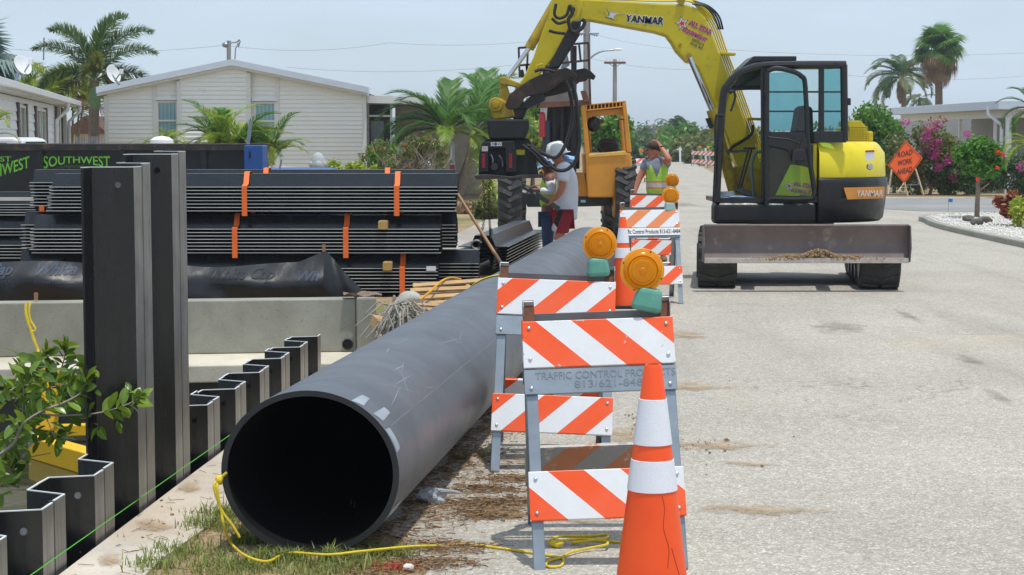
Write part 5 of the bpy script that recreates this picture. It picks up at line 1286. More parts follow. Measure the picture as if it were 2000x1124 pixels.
# ------------------------------------------------------------------ ochre rough-terrain forklift
FY = 29.6
fk = thing('forklift', 'ochre rough terrain forklift with open cab and big tyres behind the workers', 'forklift', (2.9, 30, .006))
def fp(pts, dy, th, name_, m_, par=fk, bevel=.015): return MB().prism(ppl(pts, FY + dy), (0, th, 0)).build(name_, m_, par, bevel=bevel)
def wheel(px0, px1, dy):
    xa, xb = xat(px0, FY), xat(px1, FY); r_ = .67; yc = FY + dy + .67
    prof = [(.30, xa + .03), (.5, xa), (r_ - .06, xa + .01), (r_ - .02, xa + .06), (r_ - .02, xb - .06), (r_ - .06, xb - .01), (.5, xb), (.30, xb - .03)]
    o = MB().lathe([(a, b) for a, b in prof], (0, yc, r_ + .006), 40, (1, 0, 0)).build('tyre', M_RUBBER, fk, smooth=True, angle=50)
    lug = MB()
    for k in range(22):
        a = 2 * math.pi * k / 22; da = 2 * math.pi / 22
        for s_ in (0, 1):
            x0, x1 = (xa + .01, (xa + xb) / 2 + .03) if s_ == 0 else (xb - .01, (xa + xb) / 2 - .03)
            P = lambda x, t_: Vector((x, yc + (r_ + .0) * math.cos(t_), r_ + .006 + (r_) * math.sin(t_)))
            t0 = a + s_ * da / 2; p, q_ = P(x0, t0), P(x1, t0 + da * .55); up = Vector((0, math.cos(t0), math.sin(t0)))
            lug.bar(p, q_, .07, .055, up)
    lug.v = [Vector((p.x, p.y, max(.008, p.z))) for p in lug.v]
    lug.build('tread_lugs', M_RUBBER, o)['kind'] = 'stuff'
    MB().lathe([(.0005, 0), (.1, 0), (.12, -.04), (.28, -.03), (.31, .02)], (xb - .02 if px0 < 1100 else xa + .02, yc, r_ + .006), 20, (1, 0, 0)).build('rim', M_OCHRE, o, smooth=True)
wheel(972, 1020, 0); wheel(1201, 1243, -.25)
wheel(985, 1030, 2.6); wheel(1195, 1236, 2.5)
fp([(1022, 378), (1205, 376), (1205, 402), (1140, 404), (1030, 405)], .35, .3, 'axle', M_BLACK)
MB().lathe([(.0, 0), (.2, .0), (.24, .1), (.2, .25)], at_y(1196, 392, FY + .5), 16, (1, 0, 0)).build('hub', M_BLACK, fk, smooth=True)
MB().lathe([(.0, 0), (.2, .0), (.22, -.1), (.18, -.2)], at_y(1028, 390, FY + .5), 16, (1, 0, 0)).build('hub', M_BLACK, fk, smooth=True)
fp([(1143, 300), (1232, 298), (1236, 330), (1205, 345), (1202, 386), (1148, 386)], .0, 1.6, 'body_panel', M_OCHRE, bevel=.03)
fp([(1150, 302), (1222, 295), (1224, 303), (1150, 308)], -.02, .5, 'dash_top', mat('light ochre', c(220, 172, 84), .5), bevel=.01)
fp([(1060, 330), (1110, 330), (1110, 384), (1074, 384)], .25, 2.8, 'engine_cover', M_OCHRE)
fp([(1104, 340), (1142, 338), (1148, 384), (1104, 384)], .3, .8, 'step_box', M_OCHRE)
fp([(1056, 322), (1080, 322), (1080, 370), (1066, 366)], .2, .1, 'side_plate', mat('bright ochre', c(226, 168, 40), .45), bevel=.006)
# cab frame
fp([(1135, 208), (1144, 206), (1152, 300), (1143, 303)], 0, .16, 'cab_post', M_OCHRE)
fp([(1215, 201), (1223, 200), (1234, 298), (1224, 298)], 0, .16, 'cab_post', M_OCHRE)
fp([(1143, 206), (1150, 205), (1156, 298), (1149, 298)], 1.3, .1, 'cab_rear_post', M_OCHRE)
fp([(1208, 204), (1214, 204), (1222, 296), (1216, 296)], 1.3, .1, 'cab_rear_post', M_OCHRE)
fp([(1135, 205), (1222, 197), (1224, 199.5), (1136, 207.5)], .0, 1.4, 'roof_sheet', M_OCHRE, bevel=.01)
fp([(1144, 215), (1216, 207.5), (1216, 210), (1144, 217.5)], -.005, .06, 'header_strip', M_OCHRE, bevel=.004)
for k in range(10): fp([(1144.5 + 7.3 * k, 216 - .75 * k), (1146.6 + 7.3 * k, 215.8 - .75 * k), (1146.6 + 7.3 * k, 206.6 - .75 * k), (1144.5 + 7.3 * k, 206.8 - .75 * k)], .0, .05, 'header_bar', M_OCHRE, bevel=.003)
fp([(1142, 214), (1216, 208), (1217, 228), (1206, 224), (1165, 228), (1146, 232)], .12, .04, 'header_panel', M_OCHRE, bevel=.004)
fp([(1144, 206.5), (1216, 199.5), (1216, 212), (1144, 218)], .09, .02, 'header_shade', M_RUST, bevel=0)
MB().prism(ppl([(1166, 285), (1172, 272), (1202, 270), (1209, 280), (1210, 296), (1166, 298)], FY + .9), (0, .12, 0)).build('seat_back', M_SEAT, fk, bevel=.05, seg=3)
MB().tube([at_y(1188 + 19 * math.cos(a), 287 + 10 * math.sin(a), FY + .5) for a in np.linspace(0, 2 * math.pi, 20)[:-1]], .014, 6, closed=True).build('steering_wheel', M_HOSE, fk, smooth=True)
MB().lathe([(.0005, .06), (.05, .06), (.06, .02), (.13, -.02), (.13, -.06), (.06, -.1)], at_y(1156, 243, FY + .1), 18, (-1, -1, 0)).build('work_lamp', M_BLACK, fk, smooth=True)
MB().bar(at_y(1169, 240, FY + .3), at_y(1179, 236, FY + .3), .05, .05).build('red_reflector', mat('dark red plastic', c(140, 40, 44), .4), fk)
MB().tube(ppl([(1207, 254), (1208, 236), (1213, 233), (1219, 234)], FY - .03), .012, 6).build('grab_handle', M_BLACK, fk)
# mast, carriage and backrest
for px in (1064, 1120):
    MB().bar(at_y(px, 380, FY + .3), at_y(px + 1, 90, FY + .3), .09, .14).build('mast_rail', M_BLACK, fk, bevel=.01)
fp([(1068, 204), (1134, 204), (1132, 330), (1070, 335)], .5, .08, 'mast_shadow_plate', mat('dark mast shade', c(40, 37, 36), .6, .2, .3, 5), bevel=0)  # dark plate stands in for the shade between the mast rails
for px in (1082, 1098, 1112): MB().bar(at_y(px, 330, FY + .42), at_y(px, 206, FY + .42), .05, .06).build('mast_channel', M_BLACK, fk)
fp([(1036, 199), (1154, 195), (1156, 206), (1036, 212)], .0, .12, 'carriage_beam', mat('rust brown beam', c(112, 78, 62), .7, .2, .25, 6), bevel=.01)
fp([(1074, 178), (1110, 174), (1112, 200), (1060, 202)], .1, .05, 'carriage_plate', mat('weathered grey plate', c(122, 116, 110), .7, .2, .2, 6), bevel=.006)
fp([(1134, 178), (1144, 177), (1152, 198), (1140, 200)], -.05, .1, 'fork_hook', M_RUST, bevel=.006)
for a, b in (((1013, 93), (1015, 152)), ((1013, 94), (1046, 92)), ((1031, 94), (1029, 150)), ((1016, 128), (1046, 126)), ((1115, 87), (1150, 84)), ((1149, 85), (1153, 202)), ((1096, 124), (1150, 118)), ((1131, 88), (1134, 118)), ((1116, 90), (1116, 122)), ((1028, 126), (1030, 150))):
    MB().bar(*ppl([a, b], FY + .05), .035, .035).build('backrest_bar', mat('rusty dark bar', c(78, 56, 52), .7, .3), fk)
MB().prism(ppl([(1013, 138), (1022, 136), (1026, 152), (1014, 152)], FY + .1), (0, .1, 0)).build('rear_lamp', M_BLACK, fk, bevel=.01)
fp([(1108, 105), (1113, 128), (1106, 132), (1094, 134), (1102, 116)], .4, .06, 'mast_top_plate', M_GALV)
MB().cyl(at_y(1065, 236, FY + .2), at_y(1067, 205, FY + .2), .03).build('lift_rod', M_CHROME, fk, smooth=True)
MB().cyl(at_y(1069, 330, FY + .2), at_y(1067, 236, FY + .2), .065).build('lift_barrel', mat('slate blue steel', c(58, 66, 78), .45, .3), fk, smooth=True)
fe = thing('fire_extinguisher', 'red fire extinguisher strapped to the left of the forklift mast', 'extinguisher', tuple(at_y(1059, 270, FY + .15)))
MB().lathe([(.0, 0), (.05, 0), (.055, .03), (.055, .34), (.03, .4), (.02, .42)], at_y(1059, 268, FY + .15), 16).build('cylinder', mat('red extinguisher', c(190, 52, 60), .35), fe, smooth=True)
MB().lathe([(.03, 0), (.03, .1), (.0, .1)], at_y(1059, 219, FY + .15), 12).build('valve', M_WHITE, fe, smooth=True)
MB().prism(ppl([(1112, 292), (1124, 290), (1126, 300), (1112, 303)], FY + .24), (0, .02, 0)).build('round_port', M_DARK, fk)
MB().prism(ppl([(1134, 391), (1144, 391), (1144, 396), (1134, 396)], FY + .34), (0, .004, 0)).build('blue_sticker', mat('pale blue sticker', c(140, 190, 200), .5), fk)
# ------------------------------------------------------------------ people
M_SKIN = mat('sunburnt skin', c(190, 122, 94), .55, 0, .08, 10)
M_SKIN2 = mat('brown skin', c(120, 78, 58), .55, 0, .08, 10)
M_HAIR = mat('short brown hair', c(66, 50, 42), .8, 0, .25, 60, bump=.6, bscale=200)
M_TSHIRT = mat('white t-shirt', c(226, 228, 238), .85, 0, .04, 8, bump=.3, bscale=12, bdist=.02)
M_GREYS = mat('grey t-shirt', c(128, 132, 146), .85, 0, .06, 8, bump=.3, bscale=12, bdist=.02)
M_JEANS = mat('blue jeans', c(58, 76, 112), .85, 0, .15, 12, bump=.3, bscale=14, bdist=.02)
M_HATW = mat('white hard hat', c(232, 232, 228), .35, 0, .05, 6)
M_LBLUE = mat('light blue cloth', c(140, 178, 214), .8)
def hand(J, E, nm, wrist, palm, fdir, side, curl, s_=1.0):
    """palm and five unequal bent fingers in the same skin as the arm"""
    f = Vector(fdir).normalized(); sd = Vector(side); sd = (sd - f * sd.dot(f)).normalized(); cu = Vector(curl).normalized()
    P = Vector(palm); J[nm] = (*P, .027 * s_); E.append((wrist, nm))
    for k, (o_, ln) in enumerate(((-.03, .062), (-.011, .075), (.009, .07), (.028, .055))):
        a = P + f * .04 + sd * o_; b = a + f * ln * .5 + cu * .012; e = b + f * ln * .3 + cu * ln * .45
        for q_, p, r_ in ((f'{nm}f{k}a', a, .0105), (f'{nm}f{k}b', b, .0095), (f'{nm}f{k}c', e, .007)): J[q_] = (*p, r_ * s_)
        E += [(nm, f'{nm}f{k}a'), (f'{nm}f{k}a', f'{nm}f{k}b'), (f'{nm}f{k}b', f'{nm}f{k}c')]
    a = P - sd * .03 + f * .005 + cu * .01; b = a - sd * .018 + f * .035 + cu * .012
    J[nm + 't'] = (*a, .011 * s_); J[nm + 't2'] = (*b, .009 * s_); E += [(nm, nm + 't'), (nm + 't', nm + 't2')]
def face(par, ce, fwd, m_, r_=.1, up=(0, 0, 1)):
    """nose, brow, ears, mouth as soft bumps on the head"""
    f = Vector(fwd).normalized(); u_ = Vector(up); s_ = f.cross(u_).normalized(); ce = Vector(ce)
    MB().blob(ce + f * (r_ * .98) - u_ * .012, (.016, .016, .024), 1, .02).build('nose', m_, par, smooth=True)
    for k in (-1, 1): MB().blob(ce + s_ * k * r_ * .82 - f * .005 - u_ * .012, (.014, .014, .032), 2, .02).build('ear', m_, par, smooth=True)
    MB().blob(ce + f * (r_ * .86) - u_ * .062, (.022, .022, .007), 3, .02).build('mouth', mat('lips', c(150, 84, 72), .5), par, smooth=True)
    MB().blob(ce + f * (r_ * .78) - u_ * .092, (.03, .03, .024), 4, .02).build('chin', m_, par, smooth=True)
V3 = lambda p, y=0: (p[0], p[1] + y, p[2])

# --- man in white T-shirt, hard hat and red shorts
Y0 = 22.0
P = lambda x, y, dy=0: at_y(x, y, Y0 + dy)
w1 = thing('person', 'man in white T-shirt, white hard hat and dark red shorts holding a long level', 'person', (P(1098, 0).x, Y0, .006))
J = {}; E = []
def jj(k, p, r): J[k] = (p.x, p.y, p.z, r)
jj('pelvis', P(1101, 414), .11); jj('waist', P(1106, 392), .12); jj('chest', P(1107, 350), .135); jj('upper', P(1104, 330), .105); jj('neck', P(1094, 318), .058); jj('headb', P(1088, 310), .075); jj('head', P(1086, 302), .092); jj('headt', P(1088, 293), .088)
E += [('pelvis', 'waist'), ('waist', 'chest'), ('chest', 'upper'), ('upper', 'neck'), ('neck', 'headb'), ('headb', 'head'), ('head', 'headt')]
for s_, dy in (('n', -.17), ('f', .17)):
    jj('sh' + s_, P(1102, 332, dy), .068); jj('el' + s_, P(1097, 370, dy * 1.45), .046); jj('fo' + s_, P(1089, 382, dy * 1.2), .040); jj('wr' + s_, P(1081, 391, dy * .9), .029)
    E += [('upper', 'sh' + s_), ('sh' + s_, 'el' + s_), ('el' + s_, 'fo' + s_), ('fo' + s_, 'wr' + s_)]
    jj('hip' + s_, P(1099, 427, dy * .42), .08); jj('kn' + s_, Vector((P(1092, 0).x + (.02 if s_ == 'f' else 0), Y0 + dy * .6, .48)), .062); jj('ca' + s_, Vector((P(1096, 0).x, Y0 + dy * .6, .33)), .058); jj('an' + s_, Vector((P(1097, 0).x, Y0 + dy * .6, .09)), .04); jj('to' + s_, Vector((P(1080, 0).x, Y0 + dy * .7, .045)), .038)
    E += [('pelvis', 'hip' + s_), ('hip' + s_, 'kn' + s_), ('kn' + s_, 'ca' + s_), ('ca' + s_, 'an' + s_), ('an' + s_, 'to' + s_)]
hand(J, E, 'handn', 'wrn', P(1077, 396, -.15), (-.8, 0, -.5), (0, 1, 0), (.2, 0, 1)); hand(J, E, 'handf', 'wrf', P(1073, 388, .12), (-.9, -.2, -.3), (0, -1, 0), (.2, 0, 1))
skin('body', J, E, M_SKIN, w1)
face(w1, P(1085, 303), (-1, .1, -.25), M_SKIN, .093)
K = {}; 
def kk(k, p, r): K[k] = (p.x, p.y, p.z, r)
kk('a0', P(1102, 430), .172); kk('a', P(1103, 422), .17); kk('a2', P(1104, 412), .165); kk('b', P(1107, 392), .152); kk('cc', P(1108, 352), .155); kk('d', P(1104, 332), .12); kk('e', P(1096, 321), .07)
EE = [('a0', 'a'), ('a', 'a2'), ('a2', 'b'), ('b', 'cc'), ('cc', 'd'), ('d', 'e')]
for s_, dy in (('n', -.18), ('f', .18)): kk('s' + s_, P(1103, 332, dy), .088); kk('t' + s_, P(1099, 352, dy * 1.3), .082); kk('u' + s_, P(1098, 356, dy * 1.35), .08); EE += [('d', 's' + s_), ('s' + s_, 't' + s_), ('t' + s_, 'u' + s_)]
skin('t_shirt', K, EE, M_TSHIRT, w1)
K = {}; kk('a', P(1101, 415), .145); EE = []
for s_, dy in (('n', -.1), ('f', .1)): kk('h' + s_, P(1099, 426, dy), .125); kk('k' + s_, P(1093 + (3 if s_ == 'f' else 0), 450, dy * 1.1), .108); kk('l' + s_, P(1092 + (3 if s_ == 'f' else 0), 456, dy * 1.1), .106); EE += [('a', 'h' + s_), ('h' + s_, 'k' + s_), ('k' + s_, 'l' + s_)]
def shortsmat():
    g = NT('dark red shorts with side panel'); sx = g.n('SeparateXYZ'); g.l(g.n('TexCoord').outputs['Object'], sx.inputs[0])
    t_ = g.math('ADD', sx.outputs[0], g.math('MULTIPLY', g.math('SUBTRACT', sx.outputs[2], .62), -.35))
    blk = g.math('LESS_THAN', t_, -.05); wht = g.math('LESS_THAN', g.math('ADD', sx.outputs[2], g.math('MULTIPLY', t_, .9)), .55)
    col = g.mix(blk, c(142, 24, 44), g.mix(wht, c(34, 30, 32), c(206, 200, 200))); edge = g.math('LESS_THAN', t_, -.115)
    col = g.mix(edge, col, c(142, 24, 44)); g.bump(g.noise(9, 4), .4, .03)
    return g.set(Base_Color=col, Roughness=.7)
skin('shorts', K, EE, shortsmat(), w1)
hc = P(1087, 298)
tl = Matrix.Translation(hc) @ Matrix.Rotation(R(-14), 4, 'Y')
hat = MB(tl).lathe([(.128, -.03), (.132, -.01), (.126, .04), (.105, .085), (.07, .112), (.03, .124), (.001, .126)], (0, 0, 0), 28).build('hard_hat', M_HATW, w1, smooth=True)
MB(tl).lathe([(.126, -.022), (.168, -.034), (.17, -.03), (.13, -.014)], (0, 0, 0), 28).build('hat_brim', M_HATW, hat, smooth=True)
for k in range(-2, 3): MB(tl).blob((.02 * k * 0, .03 * k, .105 - .008 * k * k), (.10, .008, .03), 1, .0).build('hat_ridge', M_HATW, hat, smooth=True)
MB().grid(lambda a, b: P(1100 + 22 * a, 302 + 13 * b + 4 * a, .14 - .1 * math.sin(math.pi * b)), 8, 6).build('neck_shade', M_LBLUE, hat, smooth=True)
for sx_ in ('n', 'f'):
    MB().blob(Vector((P(1090, 0).x, Y0 + (-.1 if sx_ == 'n' else .1), .055)), (.13, .055, .05), 3, .05).build('boot', M_BLACK, w1, smooth=True)
# the level he holds
lv = thing('spirit_level', 'long grey spirit level held by the man in the white T-shirt', 'level', tuple(P(1057, 385, -.1)))
MB().bar(P(1020, 362, -.02), P(1092, 409, -.2), .025, .06, (0, 0, 1)).build('level_body', mat('grey level body', c(96, 100, 98), .45, .4, .2, 20), lv, bevel=.004)
for px, py in ((1030, 367), (1046, 378), (1062, 388), (1083, 402)): MB().box(P(px, py, -.08), (.05, .04, .022), (0, R(33), 0)).build('level_window', mat('pale vial', c(190, 205, 216), .2), lv)

# --- second man, vest and blue hat, mostly hidden
Y0 = 22.45
w2 = thing('person', 'man in blue hat, lime vest and jeans half hidden by the white shirted man', 'person', (P(1068, 0).x, Y0, .006))
J = {}; E = []
jj('pelvis', P(1072, 416), .125); jj('waist', P(1074, 398), .12); jj('chest', P(1075, 362), .125); jj('upper', P(1073, 345), .10); jj('neck', P(1071, 335), .055); jj('headb', P(1069, 330), .07); jj('head', P(1068, 323), .088); jj('headt', P(1069, 315), .085)
E += [('pelvis', 'waist'), ('waist', 'chest'), ('chest', 'upper'), ('upper', 'neck'), ('neck', 'headb'), ('headb', 'head'), ('head', 'headt')]
for s_, dy in (('n', -.16), ('f', .16)):
    jj('sh' + s_, P(1074, 348, dy), .06); jj('el' + s_, P(1080 if s_ == 'n' else 1070, 376, dy * 1.3), .042); jj('wr' + s_, P(1050, 372, dy * .7), .028)
    E += [('upper', 'sh' + s_), ('sh' + s_, 'el' + s_), ('el' + s_, 'wr' + s_)]
    jj('hip' + s_, P(1072, 428, dy * .55), .09); jj('kn' + s_, Vector((P(1070, 0).x, Y0 + dy * .6, .49)), .06); jj('an' + s_, Vector((P(1072, 0).x, Y0 + dy * .6, .09)), .04); jj('to' + s_, Vector((P(1055, 0).x, Y0 + dy * .7, .045)), .036)
    E += [('pelvis', 'hip' + s_), ('hip' + s_, 'kn' + s_), ('kn' + s_, 'an' + s_), ('an' + s_, 'to' + s_)]
hand(J, E, 'handn', 'wrn', P(1044, 370, -.1), (-1, 0, -.1), (0, 1, 0), (0, 0, -1)); hand(J, E, 'handf', 'wrf', P(1046, 366, .08), (-1, 0, .2), (0, -1, 0), (0, 0, -1))
skin('body', J, E, M_SKIN2, w2); face(w2, P(1067, 324), (-1, -.2, -.2), M_SKIN2, .089)
K = {}; EE = [('a', 'b'), ('b', 'cc'), ('cc', 'd')]; kk('a', P(1073, 410), .14); kk('b', P(1074, 392), .138); kk('cc', P(1075, 362), .145); kk('d', P(1073, 346), .11)
def vestmat(zs, v=None):
    g = NT('lime safety vest'); sx = g.n('SeparateXYZ'); g.l(g.n('TexCoord').outputs['Object'], sx.inputs[0])
    col = g.ramp(g.noise(7, 5), [(.3, c(150, 196, 52)), (.7, c(182, 220, 84))])
    for z0, z1, cc_ in zs:
        f = g.math('MULTIPLY', g.math('GREATER_THAN', sx.outputs[2], z0), g.math('LESS_THAN', sx.outputs[2], z1)); col = g.mix(f, col, cc_)
    if v:
        x0, zv, k2 = v
        ax = g.math('ABSOLUTE', g.math('SUBTRACT', sx.outputs[0], x0))
        f = g.math('LESS_THAN', ax, g.math('MULTIPLY', g.math('SUBTRACT', sx.outputs[2], zv), k2)); f = g.math('MULTIPLY', f, g.math('LESS_THAN', sx.outputs[1], 0.0))
        col = g.mix(f, col, c(112, 116, 132))
        for dx in (-.115, .105):
            f = g.math('LESS_THAN', g.math('ABSOLUTE', g.math('SUBTRACT', sx.outputs[0], x0 + dx)), .03); f = g.math('MULTIPLY', f, g.math('GREATER_THAN', sx.outputs[2], zv + .16)); col = g.mix(f, col, c(206, 150, 120))
            f = g.math('LESS_THAN', g.math('ABSOLUTE', g.math('SUBTRACT', sx.outputs[0], x0 + dx)), .018); f = g.math('MULTIPLY', f, g.math('GREATER_THAN', sx.outputs[2], zv + .16)); col = g.mix(f, col, c(190, 188, 180))
    g.bump(g.noise(10, 4), .5, .03)
    return g.set(Base_Color=col, Roughness=.7)
skin('vest', K, EE, vestmat([]), w2)
K = {}; EE = []
for s_, dy in (('n', -.165), ('f', .165)): kk('s' + s_, P(1074, 349, dy), .07); kk('e' + s_, P(1080 if s_ == 'n' else 1070, 376, dy * 1.3), .055); kk('w' + s_, P(1054, 372, dy * .75), .042); EE += [('s' + s_, 'e' + s_), ('e' + s_, 'w' + s_)]
kk('m', P(1074, 347), .08); EE += [('m', 'sn'), ('m', 'sf')]
skin('white_sleeves', K, EE, M_TSHIRT, w2)
K = {}; EE = []; kk('a', P(1072, 414), .135)
for s_, dy in (('n', -.09), ('f', .09)): kk('h' + s_, P(1072, 428, dy), .108); kk('k' + s_, Vector((P(1070, 0).x, Y0 + dy * 1.1, .49)), .078); kk('l' + s_, Vector((P(1072, 0).x, Y0 + dy * 1.1, .1)), .066); EE += [('a', 'h' + s_), ('h' + s_, 'k' + s_), ('k' + s_, 'l' + s_)]
skin('jeans', K, EE, M_JEANS, w2)
h_ = MB(Matrix.Translation(P(1068, 316)) @ Matrix.Rotation(R(-16), 4, 'Y')).lathe([(.15, -.045), (.108, -.005), (.1, .05), (.08, .085), (.03, .1), (.001, .1)], (0, 0, 0), 24).build('bucket_hat', M_LBLUE, w2, smooth=True)

# --- man with hand on his head, lime vest
Y0 = 24.3
w3 = thing('person', 'man in sunglasses, grey shirt and lime vest scratching the back of his head', 'person', (P(1283, 0).x, Y0, .006))
J = {}; E = []
jj('pelvis', P(1284, 388), .14); jj('waist', P(1284, 368), .135); jj('chest', P(1283, 338), .14); jj('upper', P(1282, 320), .10); jj('neck', P(1280, 308), .062); jj('headb', P(1277, 303), .078); jj('head', P(1274, 294), .092); jj('headt', P(1276, 288), .08)
E += [('pelvis', 'waist'), ('waist', 'chest'), ('chest', 'upper'), ('upper', 'neck'), ('neck', 'headb'), ('headb', 'head'), ('head', 'headt')]
jj('shl', P(1263, 320), .062); jj('ell', P(1249, 348, -.02), .046); jj('wrl', P(1241, 372, -.06), .03); jj('shr', P(1300, 318, .02), .062); jj('elr', P(1307, 313, -.2), .046); jj('fr', P(1300, 301, -.14), .042); jj('wrr', P(1291, 288, -.06), .03)
E += [('upper', 'shl'), ('shl', 'ell'), ('ell', 'wrl'), ('upper', 'shr'), ('shr', 'elr'), ('elr', 'fr'), ('fr', 'wrr')]
for s_, dx in (('l', -.1), ('r', .1)):
    x_ = P(1284, 0).x + dx; jj('hip' + s_, P(1284, 402) + Vector((dx * .9, 0, 0)), .10); jj('kn' + s_, Vector((x_ * 1, Y0, .5)), .065); jj('an' + s_, Vector((x_, Y0 + .02, .09)), .04); jj('to' + s_, Vector((x_, Y0 - .13, .045)), .038)
    E += [('pelvis', 'hip' + s_), ('hip' + s_, 'kn' + s_), ('kn' + s_, 'an' + s_), ('an' + s_, 'to' + s_)]
hand(J, E, 'handr', 'wrr', P(1286.5, 281, -.05), (-.75, .1, .45), (.4, 0, .8), (-.6, .2, -.5)); hand(J, E, 'handl', 'wrl', P(1239, 379, -.06), (0, 0, -1), (0, 1, 0), (.6, 0, 0))
skin('body', J, E, M_SKIN, w3); face(w3, P(1273, 294), (-1, -.35, -.1), M_SKIN, .092)
MB().blob(P(1277.5, 286.5, .014), (.1, .108, .088), 5, .03, 18, 10).build('hair', M_HAIR, w3, smooth=True)
MB().tube(smoothpath([P(1262.5, 293, .05), P(1260.8, 293, -.03), P(1264, 293, -.085), P(1272, 292, -.095), P(1278, 291, -.09)], 5), [.022] * 12 + [.01] * 9, 8, flat=.5).build('sunglasses', mat('black sunglasses', c(24, 24, 26), .15), w3, smooth=True)
MB().tube([P(1292.6 + 3.2 * math.cos(a), 290 + 3.2 * math.sin(a), -.06 + .03 * math.sin(a)) for a in np.linspace(0, 2 * math.pi, 13)[:-1]], .012, 6, closed=True).build('watch', M_BLACK, w3, smooth=True)
K = {}; EE = [('a', 'b'), ('b', 'cc'), ('cc', 'd'), ('d', 'e')]
kk('a', P(1284, 390), .16); kk('b', P(1284, 368), .15); kk('cc', P(1283, 338), .152); kk('d', P(1282, 320), .115); kk('e', P(1281, 312), .075)
for s_, a, b in (('l', (1262, 320), (1254, 338)), ('r', (1300, 319), (1306, 318))): kk('s' + s_, P(*a), .082); kk('t' + s_, P(b[0], b[1], -.1 if s_ == 'r' else -.01), .076); EE += [('d', 's' + s_), ('s' + s_, 't' + s_)]
skin('grey_shirt', K, EE, M_GREYS, w3)
K = {}; EE = [('a', 'b'), ('b', 'cc'), ('cc', 'd'), ('d', 'l'), ('d', 'r')]
kk('a', P(1284, 386), .172); kk('b', P(1284, 366), .164); kk('cc', P(1283, 338), .166); kk('d', P(1282, 323), .128); kk('l', P(1267, 316), .078); kk('r', P(1296, 315), .078)
zb_ = lambda py: P(0, py).z - .006
skin('safety_vest', K, EE, vestmat([(zb_(368.5), zb_(354), c(226, 120, 60)), (zb_(366), zb_(356.5), c(196, 190, 188))], (0.0, zb_(347), .42)), w3)
K = {}; EE = []; kk('a', P(1284, 392), .15)
for s_, dx in (('l', -.1), ('r', .1)): x_ = P(1284, 0).x + dx; kk('h' + s_, P(1284, 404) + Vector((dx * .9, 0, 0)), .118); kk('k' + s_, Vector((x_, Y0, .5)), .085); kk('l' + s_, Vector((x_, Y0 + .02, .1)), .075); EE += [('a', 'h' + s_), ('h' + s_, 'k' + s_), ('k' + s_, 'l' + s_)]
skin('jeans', K, EE, M_JEANS, w3)
for dx in (-.1, .1): MB().blob(Vector((P(1284, 0).x + dx, Y0 - .05, .055)), (.055, .13, .05), 3, .05).build('boot', mat('tan boot', c(110, 84, 60), .7), w3, smooth=True)
# ------------------------------------------------------------------ vegetation tools
def leafcloud(cl, n_, size, seed, asp=.5):
    r_ = np.random.default_rng(seed); cl = np.array(cl, float); wt = cl[:, 3] ** 2; ix = r_.choice(len(cl), n_, p=wt / wt.sum())
    d_ = r_.normal(size=(n_, 3)); d_ /= np.linalg.norm(d_, axis=1)[:, None]
    rad = cl[ix, 3] * (.35 + .65 * r_.random(n_) ** .5) * (1 + .16 * r_.normal(size=n_))
    P = cl[ix, :3] + d_ * rad[:, None]
    nrm_ = d_ * .6 + r_.normal(size=(n_, 3)) * .8 + np.array([0, 0, .5]); nrm_ /= np.linalg.norm(nrm_, axis=1)[:, None]
    a = np.cross(nrm_, r_.normal(size=(n_, 3))); a /= np.linalg.norm(a, axis=1)[:, None]; b = np.cross(nrm_, a)
    s_ = size * r_.uniform(.6, 1.3, n_)[:, None]; V = np.zeros((n_, 4, 3))
    V[:, 0] = P - a * s_; V[:, 1] = P + b * s_ * asp + nrm_ * s_ * .12; V[:, 2] = P + a * s_; V[:, 3] = P - b * s_ * asp + nrm_ * s_ * .12
    return V
def clumps(ce, rad, n_, rr_, seed):
    rnd = random.Random(seed); out_ = []
    while len(out_) < n_:
        x, y, z = (rnd.uniform(-1, 1) for _ in range(3))
        if x * x + y * y + z * z > 1: continue
        out_.append((ce[0] + x * rad[0], ce[1] + y * rad[1], ce[2] + z * rad[2], rnd.uniform(*rr_)))
    return out_
M_BARK = mat('grey bark', c(128, 112, 96), .9, 0, .25, 12, bump=.5, bscale=40)
LG = {k: leafmat(k, a, b) for k, a, b in (('fresh green leaves', c(48, 92, 22), c(112, 156, 48)), ('deep green leaves', c(30, 62, 22), c(76, 112, 44)), ('olive leaves', c(66, 80, 34), c(128, 132, 64)), ('yellow green leaves', c(110, 136, 34), c(182, 190, 74)), ('bright hedge leaves', c(44, 92, 26), c(104, 152, 54)), ('grey green leaves', c(62, 86, 50), c(112, 130, 80)), ('blue grey leaves', c(92, 112, 108), c(140, 158, 150)), ('reddish leaves', c(104, 44, 34), c(168, 92, 52)), ('magenta bracts', c(168, 44, 120), c(214, 92, 168)), ('red petals', c(226, 44, 26), c(246, 84, 48)), ('brown dead fronds', c(104, 84, 60), c(164, 138, 104)), ('palm green', c(36, 78, 24), c(100, 142, 54)), ('palm lime', c(92, 128, 32), c(162, 182, 66)), ('foxtail green', c(48, 78, 34), c(116, 140, 68)))}
def crown(par, name_, V, key, kind=True):
    me = npmesh(name_, V - np.array(ORG[par.name]), 4, [(0, 1, 2, 3)], LG[key]); o = place(name_, me, par)
    return o
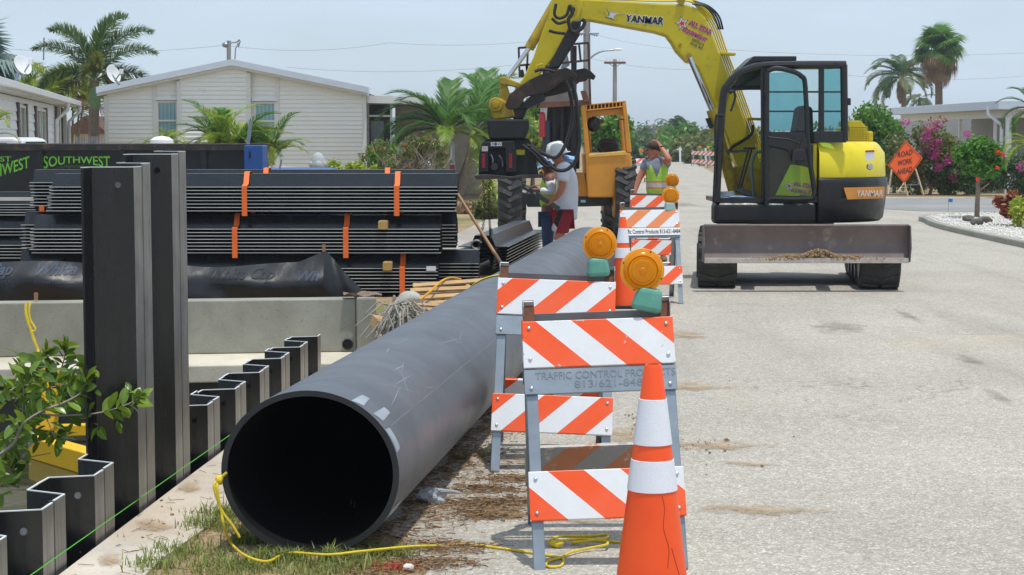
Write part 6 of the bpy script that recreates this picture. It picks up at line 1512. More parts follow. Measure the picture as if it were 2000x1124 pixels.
def bush(name_, label, cat, base, ce, rad, n_cl, rr_, n_leaf, size, key, seed, trunk=.05, group=None, extra=()):
    t = thing(name_, label, cat, base, group=group); cl = clumps(ce, rad, n_cl, rr_, seed)
    crown(t, 'crown', leafcloud(cl, n_leaf, size, seed), key)
    rnd = random.Random(seed); m = MB(); b = Vector(base)
    fork = b.lerp(Vector((ce[0], ce[1], max(b.z + .1, ce[2] - rad[2] * .6))), .75)
    m.tube([b, b.lerp(fork, .5) + Vector((rnd.uniform(-.05, .05), 0, 0)), fork], [trunk, trunk * .85, trunk * .7], 8)
    for c_ in cl[:14]: m.tube([fork, fork.lerp(Vector(c_[:3]), .55) + Vector((0, 0, .06)), Vector(c_[:3])], [trunk * .55, trunk * .35, trunk * .12], 5, caps=False)
    m.build('trunk', M_BARK, t, smooth=True)
    for nm, cls, nl, sz, k2 in extra: crown(t, nm, leafcloud(cls, nl, sz, seed + 5), k2)['kind'] = 'stuff'
    return t
def frond_mesh(L_, droop, nl, ll, lw, key, seed, hang=.5, plume=0, rise=.0, fwd=0):
    """feather frond along +X, curving down; leaflets both sides (plume: all round)"""
    rnd = random.Random(seed); pts = []
    ang = rise; x = z = 0.0; n_ = 16
    for k in range(n_ + 1):
        pts.append(Vector((x, 0, z))); ang -= droop / n_ * (.4 + 1.2 * k / n_); x += L_ / n_ * math.cos(ang); z += L_ / n_ * math.sin(ang)
    V = []
    for k in range(nl):
        t_ = .12 + .88 * k / (nl - 1); f = t_ * n_; i = min(int(f), n_ - 1); p = pts[i].lerp(pts[i + 1], f - i); tg = (pts[i + 1] - pts[i]).normalized(); up = Vector((-tg.z, 0, tg.x))
        ln = ll * (math.sin(math.pi * min(1, .12 + t_ * .86)) * .75 + .3)
        for s_ in (-1, 1):
            for rep in range(1 + plume):
                a = rnd.uniform(-.5, .9) if plume else rnd.uniform(.1, .35)
                d1 = (tg * rnd.uniform(.45 + fwd, .75 + fwd * 1.6) + Vector((0, s_, 0)) * math.cos(a * (2 if plume else 1)) + up * math.sin(a * (2 if plume else 1))).normalized()
                d2 = (d1 + Vector((0, 0, -hang)) + tg * .15).normalized(); l1 = ln * rnd.uniform(.85, 1.1)
                w_ = d1.cross(up); w_ = (w_.normalized() if w_.length > .01 else tg) * lw
                q_ = p + d1 * l1 * .5; e = q_ + d2 * l1 * .5
                V.append([p - w_ * .6, p + w_ * .6, q_ + w_, q_ - w_, e])
    V = np.array([[tuple(v) for v in a] for a in V]); me = npmesh('frond', V, 5, [(0, 1, 2, 3), (3, 2, 4)], LG[key])
    bm = bmesh.new(); bm.from_mesh(me); rb = MB().tube(pts, [.035 * L_ / 2 * (1 - .85 * k / n_) * .5 + .004 for k in range(n_ + 1)], 5); rm = rb.mesh('r'); bm.from_mesh(rm); bm.to_mesh(me); bm.free(); bpy.data.meshes.remove(rm)
    return me
def palm(name_, label, base, pts, rads, meshes, fr, shaft=None, group=None, bark=M_BARK, top=None):
    t = thing(name_, label, 'palm', base, group=group)
    MB().tube(smoothpath(pts, 5), [rads[0] + (rads[1] - rads[0]) * k / (5 * (len(pts) - 1)) for k in range(5 * (len(pts) - 1) + 1)], 12).build('trunk', bark, t, smooth=True)
    tp = Vector(top if top is not None else pts[-1])
    if shaft: MB().tube([tp - Vector((0, 0, shaft[0])), tp - Vector((0, 0, shaft[0] * .5)), tp + Vector((0, 0, .1))], [shaft[1] * 1.05, shaft[1] * 1.15, shaft[1] * .6], 12).build('crownshaft', shaft[2], t, smooth=True)
    for k, f in enumerate(fr):
        az, pi_, sc_ = f[:3]; me = meshes[f[3] if len(f) > 3 else k % len(meshes)]
        o = bpy.data.objects.new('frond', me); COL.objects.link(o); o.parent = t; o.location = tp - Vector(base); o.rotation_euler = (0, -R(pi_), R(az)); o.scale = (sc_,) * 3
    return t
def G(px, Y): return Vector((xat(px, Y), Y, 0))

# ------------------------------------------------------------------ houses
M_SIDING = mat('cream lap siding', c(238, 236, 228), .6, 0, .03, 2, dirt=(c(176, 168, 150), .06, 2))
M_SIDINGW = mat('white blue lap siding', c(232, 236, 242), .6, 0, .03, 2)
M_SIDINGG = mat('grey carport siding', c(176, 176, 172), .65, 0, .05, 2)
M_TRIM = mat('off white trim', c(222, 220, 212), .55, 0, .03, 3)
M_ROOFE = mat('white roof edge', c(206, 212, 220), .5, 0, .04, 3)
def winglass():
    g = NT('blind behind glass'); tcn = g.n('TexCoord').outputs['Object']; sx = g.n('SeparateXYZ'); g.l(tcn, sx.inputs[0])
    f = g.math('FRACT', g.math('MULTIPLY', sx.outputs[0], 9)); col = g.mix(f, c(112, 146, 154), c(150, 182, 188)); return g.set(Base_Color=col, Roughness=.12, Specular_IOR_Level=.8)
M_WIN = winglass(); M_SCREEN = mat('dark insect screen', c(26, 27, 30), .7)
def siding(name_, par, m_, o, ex, n_out, x0, x1, ztop, zbot=.25, h=.125, skip=()):
    """lapped courses in the plane o + ex*x; ztop(x) linear between x0 and x1; skip = window holes (xa, xb, za, zb)"""
    m = MB(); ex, n_out, o = Vector(ex), Vector(n_out), Vector(o); z = zbot
    zt0, zt1 = ztop(x0), ztop(x1); hi = max(zt0, zt1)
    while z < hi:
        zz = min(z + h, hi); spans = [(x0, x1)]
        for xa, xb, za, zb_ in skip:
            if zz > za + .01 and z < zb_ - .01:
                spans = [s_ for a, b in spans for s_ in ((a, min(b, xa)), (max(a, xb), b)) if s_[1] - s_[0] > .01]
        for a, b in spans:
            def lim(zq): 
                lo_, hi_ = a, b
                if zt0 != zt1:
                    xs = x0 + (zq - zt0) / (zt1 - zt0) * (x1 - x0)
                    if zt1 > zt0: lo_ = max(lo_, min(b, xs)) 
                    else: hi_ = min(hi_, max(a, xs))
                return lo_, hi_
            l0, r0 = lim(z); l1, r1 = lim(zz)
            if r0 - l0 < .01: continue
            q = lambda x, zq, d_: o + ex * x + Vector((0, 0, zq)) + n_out * d_
            m.add([q(l0, z, .032), q(r0, z, .032), q(r1, zz, .003), q(l1, zz, .003), q(l0, z, .0), q(r0, z, .0)], [(0, 1, 2, 3), (4, 5, 1, 0)])
        z = zz
    o_ = m.build(name_, m_, par); o_['kind'] = 'stuff'; return o_
def window(par, o, ex, n_out, xa, xb, za, zb_, m_=M_WIN, fr=.06, mid=True, frm=M_TRIM):
    ex, n_out, o = Vector(ex), Vector(n_out), Vector(o); q = lambda x, z, d_: o + ex * x + Vector((0, 0, z)) + n_out * d_
    wf = MB()
    for a, b, c0, d0 in ((xa, xb, za, za + fr), (xa, xb, zb_ - fr, zb_), (xa, xa + fr, za + fr, zb_ - fr), (xb - fr, xb, za + fr, zb_ - fr)) + (((xa + fr, xb - fr, (za + zb_) / 2 - .025, (za + zb_) / 2 + .025),) if mid else ()):
        wf.prism([q(a, c0, -.02), q(b, c0, -.02), q(b, c0, .045), q(a, c0, .045)], (0, 0, d0 - c0))
    w_ = wf.build('window', frm, par)
    MB().add([q(xa + .01, za + .01, .004), q(xb - .01, za + .01, .004), q(xb - .01, zb_ - .01, .004), q(xa + .01, zb_ - .01, .004)], [(0, 1, 2, 3)]).build('pane', m_, w_)
    return w_
# gabled manufactured home
YH = 53.0; kh = YH / F
Z = lambda py, Y=YH: at_y(0, py, Y).z
X_ = lambda px, Y=YH: xat(px, Y)
hs = thing('house', 'cream gabled manufactured home with lap siding behind the sheet stack', 'house', (X_(460), YH + 6, 0))
MB().bb(X_(213), X_(713), YH + .02, YH + 12, 0, Z(192)).build('wall', M_SIDING, hs)
MB().prism([(X_(213), YH + .02, Z(192)), (X_(213), YH + .02, Z(183)), (X_(460), YH + .02, Z(131)), (X_(713), YH + .02, Z(182)), (X_(713), YH + .02, Z(192))], (0, 11.9, 0)).build('gable', M_SIDING, hs)
zl = lambda x: Z(183) + (x - X_(213)) / (X_(460) - X_(213)) * (Z(130) - Z(183)); zr = lambda x: Z(181) + (X_(713) - x) / (X_(713) - X_(460)) * (Z(130) - Z(181))
wl = (X_(309), X_(351), Z(275), Z(197)); wr = (X_(498), X_(542), Z(275), Z(199))
siding('siding', hs, M_SIDING, (0, YH, 0), (1, 0, 0), (0, -1, 0), X_(213), X_(354), zl, skip=(wl,))
siding('siding', hs, M_SIDING, (0, YH, 0), (1, 0, 0), (0, -1, 0), X_(489), X_(713), zr, skip=(wr,))
MB().bb(X_(356), X_(488), YH - .14, YH + .02, 0, Z(172)).build('bay_wall', M_SIDING, hs)
siding('bay_siding', hs, M_SIDING, (0, YH - .142, 0), (1, 0, 0), (0, -1, 0), X_(356), X_(460), zl); siding('bay_siding', hs, M_SIDING, (0, YH - .142, 0), (1, 0, 0), (0, -1, 0), X_(460), X_(488), zr)
for px, top, dy in ((355, 160, .18), (490, 143, .18), (212, 188, .05), (713, 187, .05), (306, 170, .05), (544, 152, .05)): MB().bb(X_(px) - .06, X_(px) + .06, YH - dy, YH - dy + .04, .2, Z(top)).build('corner_trim', M_TRIM, hs)
for s0, s1 in ((198, 460), (722, 460)):
    MB().prism([(X_(s0), YH - .4, Z(171)), (X_(460), YH - .4, Z(117)), (X_(460), YH - .4, Z(129)), (X_(s0), YH - .4, Z(183))], (0, 12.6, 0)).build('roof', M_ROOFE, hs)
    MB().prism([(X_(s0), YH - .3, Z(183)), (X_(460), YH - .3, Z(129)), (X_(460), YH - .3, Z(134)), (X_(s0), YH - .3, Z(188))], (0, .28, 0)).build('soffit', M_TRIM, hs)
window(hs, (0, YH, 0), (1, 0, 0), (0, -1, 0), *wl); window(hs, (0, YH, 0), (1, 0, 0), (0, -1, 0), *wr)
for a, b, py in ((307, 353, 196), (496, 544, 198)): MB().bb(X_(a), X_(b), YH - .12, YH - .0, Z(py), Z(py - 4)).build('window_hood', M_WHITE, hs)
# carport wing of the same home
MB().prism([(X_(716), YH + .3, Z(186)), (X_(960), YH + .3, Z(196)), (X_(960), YH + .3, Z(207)), (X_(716), YH + .3, Z(201))], (0, 8, 0)).build('carport_roof', M_TRIM, hs)
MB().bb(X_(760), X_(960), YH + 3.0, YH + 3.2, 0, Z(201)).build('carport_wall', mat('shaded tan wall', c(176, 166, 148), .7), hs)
MB().bb(X_(717), X_(759), YH + 1.0, YH + 1.1, 0, Z(203)).build('screen_wall', M_SCREEN, hs)
MB().bb(X_(717), X_(760), YH + .95, YH + 1.0, Z(228), Z(224)).build('screen_rail', M_TRIM, hs)
MB().bb(X_(759), X_(763), YH + .9, YH + 1.0, 0, Z(204)).build('screen_post', M_TRIM, hs)
MB().bb(X_(720), X_(746), YH + .97, YH + 1.0, Z(292), Z(236)).build('screen_door', mat('grey door glass', c(96, 104, 110), .2), hs)
MB().bb(X_(728), X_(745), YH + .94, YH + .97, Z(290), Z(274)).build('door_paper', M_WHITE, hs)

# white sided home at the left
lh = thing('house', 'white sided mobile home at the left edge with brown shutters', 'house', (-12.5, 45, 0))
A0, A1 = Vector((-8.62, 26, 0)), Vector((-12.5, 48.95, 0)); le = (A1 - A0).normalized(); ln_ = Vector((le.y, -le.x, 0)) * 1.0
if ln_.x < 0: ln_ = -ln_
LL = (A1 - A0).length; yx = lambda Y: (Y - A0.y) / le.y
ze = 2.62
MB().prism([A0, A1, A1 - ln_ * 4, A0 - ln_ * 4], (0, 0, ze)).build('wall', M_SIDINGW, lh)
w1_, w2_ = (yx(39.9), yx(41.3), .8, at_y(43, 206, 40.5).z), (yx(43.9), yx(46.4), .8, at_y(80, 213, 45).z)
siding('siding', lh, M_SIDINGW, A0 + ln_ * .01, le, ln_, 0, LL, lambda x: ze, .3, .2, skip=(w1_, w2_))
M_SHUT = mat('brown shutter', c(84, 62, 58), .6); M_WIN2 = mat('dark window glass', c(66, 86, 84), .1, 0, .2, 2, spec=.8)
for w_ in (w1_, w2_):
    window(lh, A0 + ln_ * .012, le, ln_, *w_, M_WIN2, .06)
    for xa in (w_[0] - .36, w_[1] + .02): 
        q = A0 + le * xa + ln_ * .03; MB().prism([q, q + le * .34, q + le * .34 + ln_ * .04, q + ln_ * .04], (0, 0, w_[3] - w_[2] + .1)).build('shutter', M_SHUT, lh).location.z += w_[2] - .05
MB().bar(A0 + le * ((w2_[0] + w2_[1]) / 2) + ln_ * .05 + Vector((0, 0, w2_[2])), A0 + le * ((w2_[0] + w2_[1]) / 2) + ln_ * .05 + Vector((0, 0, w2_[3])), .07, .04, ln_).build('mullion', M_TRIM, lh)
A2 = A1 + le * 4.4
rf = MB().prism([A0 + ln_ * .35 + Vector((0, 0, ze + .02)), A0 + ln_ * .35 + Vector((0, 0, ze + .2)), A0 - ln_ * 4 + Vector((0, 0, ze + 1.0)), A0 - ln_ * 4 + Vector((0, 0, ze + .02))], le * (LL + 4.4)).build('roof', M_ROOFE, lh)
MB().bar(A0 + ln_ * .42 + Vector((0, 0, ze + .13)), A2 + ln_ * .42 + Vector((0, 0, ze + .13)), .12, .14).build('gutter', M_WHITE, rf, bevel=.01)
MB().prism([A1 + le * .05 - ln_ * .05, A2 - ln_ * .05, A2 - ln_ * .08, A1 + le * .05 - ln_ * .08], (0, 0, ze)).build('porch_screen', M_SCREEN, lh)
for s_ in (.02, 2.2, 4.3): q = A1 + le * s_; MB().bar(q, q + Vector((0, 0, ze)), .09, .09).build('porch_post', M_TRIM, lh)
for s_ in (0, 4.3):
    q = A1 + le * s_; MB().tube([q + ln_ * .42 + Vector((0, 0, ze + .08)), q + ln_ * .42 + Vector((0, 0, ze - .12)), q + ln_ * .12 + Vector((0, 0, ze - .4)), q + ln_ * .1 + Vector((0, 0, .2))], .05, 8).build('downspout', M_WHITE, lh)
# small brown gable and fence between the homes
sh_ = thing('shed', 'small brown gabled roof between the two homes, cream wall', 'shed', tuple(G(165, 70)))
MB().bb(xat(120, 70), xat(225, 70), 70, 74, 0, at_y(0, 252, 70).z).build('wall', mat('cream wall', c(226, 214, 170), .7), sh_)
MB().prism([(xat(120, 69.6), 69.6, at_y(0, 262, 69.6).z), (xat(215, 69.6), 69.6, at_y(0, 262, 69.6).z), (xat(172, 69.6), 69.6, at_y(0, 226, 69.6).z)], (0, 4.6, 0)).build('roof', mat('brown shingles', c(96, 66, 56), .9, 0, .2, 6), sh_)
fn_ = thing('picket_fence', 'short grey slatted fence left of the cream home', 'fence', tuple(G(180, 56)))
for k in range(13): 
    px = 151 + k * 4.9; MB().bb(xat(px, 56), xat(px + 3.6, 56), 56, 56.03, 0, at_y(0, 267, 56).z).build('slat', mat('grey fence', c(160, 158, 164), .7) if k == 0 else bpy.data.materials['grey fence'], fn_)
MB().bb(xat(150, 56), xat(215, 56), 56.032, 56.07, 1.4, 1.5).build('rail', bpy.data.materials['grey fence'], fn_)

# house with carport at the right
rh = thing('house', 'low white house with posts and carport behind the flowering hedge, right edge', 'house', (17, 60, 0))
Cn, Cb = Vector((15.1, 55.9, 0)), Vector((14.3, 68.5, 0)); re_ = (Cb - Cn).normalized(); zt_ = at_y(1945, 197, 55.9).z
MB().prism([Cn + Vector((0, 0, zt_ - .27)), Cb + Vector((0, 0, zt_ - .27)), Cb + Vector((12, 0, zt_ - .27)), Cn + Vector((12, 0, zt_ - .27))], (0, 0, .27)).build('roof', M_ROOFE, rh, bevel=.01)
MB().prism([Cn + Vector((.4, .4, zt_ - .52)), Cb + Vector((.4, -.4, zt_ - .52)), Cb + Vector((.55, -.4, zt_ - .52)), Cn + Vector((.55, .4, zt_ - .52))], (0, 0, .248)).build('beam', M_TRIM, rh)
MB().prism([Cn + Vector((.56, .4, zt_ - .52)), Cn + Vector((11, .4, zt_ - .52)), Cn + Vector((11, .55, zt_ - .52)), Cn + Vector((.56, .55, zt_ - .52))], (0, 0, .248)).build('beam', M_TRIM, rh)
siding('siding', rh, M_SIDINGG, Cn + Vector((3.0, 1, 0)), re_, (-1, -.06, 0), 0, 11.2, lambda x: zt_ - .3, .1, .2)
MB().prism([Cn + Vector((3.0, 1, 0)), Cn + Vector((3.0, 1, 0)) + re_ * 11, Cn + Vector((11, 12, 0)), Cn + Vector((11, 1, 0))], (0, 0, zt_ - .3)).build('wall', M_SIDINGG, rh)
for Y, wd in ((55.95 + .4, .16), (57.6, .09), (61.2, .09), (65.8, .09)): q = Cn + re_ * (Y - 55.9) + Vector((.48, 0, 0)); MB().bar(q, q + Vector((0, 0, zt_ - .52)), wd, wd).build('post', M_WHITE, rh)
q = Cn + re_ * .9 + Vector((0, 0, 0)); MB().tube([q + Vector((-.02, 0, zt_ - .2)), q + Vector((-.02, 0, zt_ - .4)), q + Vector((.33, -.3, zt_ - .75)), q + Vector((.34, -.3, .2))], .06, 8).build('downspout', M_WHITE, rh)
MB().prism([Cb + Vector((-.8, 2, 0)), Cb + Vector((8, 2, 0)), Cb + Vector((8, 2.2, 0)), Cb + Vector((-.8, 2.2, 0))], (0, 0, zt_ - .4)).build('back_wall', M_SIDINGG, rh)
ch = thing('patio_chair', 'white tubular chair frame on the porch behind the hibiscus tree', 'chair', tuple(Cn + Vector((1.2, 2.2, 0))))
q = Cn + Vector((1.2, 2.2, 0))
for dx in (0, .55): MB().bar(q + Vector((dx, 0, 0)), q + Vector((dx, 0, 1.62)), .04, .04).build('frame_post', M_TRIM, ch)
MB().bar(q + Vector((0, 0, 1.6)), q + Vector((.55, 0, 1.6)), .04, .04).build('frame_top', M_TRIM, ch)

# ------------------------------------------------------------------ roof dishes, poles, wires
def dish(px, py, Y, r_, face_dir, label, foot):
    p = at_y(px, py, Y); t = thing('satellite_dish', label, 'dish', tuple(at_y(*foot, Y))); f = Vector(face_dir).normalized()
    MB().lathe([(.0005, -.10 * r_ / .45), (r_ * .5, -.075 * r_ / .45), (r_ * .85, -.03 * r_ / .45), (r_, 0), (r_ + .012, .0), (r_ * .86, -.05 * r_ / .45), (r_ * .5, -.1 * r_ / .45), (.0005, -.125 * r_ / .45)], p, 32, f).build('reflector', M_WHITE, t, smooth=True)
    MB().tube([p - f * .08, at_y(*foot, Y)], .035, 8).build('mast', M_GALV, t)
    ar = p + f * r_ * 1.25 + Vector((0, 0, -.05)); MB().tube([p + Vector((0, 0, -r_ * .9)), ar], .02, 6).build('feed_arm', M_GALV, t); MB().box(ar, (.1, .1, .14)).build('feed_horn', M_WHITE, t, bevel=.01)
dish(45, 127, 41.5, .23, (.75, -.5, .42), 'satellite dish on the roof of the left white home', (28, 165))
dish(222, 145, 50.5, .25, (.8, -.5, .35), 'satellite dish on the left slope of the cream home roof', (233, 166))
M_POLE = mat('weathered pole', c(150, 146, 142), .85, 0, .15, 3); M_WIRE = mat('wire', c(88, 90, 94), .6)
up1 = thing('utility_pole', 'tall utility pole with crossarm and insulators beyond the forklift', 'pole', tuple(G(1200, 120)))
pb, pt = G(1200, 120), at_y(1201, 116, 120)
MB().tube([pb, pt], [.17, .13], 10).build('shaft', M_POLE, up1, smooth=True)
MB().bar(at_y(1180, 123, 119.8), at_y(1222, 123, 119.8), .12, .14).build('crossarm', M_RUST, up1)
for s_ in (-1, 1): MB().bar(at_y(1201 + 12 * s_, 124, 119.8), at_y(1201, 133, 119.8), .05, .05).build('brace', M_GALV, up1)
for k in range(6): px = 1185 + 6.3 * k; MB().tube(ppl([(px - 1.4, 121), (px, 112), (px + 1.4, 121)], 119.8), .025, 4).build('insulator', M_WHITE, up1)
up2 = thing('utility_pole', 'concrete utility pole with insulators directly behind the forklift mast', 'pole', tuple(G(1146, 85)))
MB().tube([G(1147, 85), at_y(1146, 30, 85), at_y(1146, -40, 85)], [.2, .16, .14], 10).build('shaft', M_POLE, up2, smooth=True)
for s_ in (-1, 1):
    m = MB()
    for k in range(4): p = at_y(1146 + s_ * (6 + 4.5 * k), 66 + k * 1.0, 84.8); m.lathe([(.0, .05), (.07, .03), (.07, -.03), (.0, -.05)], p, 10, (1, 0, 0))
    m.build('insulator_string', M_GALV, up2)
MB().bar(at_y(1122, 66, 84.9), at_y(1170, 66, 84.9), .06, .06).build('crossarm', M_POLE, up2)
stl = thing('street_lamp', 'street lamp arm reaching right from the pole behind the forklift mast', 'street lamp', tuple(at_y(1150, 118, 84.7)))
MB().tube(smoothpath(ppl([(1150, 117), (1162, 107), (1178, 100), (1200, 98)], 84.6), 5), .05, 6).build('lamp_arm', M_GALV, stl, smooth=True)
MB().blob(at_y(1207, 97, 84.6), (.22, .12, .06), 1, .05).build('lamp_head', M_WHITE, stl, smooth=True)
up3 = thing('light_pole', 'short wooden pole with floodlight behind the ridge of the cream home', 'pole', tuple(G(447, 75)))
MB().tube([G(447, 75), at_y(447, 80, 75)], .09, 10).build('shaft', M_POLE, up3); MB().tube(ppl([(448, 84), (462, 83), (468, 78)], 75), .035, 6).build('arm', M_GALV, up3)
MB().prism(ppl([(464, 92), (468, 80), (470, 80), (466, 93)], 75), (0, .1, 0)).build('antenna', M_GALV, up3); MB().blob(at_y(441, 88, 75), (.16, .16, .12), 2, .05).build('floodlight', M_GALV, up3, smooth=True)
MB().tube(ppl([(85, 118), (86, 74)], 70), .03, 6).build('antenna_mast', M_GALV, label='thin antenna mast behind the left roofs', cat='antenna')
MB().tube(ppl([(459, 116), (460, 96), (466, 84)], 54), .02, 6).build('roof_antenna', M_GALV, label='thin bent antenna on the ridge of the cream home', cat='antenna')
for k, (px, top, Y, lab) in enumerate(((1253, 258, 210, 'leftmost far pole above the trees beyond the man'), (1277, 243, 190, 'far pole with crossarm above the trees beyond the man'), (1356, 238, 170, 'far pole right of the dark conifer'))):
    t = thing('utility_pole', lab, 'pole', tuple(G(px, Y)), group='far poles'); MB().tube([G(px, Y), at_y(px, top, Y)], [.2, .15], 8).build('shaft', M_POLE, t, smooth=True)
    MB().bar(at_y(px - 4, top + 3, Y - .2), at_y(px + 4, top + 3, Y - .2), .2, .2).build('crossarm', M_POLE, t)
wires = [((-20, 93), (447, 88), 75, 'wire from the left edge to the pole behind the cream home'), ((447, 90), (760, 84), 75, 'wire right of the pole behind the cream home'), ((760, 84), (1130, 70), 84, 'upper wire ending at the pole behind the forklift'), ((560, 132), (1000, 128), 84, 'lower wire over the right slope of the cream home'), ((1165, 69), (1410, 98), 100, 'wire running right from the concrete pole'), ((1150, 114), (1405, 135), 100, 'lower wire running right behind the boom'), ((1400, 96), (2020, 103), 95, 'upper wire over the excavator to the right edge'), ((1640, 146), (2020, 147), 95, 'lower wire right of the excavator cab'), ((1000, 142), (1020, 138), 84, 'short wire end left of the forklift mast')]
for (a, b, Y, lab) in wires:
    p, q = at_y(*a, Y), at_y(*b, Y); MB().tube([p.lerp(q, t_) - Vector((0, 0, .25 * 4 * t_ * (1 - t_))) for t_ in np.linspace(0, 1, 12)], .0055, 4).build('overhead_wire', M_WIRE, label=lab, cat='wire', group='overhead wires')

# ------------------------------------------------------------------ palms
def spread(n_, pit, seed, sc_=(.85, 1.1)):
    rnd = random.Random(seed); return [(360 * k / n_ * 1.0 + rnd.uniform(-14, 14) + (k % 3) * 7, pit[0] + (pit[1] - pit[0]) * ((k * 5) % n_) / n_ + rnd.uniform(-6, 6), rnd.uniform(*sc_)) for k in range(n_)]
fx_ = [frond_mesh(2.5, 1.5, 60, .44, .018, 'foxtail green', 1, .3, plume=3), frond_mesh(2.4, 1.9, 60, .44, .018, 'foxtail green', 2, .35, plume=3), frond_mesh(2.2, 2.0, 56, .42, .018, 'olive leaves', 3, .4, plume=3)]
b = G(183, 57); tp = at_y(184, 158, 57)
palm('foxtail_palm', 'tall foxtail palm with bushy fronds between the two left homes', tuple(b), [b, b.lerp(tp, .5), tp], (.2, .15), fx_, [(180, 62, .95, 0), (200, 28, .9, 1), (165, 8, .85, 2), (0, 58, .95, 0), (15, 32, .95, 1), (-10, 14, 1.0, 2), (60, 88, 1.15, 0), (95, 70, .9, 1), (-90, 40, .8, 2), (-70, 60, .85, 2), (150, 76, 1.1, 0), (-140, 35, .9, 1), (30, 74, 1.1, 0), (5, 2, .9, 1)], shaft=(.9, .17, mat('green crownshaft', c(112, 140, 92), .6)))
ad = [frond_mesh(2.2, 1.5, 66, .66, .021, 'palm green', 5, .45, fwd=.45), frond_mesh(2.1, 2.1, 64, .66, .021, 'palm green', 6, .7, fwd=.35), frond_mesh(1.8, 1.7, 60, .58, .021, 'palm lime', 7, .6, fwd=.4)]
b = G(893, 52) + Vector((0, 0, .1)); tp = at_y(925, 262, 52)
M_TRUNKP = mat('pale ringed trunk', c(150, 136, 118), .85, 0, .15, 8, bump=.5, bscale=25)
palm('christmas_palm', 'leaning palm with yellow green shaft left of the black hammer', tuple(b), [b, b.lerp(tp, .55) + Vector((.08, 0, 0)), tp], (.17, .12), ad, [(180, 45, .9, 0), (0, 50, .8, 1), (95, 74, 1.0, 0), (60, 80, 1.1, 0), (-30, 15, .9, 1), (20, 30, 1.0, 1), (200, 15, .7, 2), (-80, 0, .7, 2), (-20, -10, .7, 1), (130, 62, .9, 0), (-50, 60, .9, 0)], shaft=(.55, .11, mat('yellow green shaft', c(168, 164, 62), .6)), bark=M_TRUNKP, group='christmas palms')
b = G(868, 50); tp = at_y(873, 258, 50)
palm('christmas_palm', 'fuller arching palm in front of the carport, left of the leaning palm', tuple(b), [b, b.lerp(tp, .5), tp], (.14, .1), ad, [(180, 38, 1.1, 1), (170, 18, 1.0, 1), (188, 58, 1.1, 1), (205, 30, .95, 1), (150, 48, 1.0, 1), (35, 52, 1.0, 1), (-15, 58, 1.0, 1), (196, 66, 1.0, 0), (85, 82, 1.0, 0), (70, 68, 1.0, 0), (0, 40, .9, 1), (-20, 20, .95, 2), (20, 8, .7, 2), (-90, 25, .8, 2), (140, 62, 1.0, 0), (-150, 10, .7, 2), (-60, 55, .8, 1)], bark=M_TRUNKP, group='christmas palms')
for k, (px, Y, ztop_, ls) in enumerate(((955, 54, 175, 'narrow upright palm right behind the leaning palm'),)):
    b = G(px, Y); tp = at_y(px - 4, 225, Y); palm('christmas_palm', ls, tuple(b), [b, tp], (.12, .1), ad, [(90, 78, 1.0, 0), (60, 70, 1.0, 0), (120, 74, .95, 0), (0, 62, .8, 1), (180, 55, .8, 1), (-20, 25, .9, 1), (30, 40, .9, 2), (-70, 10, .7, 2)], bark=M_TRUNKP, group='christmas palms')
ar_ = [frond_mesh(1.7, 1.6, 44, .40, .013, 'palm lime', 9, .5, fwd=.3), frond_mesh(1.5, 1.9, 44, .40, .013, 'yellow green leaves', 10, .5, fwd=.3), frond_mesh(1.6, 1.3, 44, .40, .013, 'palm green', 11, .4, fwd=.3)]
def clumppalm(px, Y, py, n_, sc_, label, seed, ms=None, w_=.25):
    b = G(px, Y); rnd = random.Random(seed); tp = at_y(px, py, Y); t = thing('clumping_palm', label, 'palm', tuple(b), group='clumping palms')
    m = MB()
    for k in range(7): q = Vector((tp.x + rnd.uniform(-w_, w_), Y + rnd.uniform(-w_, w_), max(.1, tp.z + rnd.uniform(-.2, .1)))); m.tube([b + Vector((rnd.uniform(-.1, .1), 0, 0)), q], .035, 6)
    so_ = m.build('stems', M_TRUNKP, t); so_['kind'] = 'stuff'
    for k in range(n_):
        o = bpy.data.objects.new('frond', (ms or ar_)[k % 3]); COL.objects.link(o); o.parent = t
        o.location = tp - b + Vector((rnd.uniform(-w_, w_), rnd.uniform(-w_, w_), rnd.uniform(-.2, .1))); o.rotation_euler = (0, -R(rnd.uniform(20, 80)), R(rnd.uniform(0, 360))); o.scale = (sc_ * rnd.uniform(.75, 1.15),) * 3
    return t
clumppalm(450, 41, 292, 64, .84, 'feathery clumping palm before the cream home, beside the blue box', 3, [ar_[0], ar_[1], ar_[2]], .34)
clumppalm(520, 41.5, 298, 30, .70, 'lower right part of the feathery palms, drooping by the blue box', 14, w_=.2)
clumppalm(318, 46, 284, 36, .46, 'small yellow green palm tuft under the left window of the cream home', 4, [ar_[1], ar_[0], ar_[1]], .15)
clumppalm(70, 60, 185, 36, 1.05, 'lime clumping palm behind the roof of the left home', 6, [ar_[1], ar_[0], ar_[1]], .6)
clumppalm(142, 62, 205, 54, 1.25, 'yellowing clumping palm left of the foxtail trunk', 7, [ar_[1], ar_[0], frond_mesh(1.6, 2.0, 34, .36, .014, 'brown dead fronds', 21, .6)], .5)
clumppalm(-14, 30, 246, 14, .40, 'green palm fronds poking in at the left edge below the roof', 8, w_=.1)
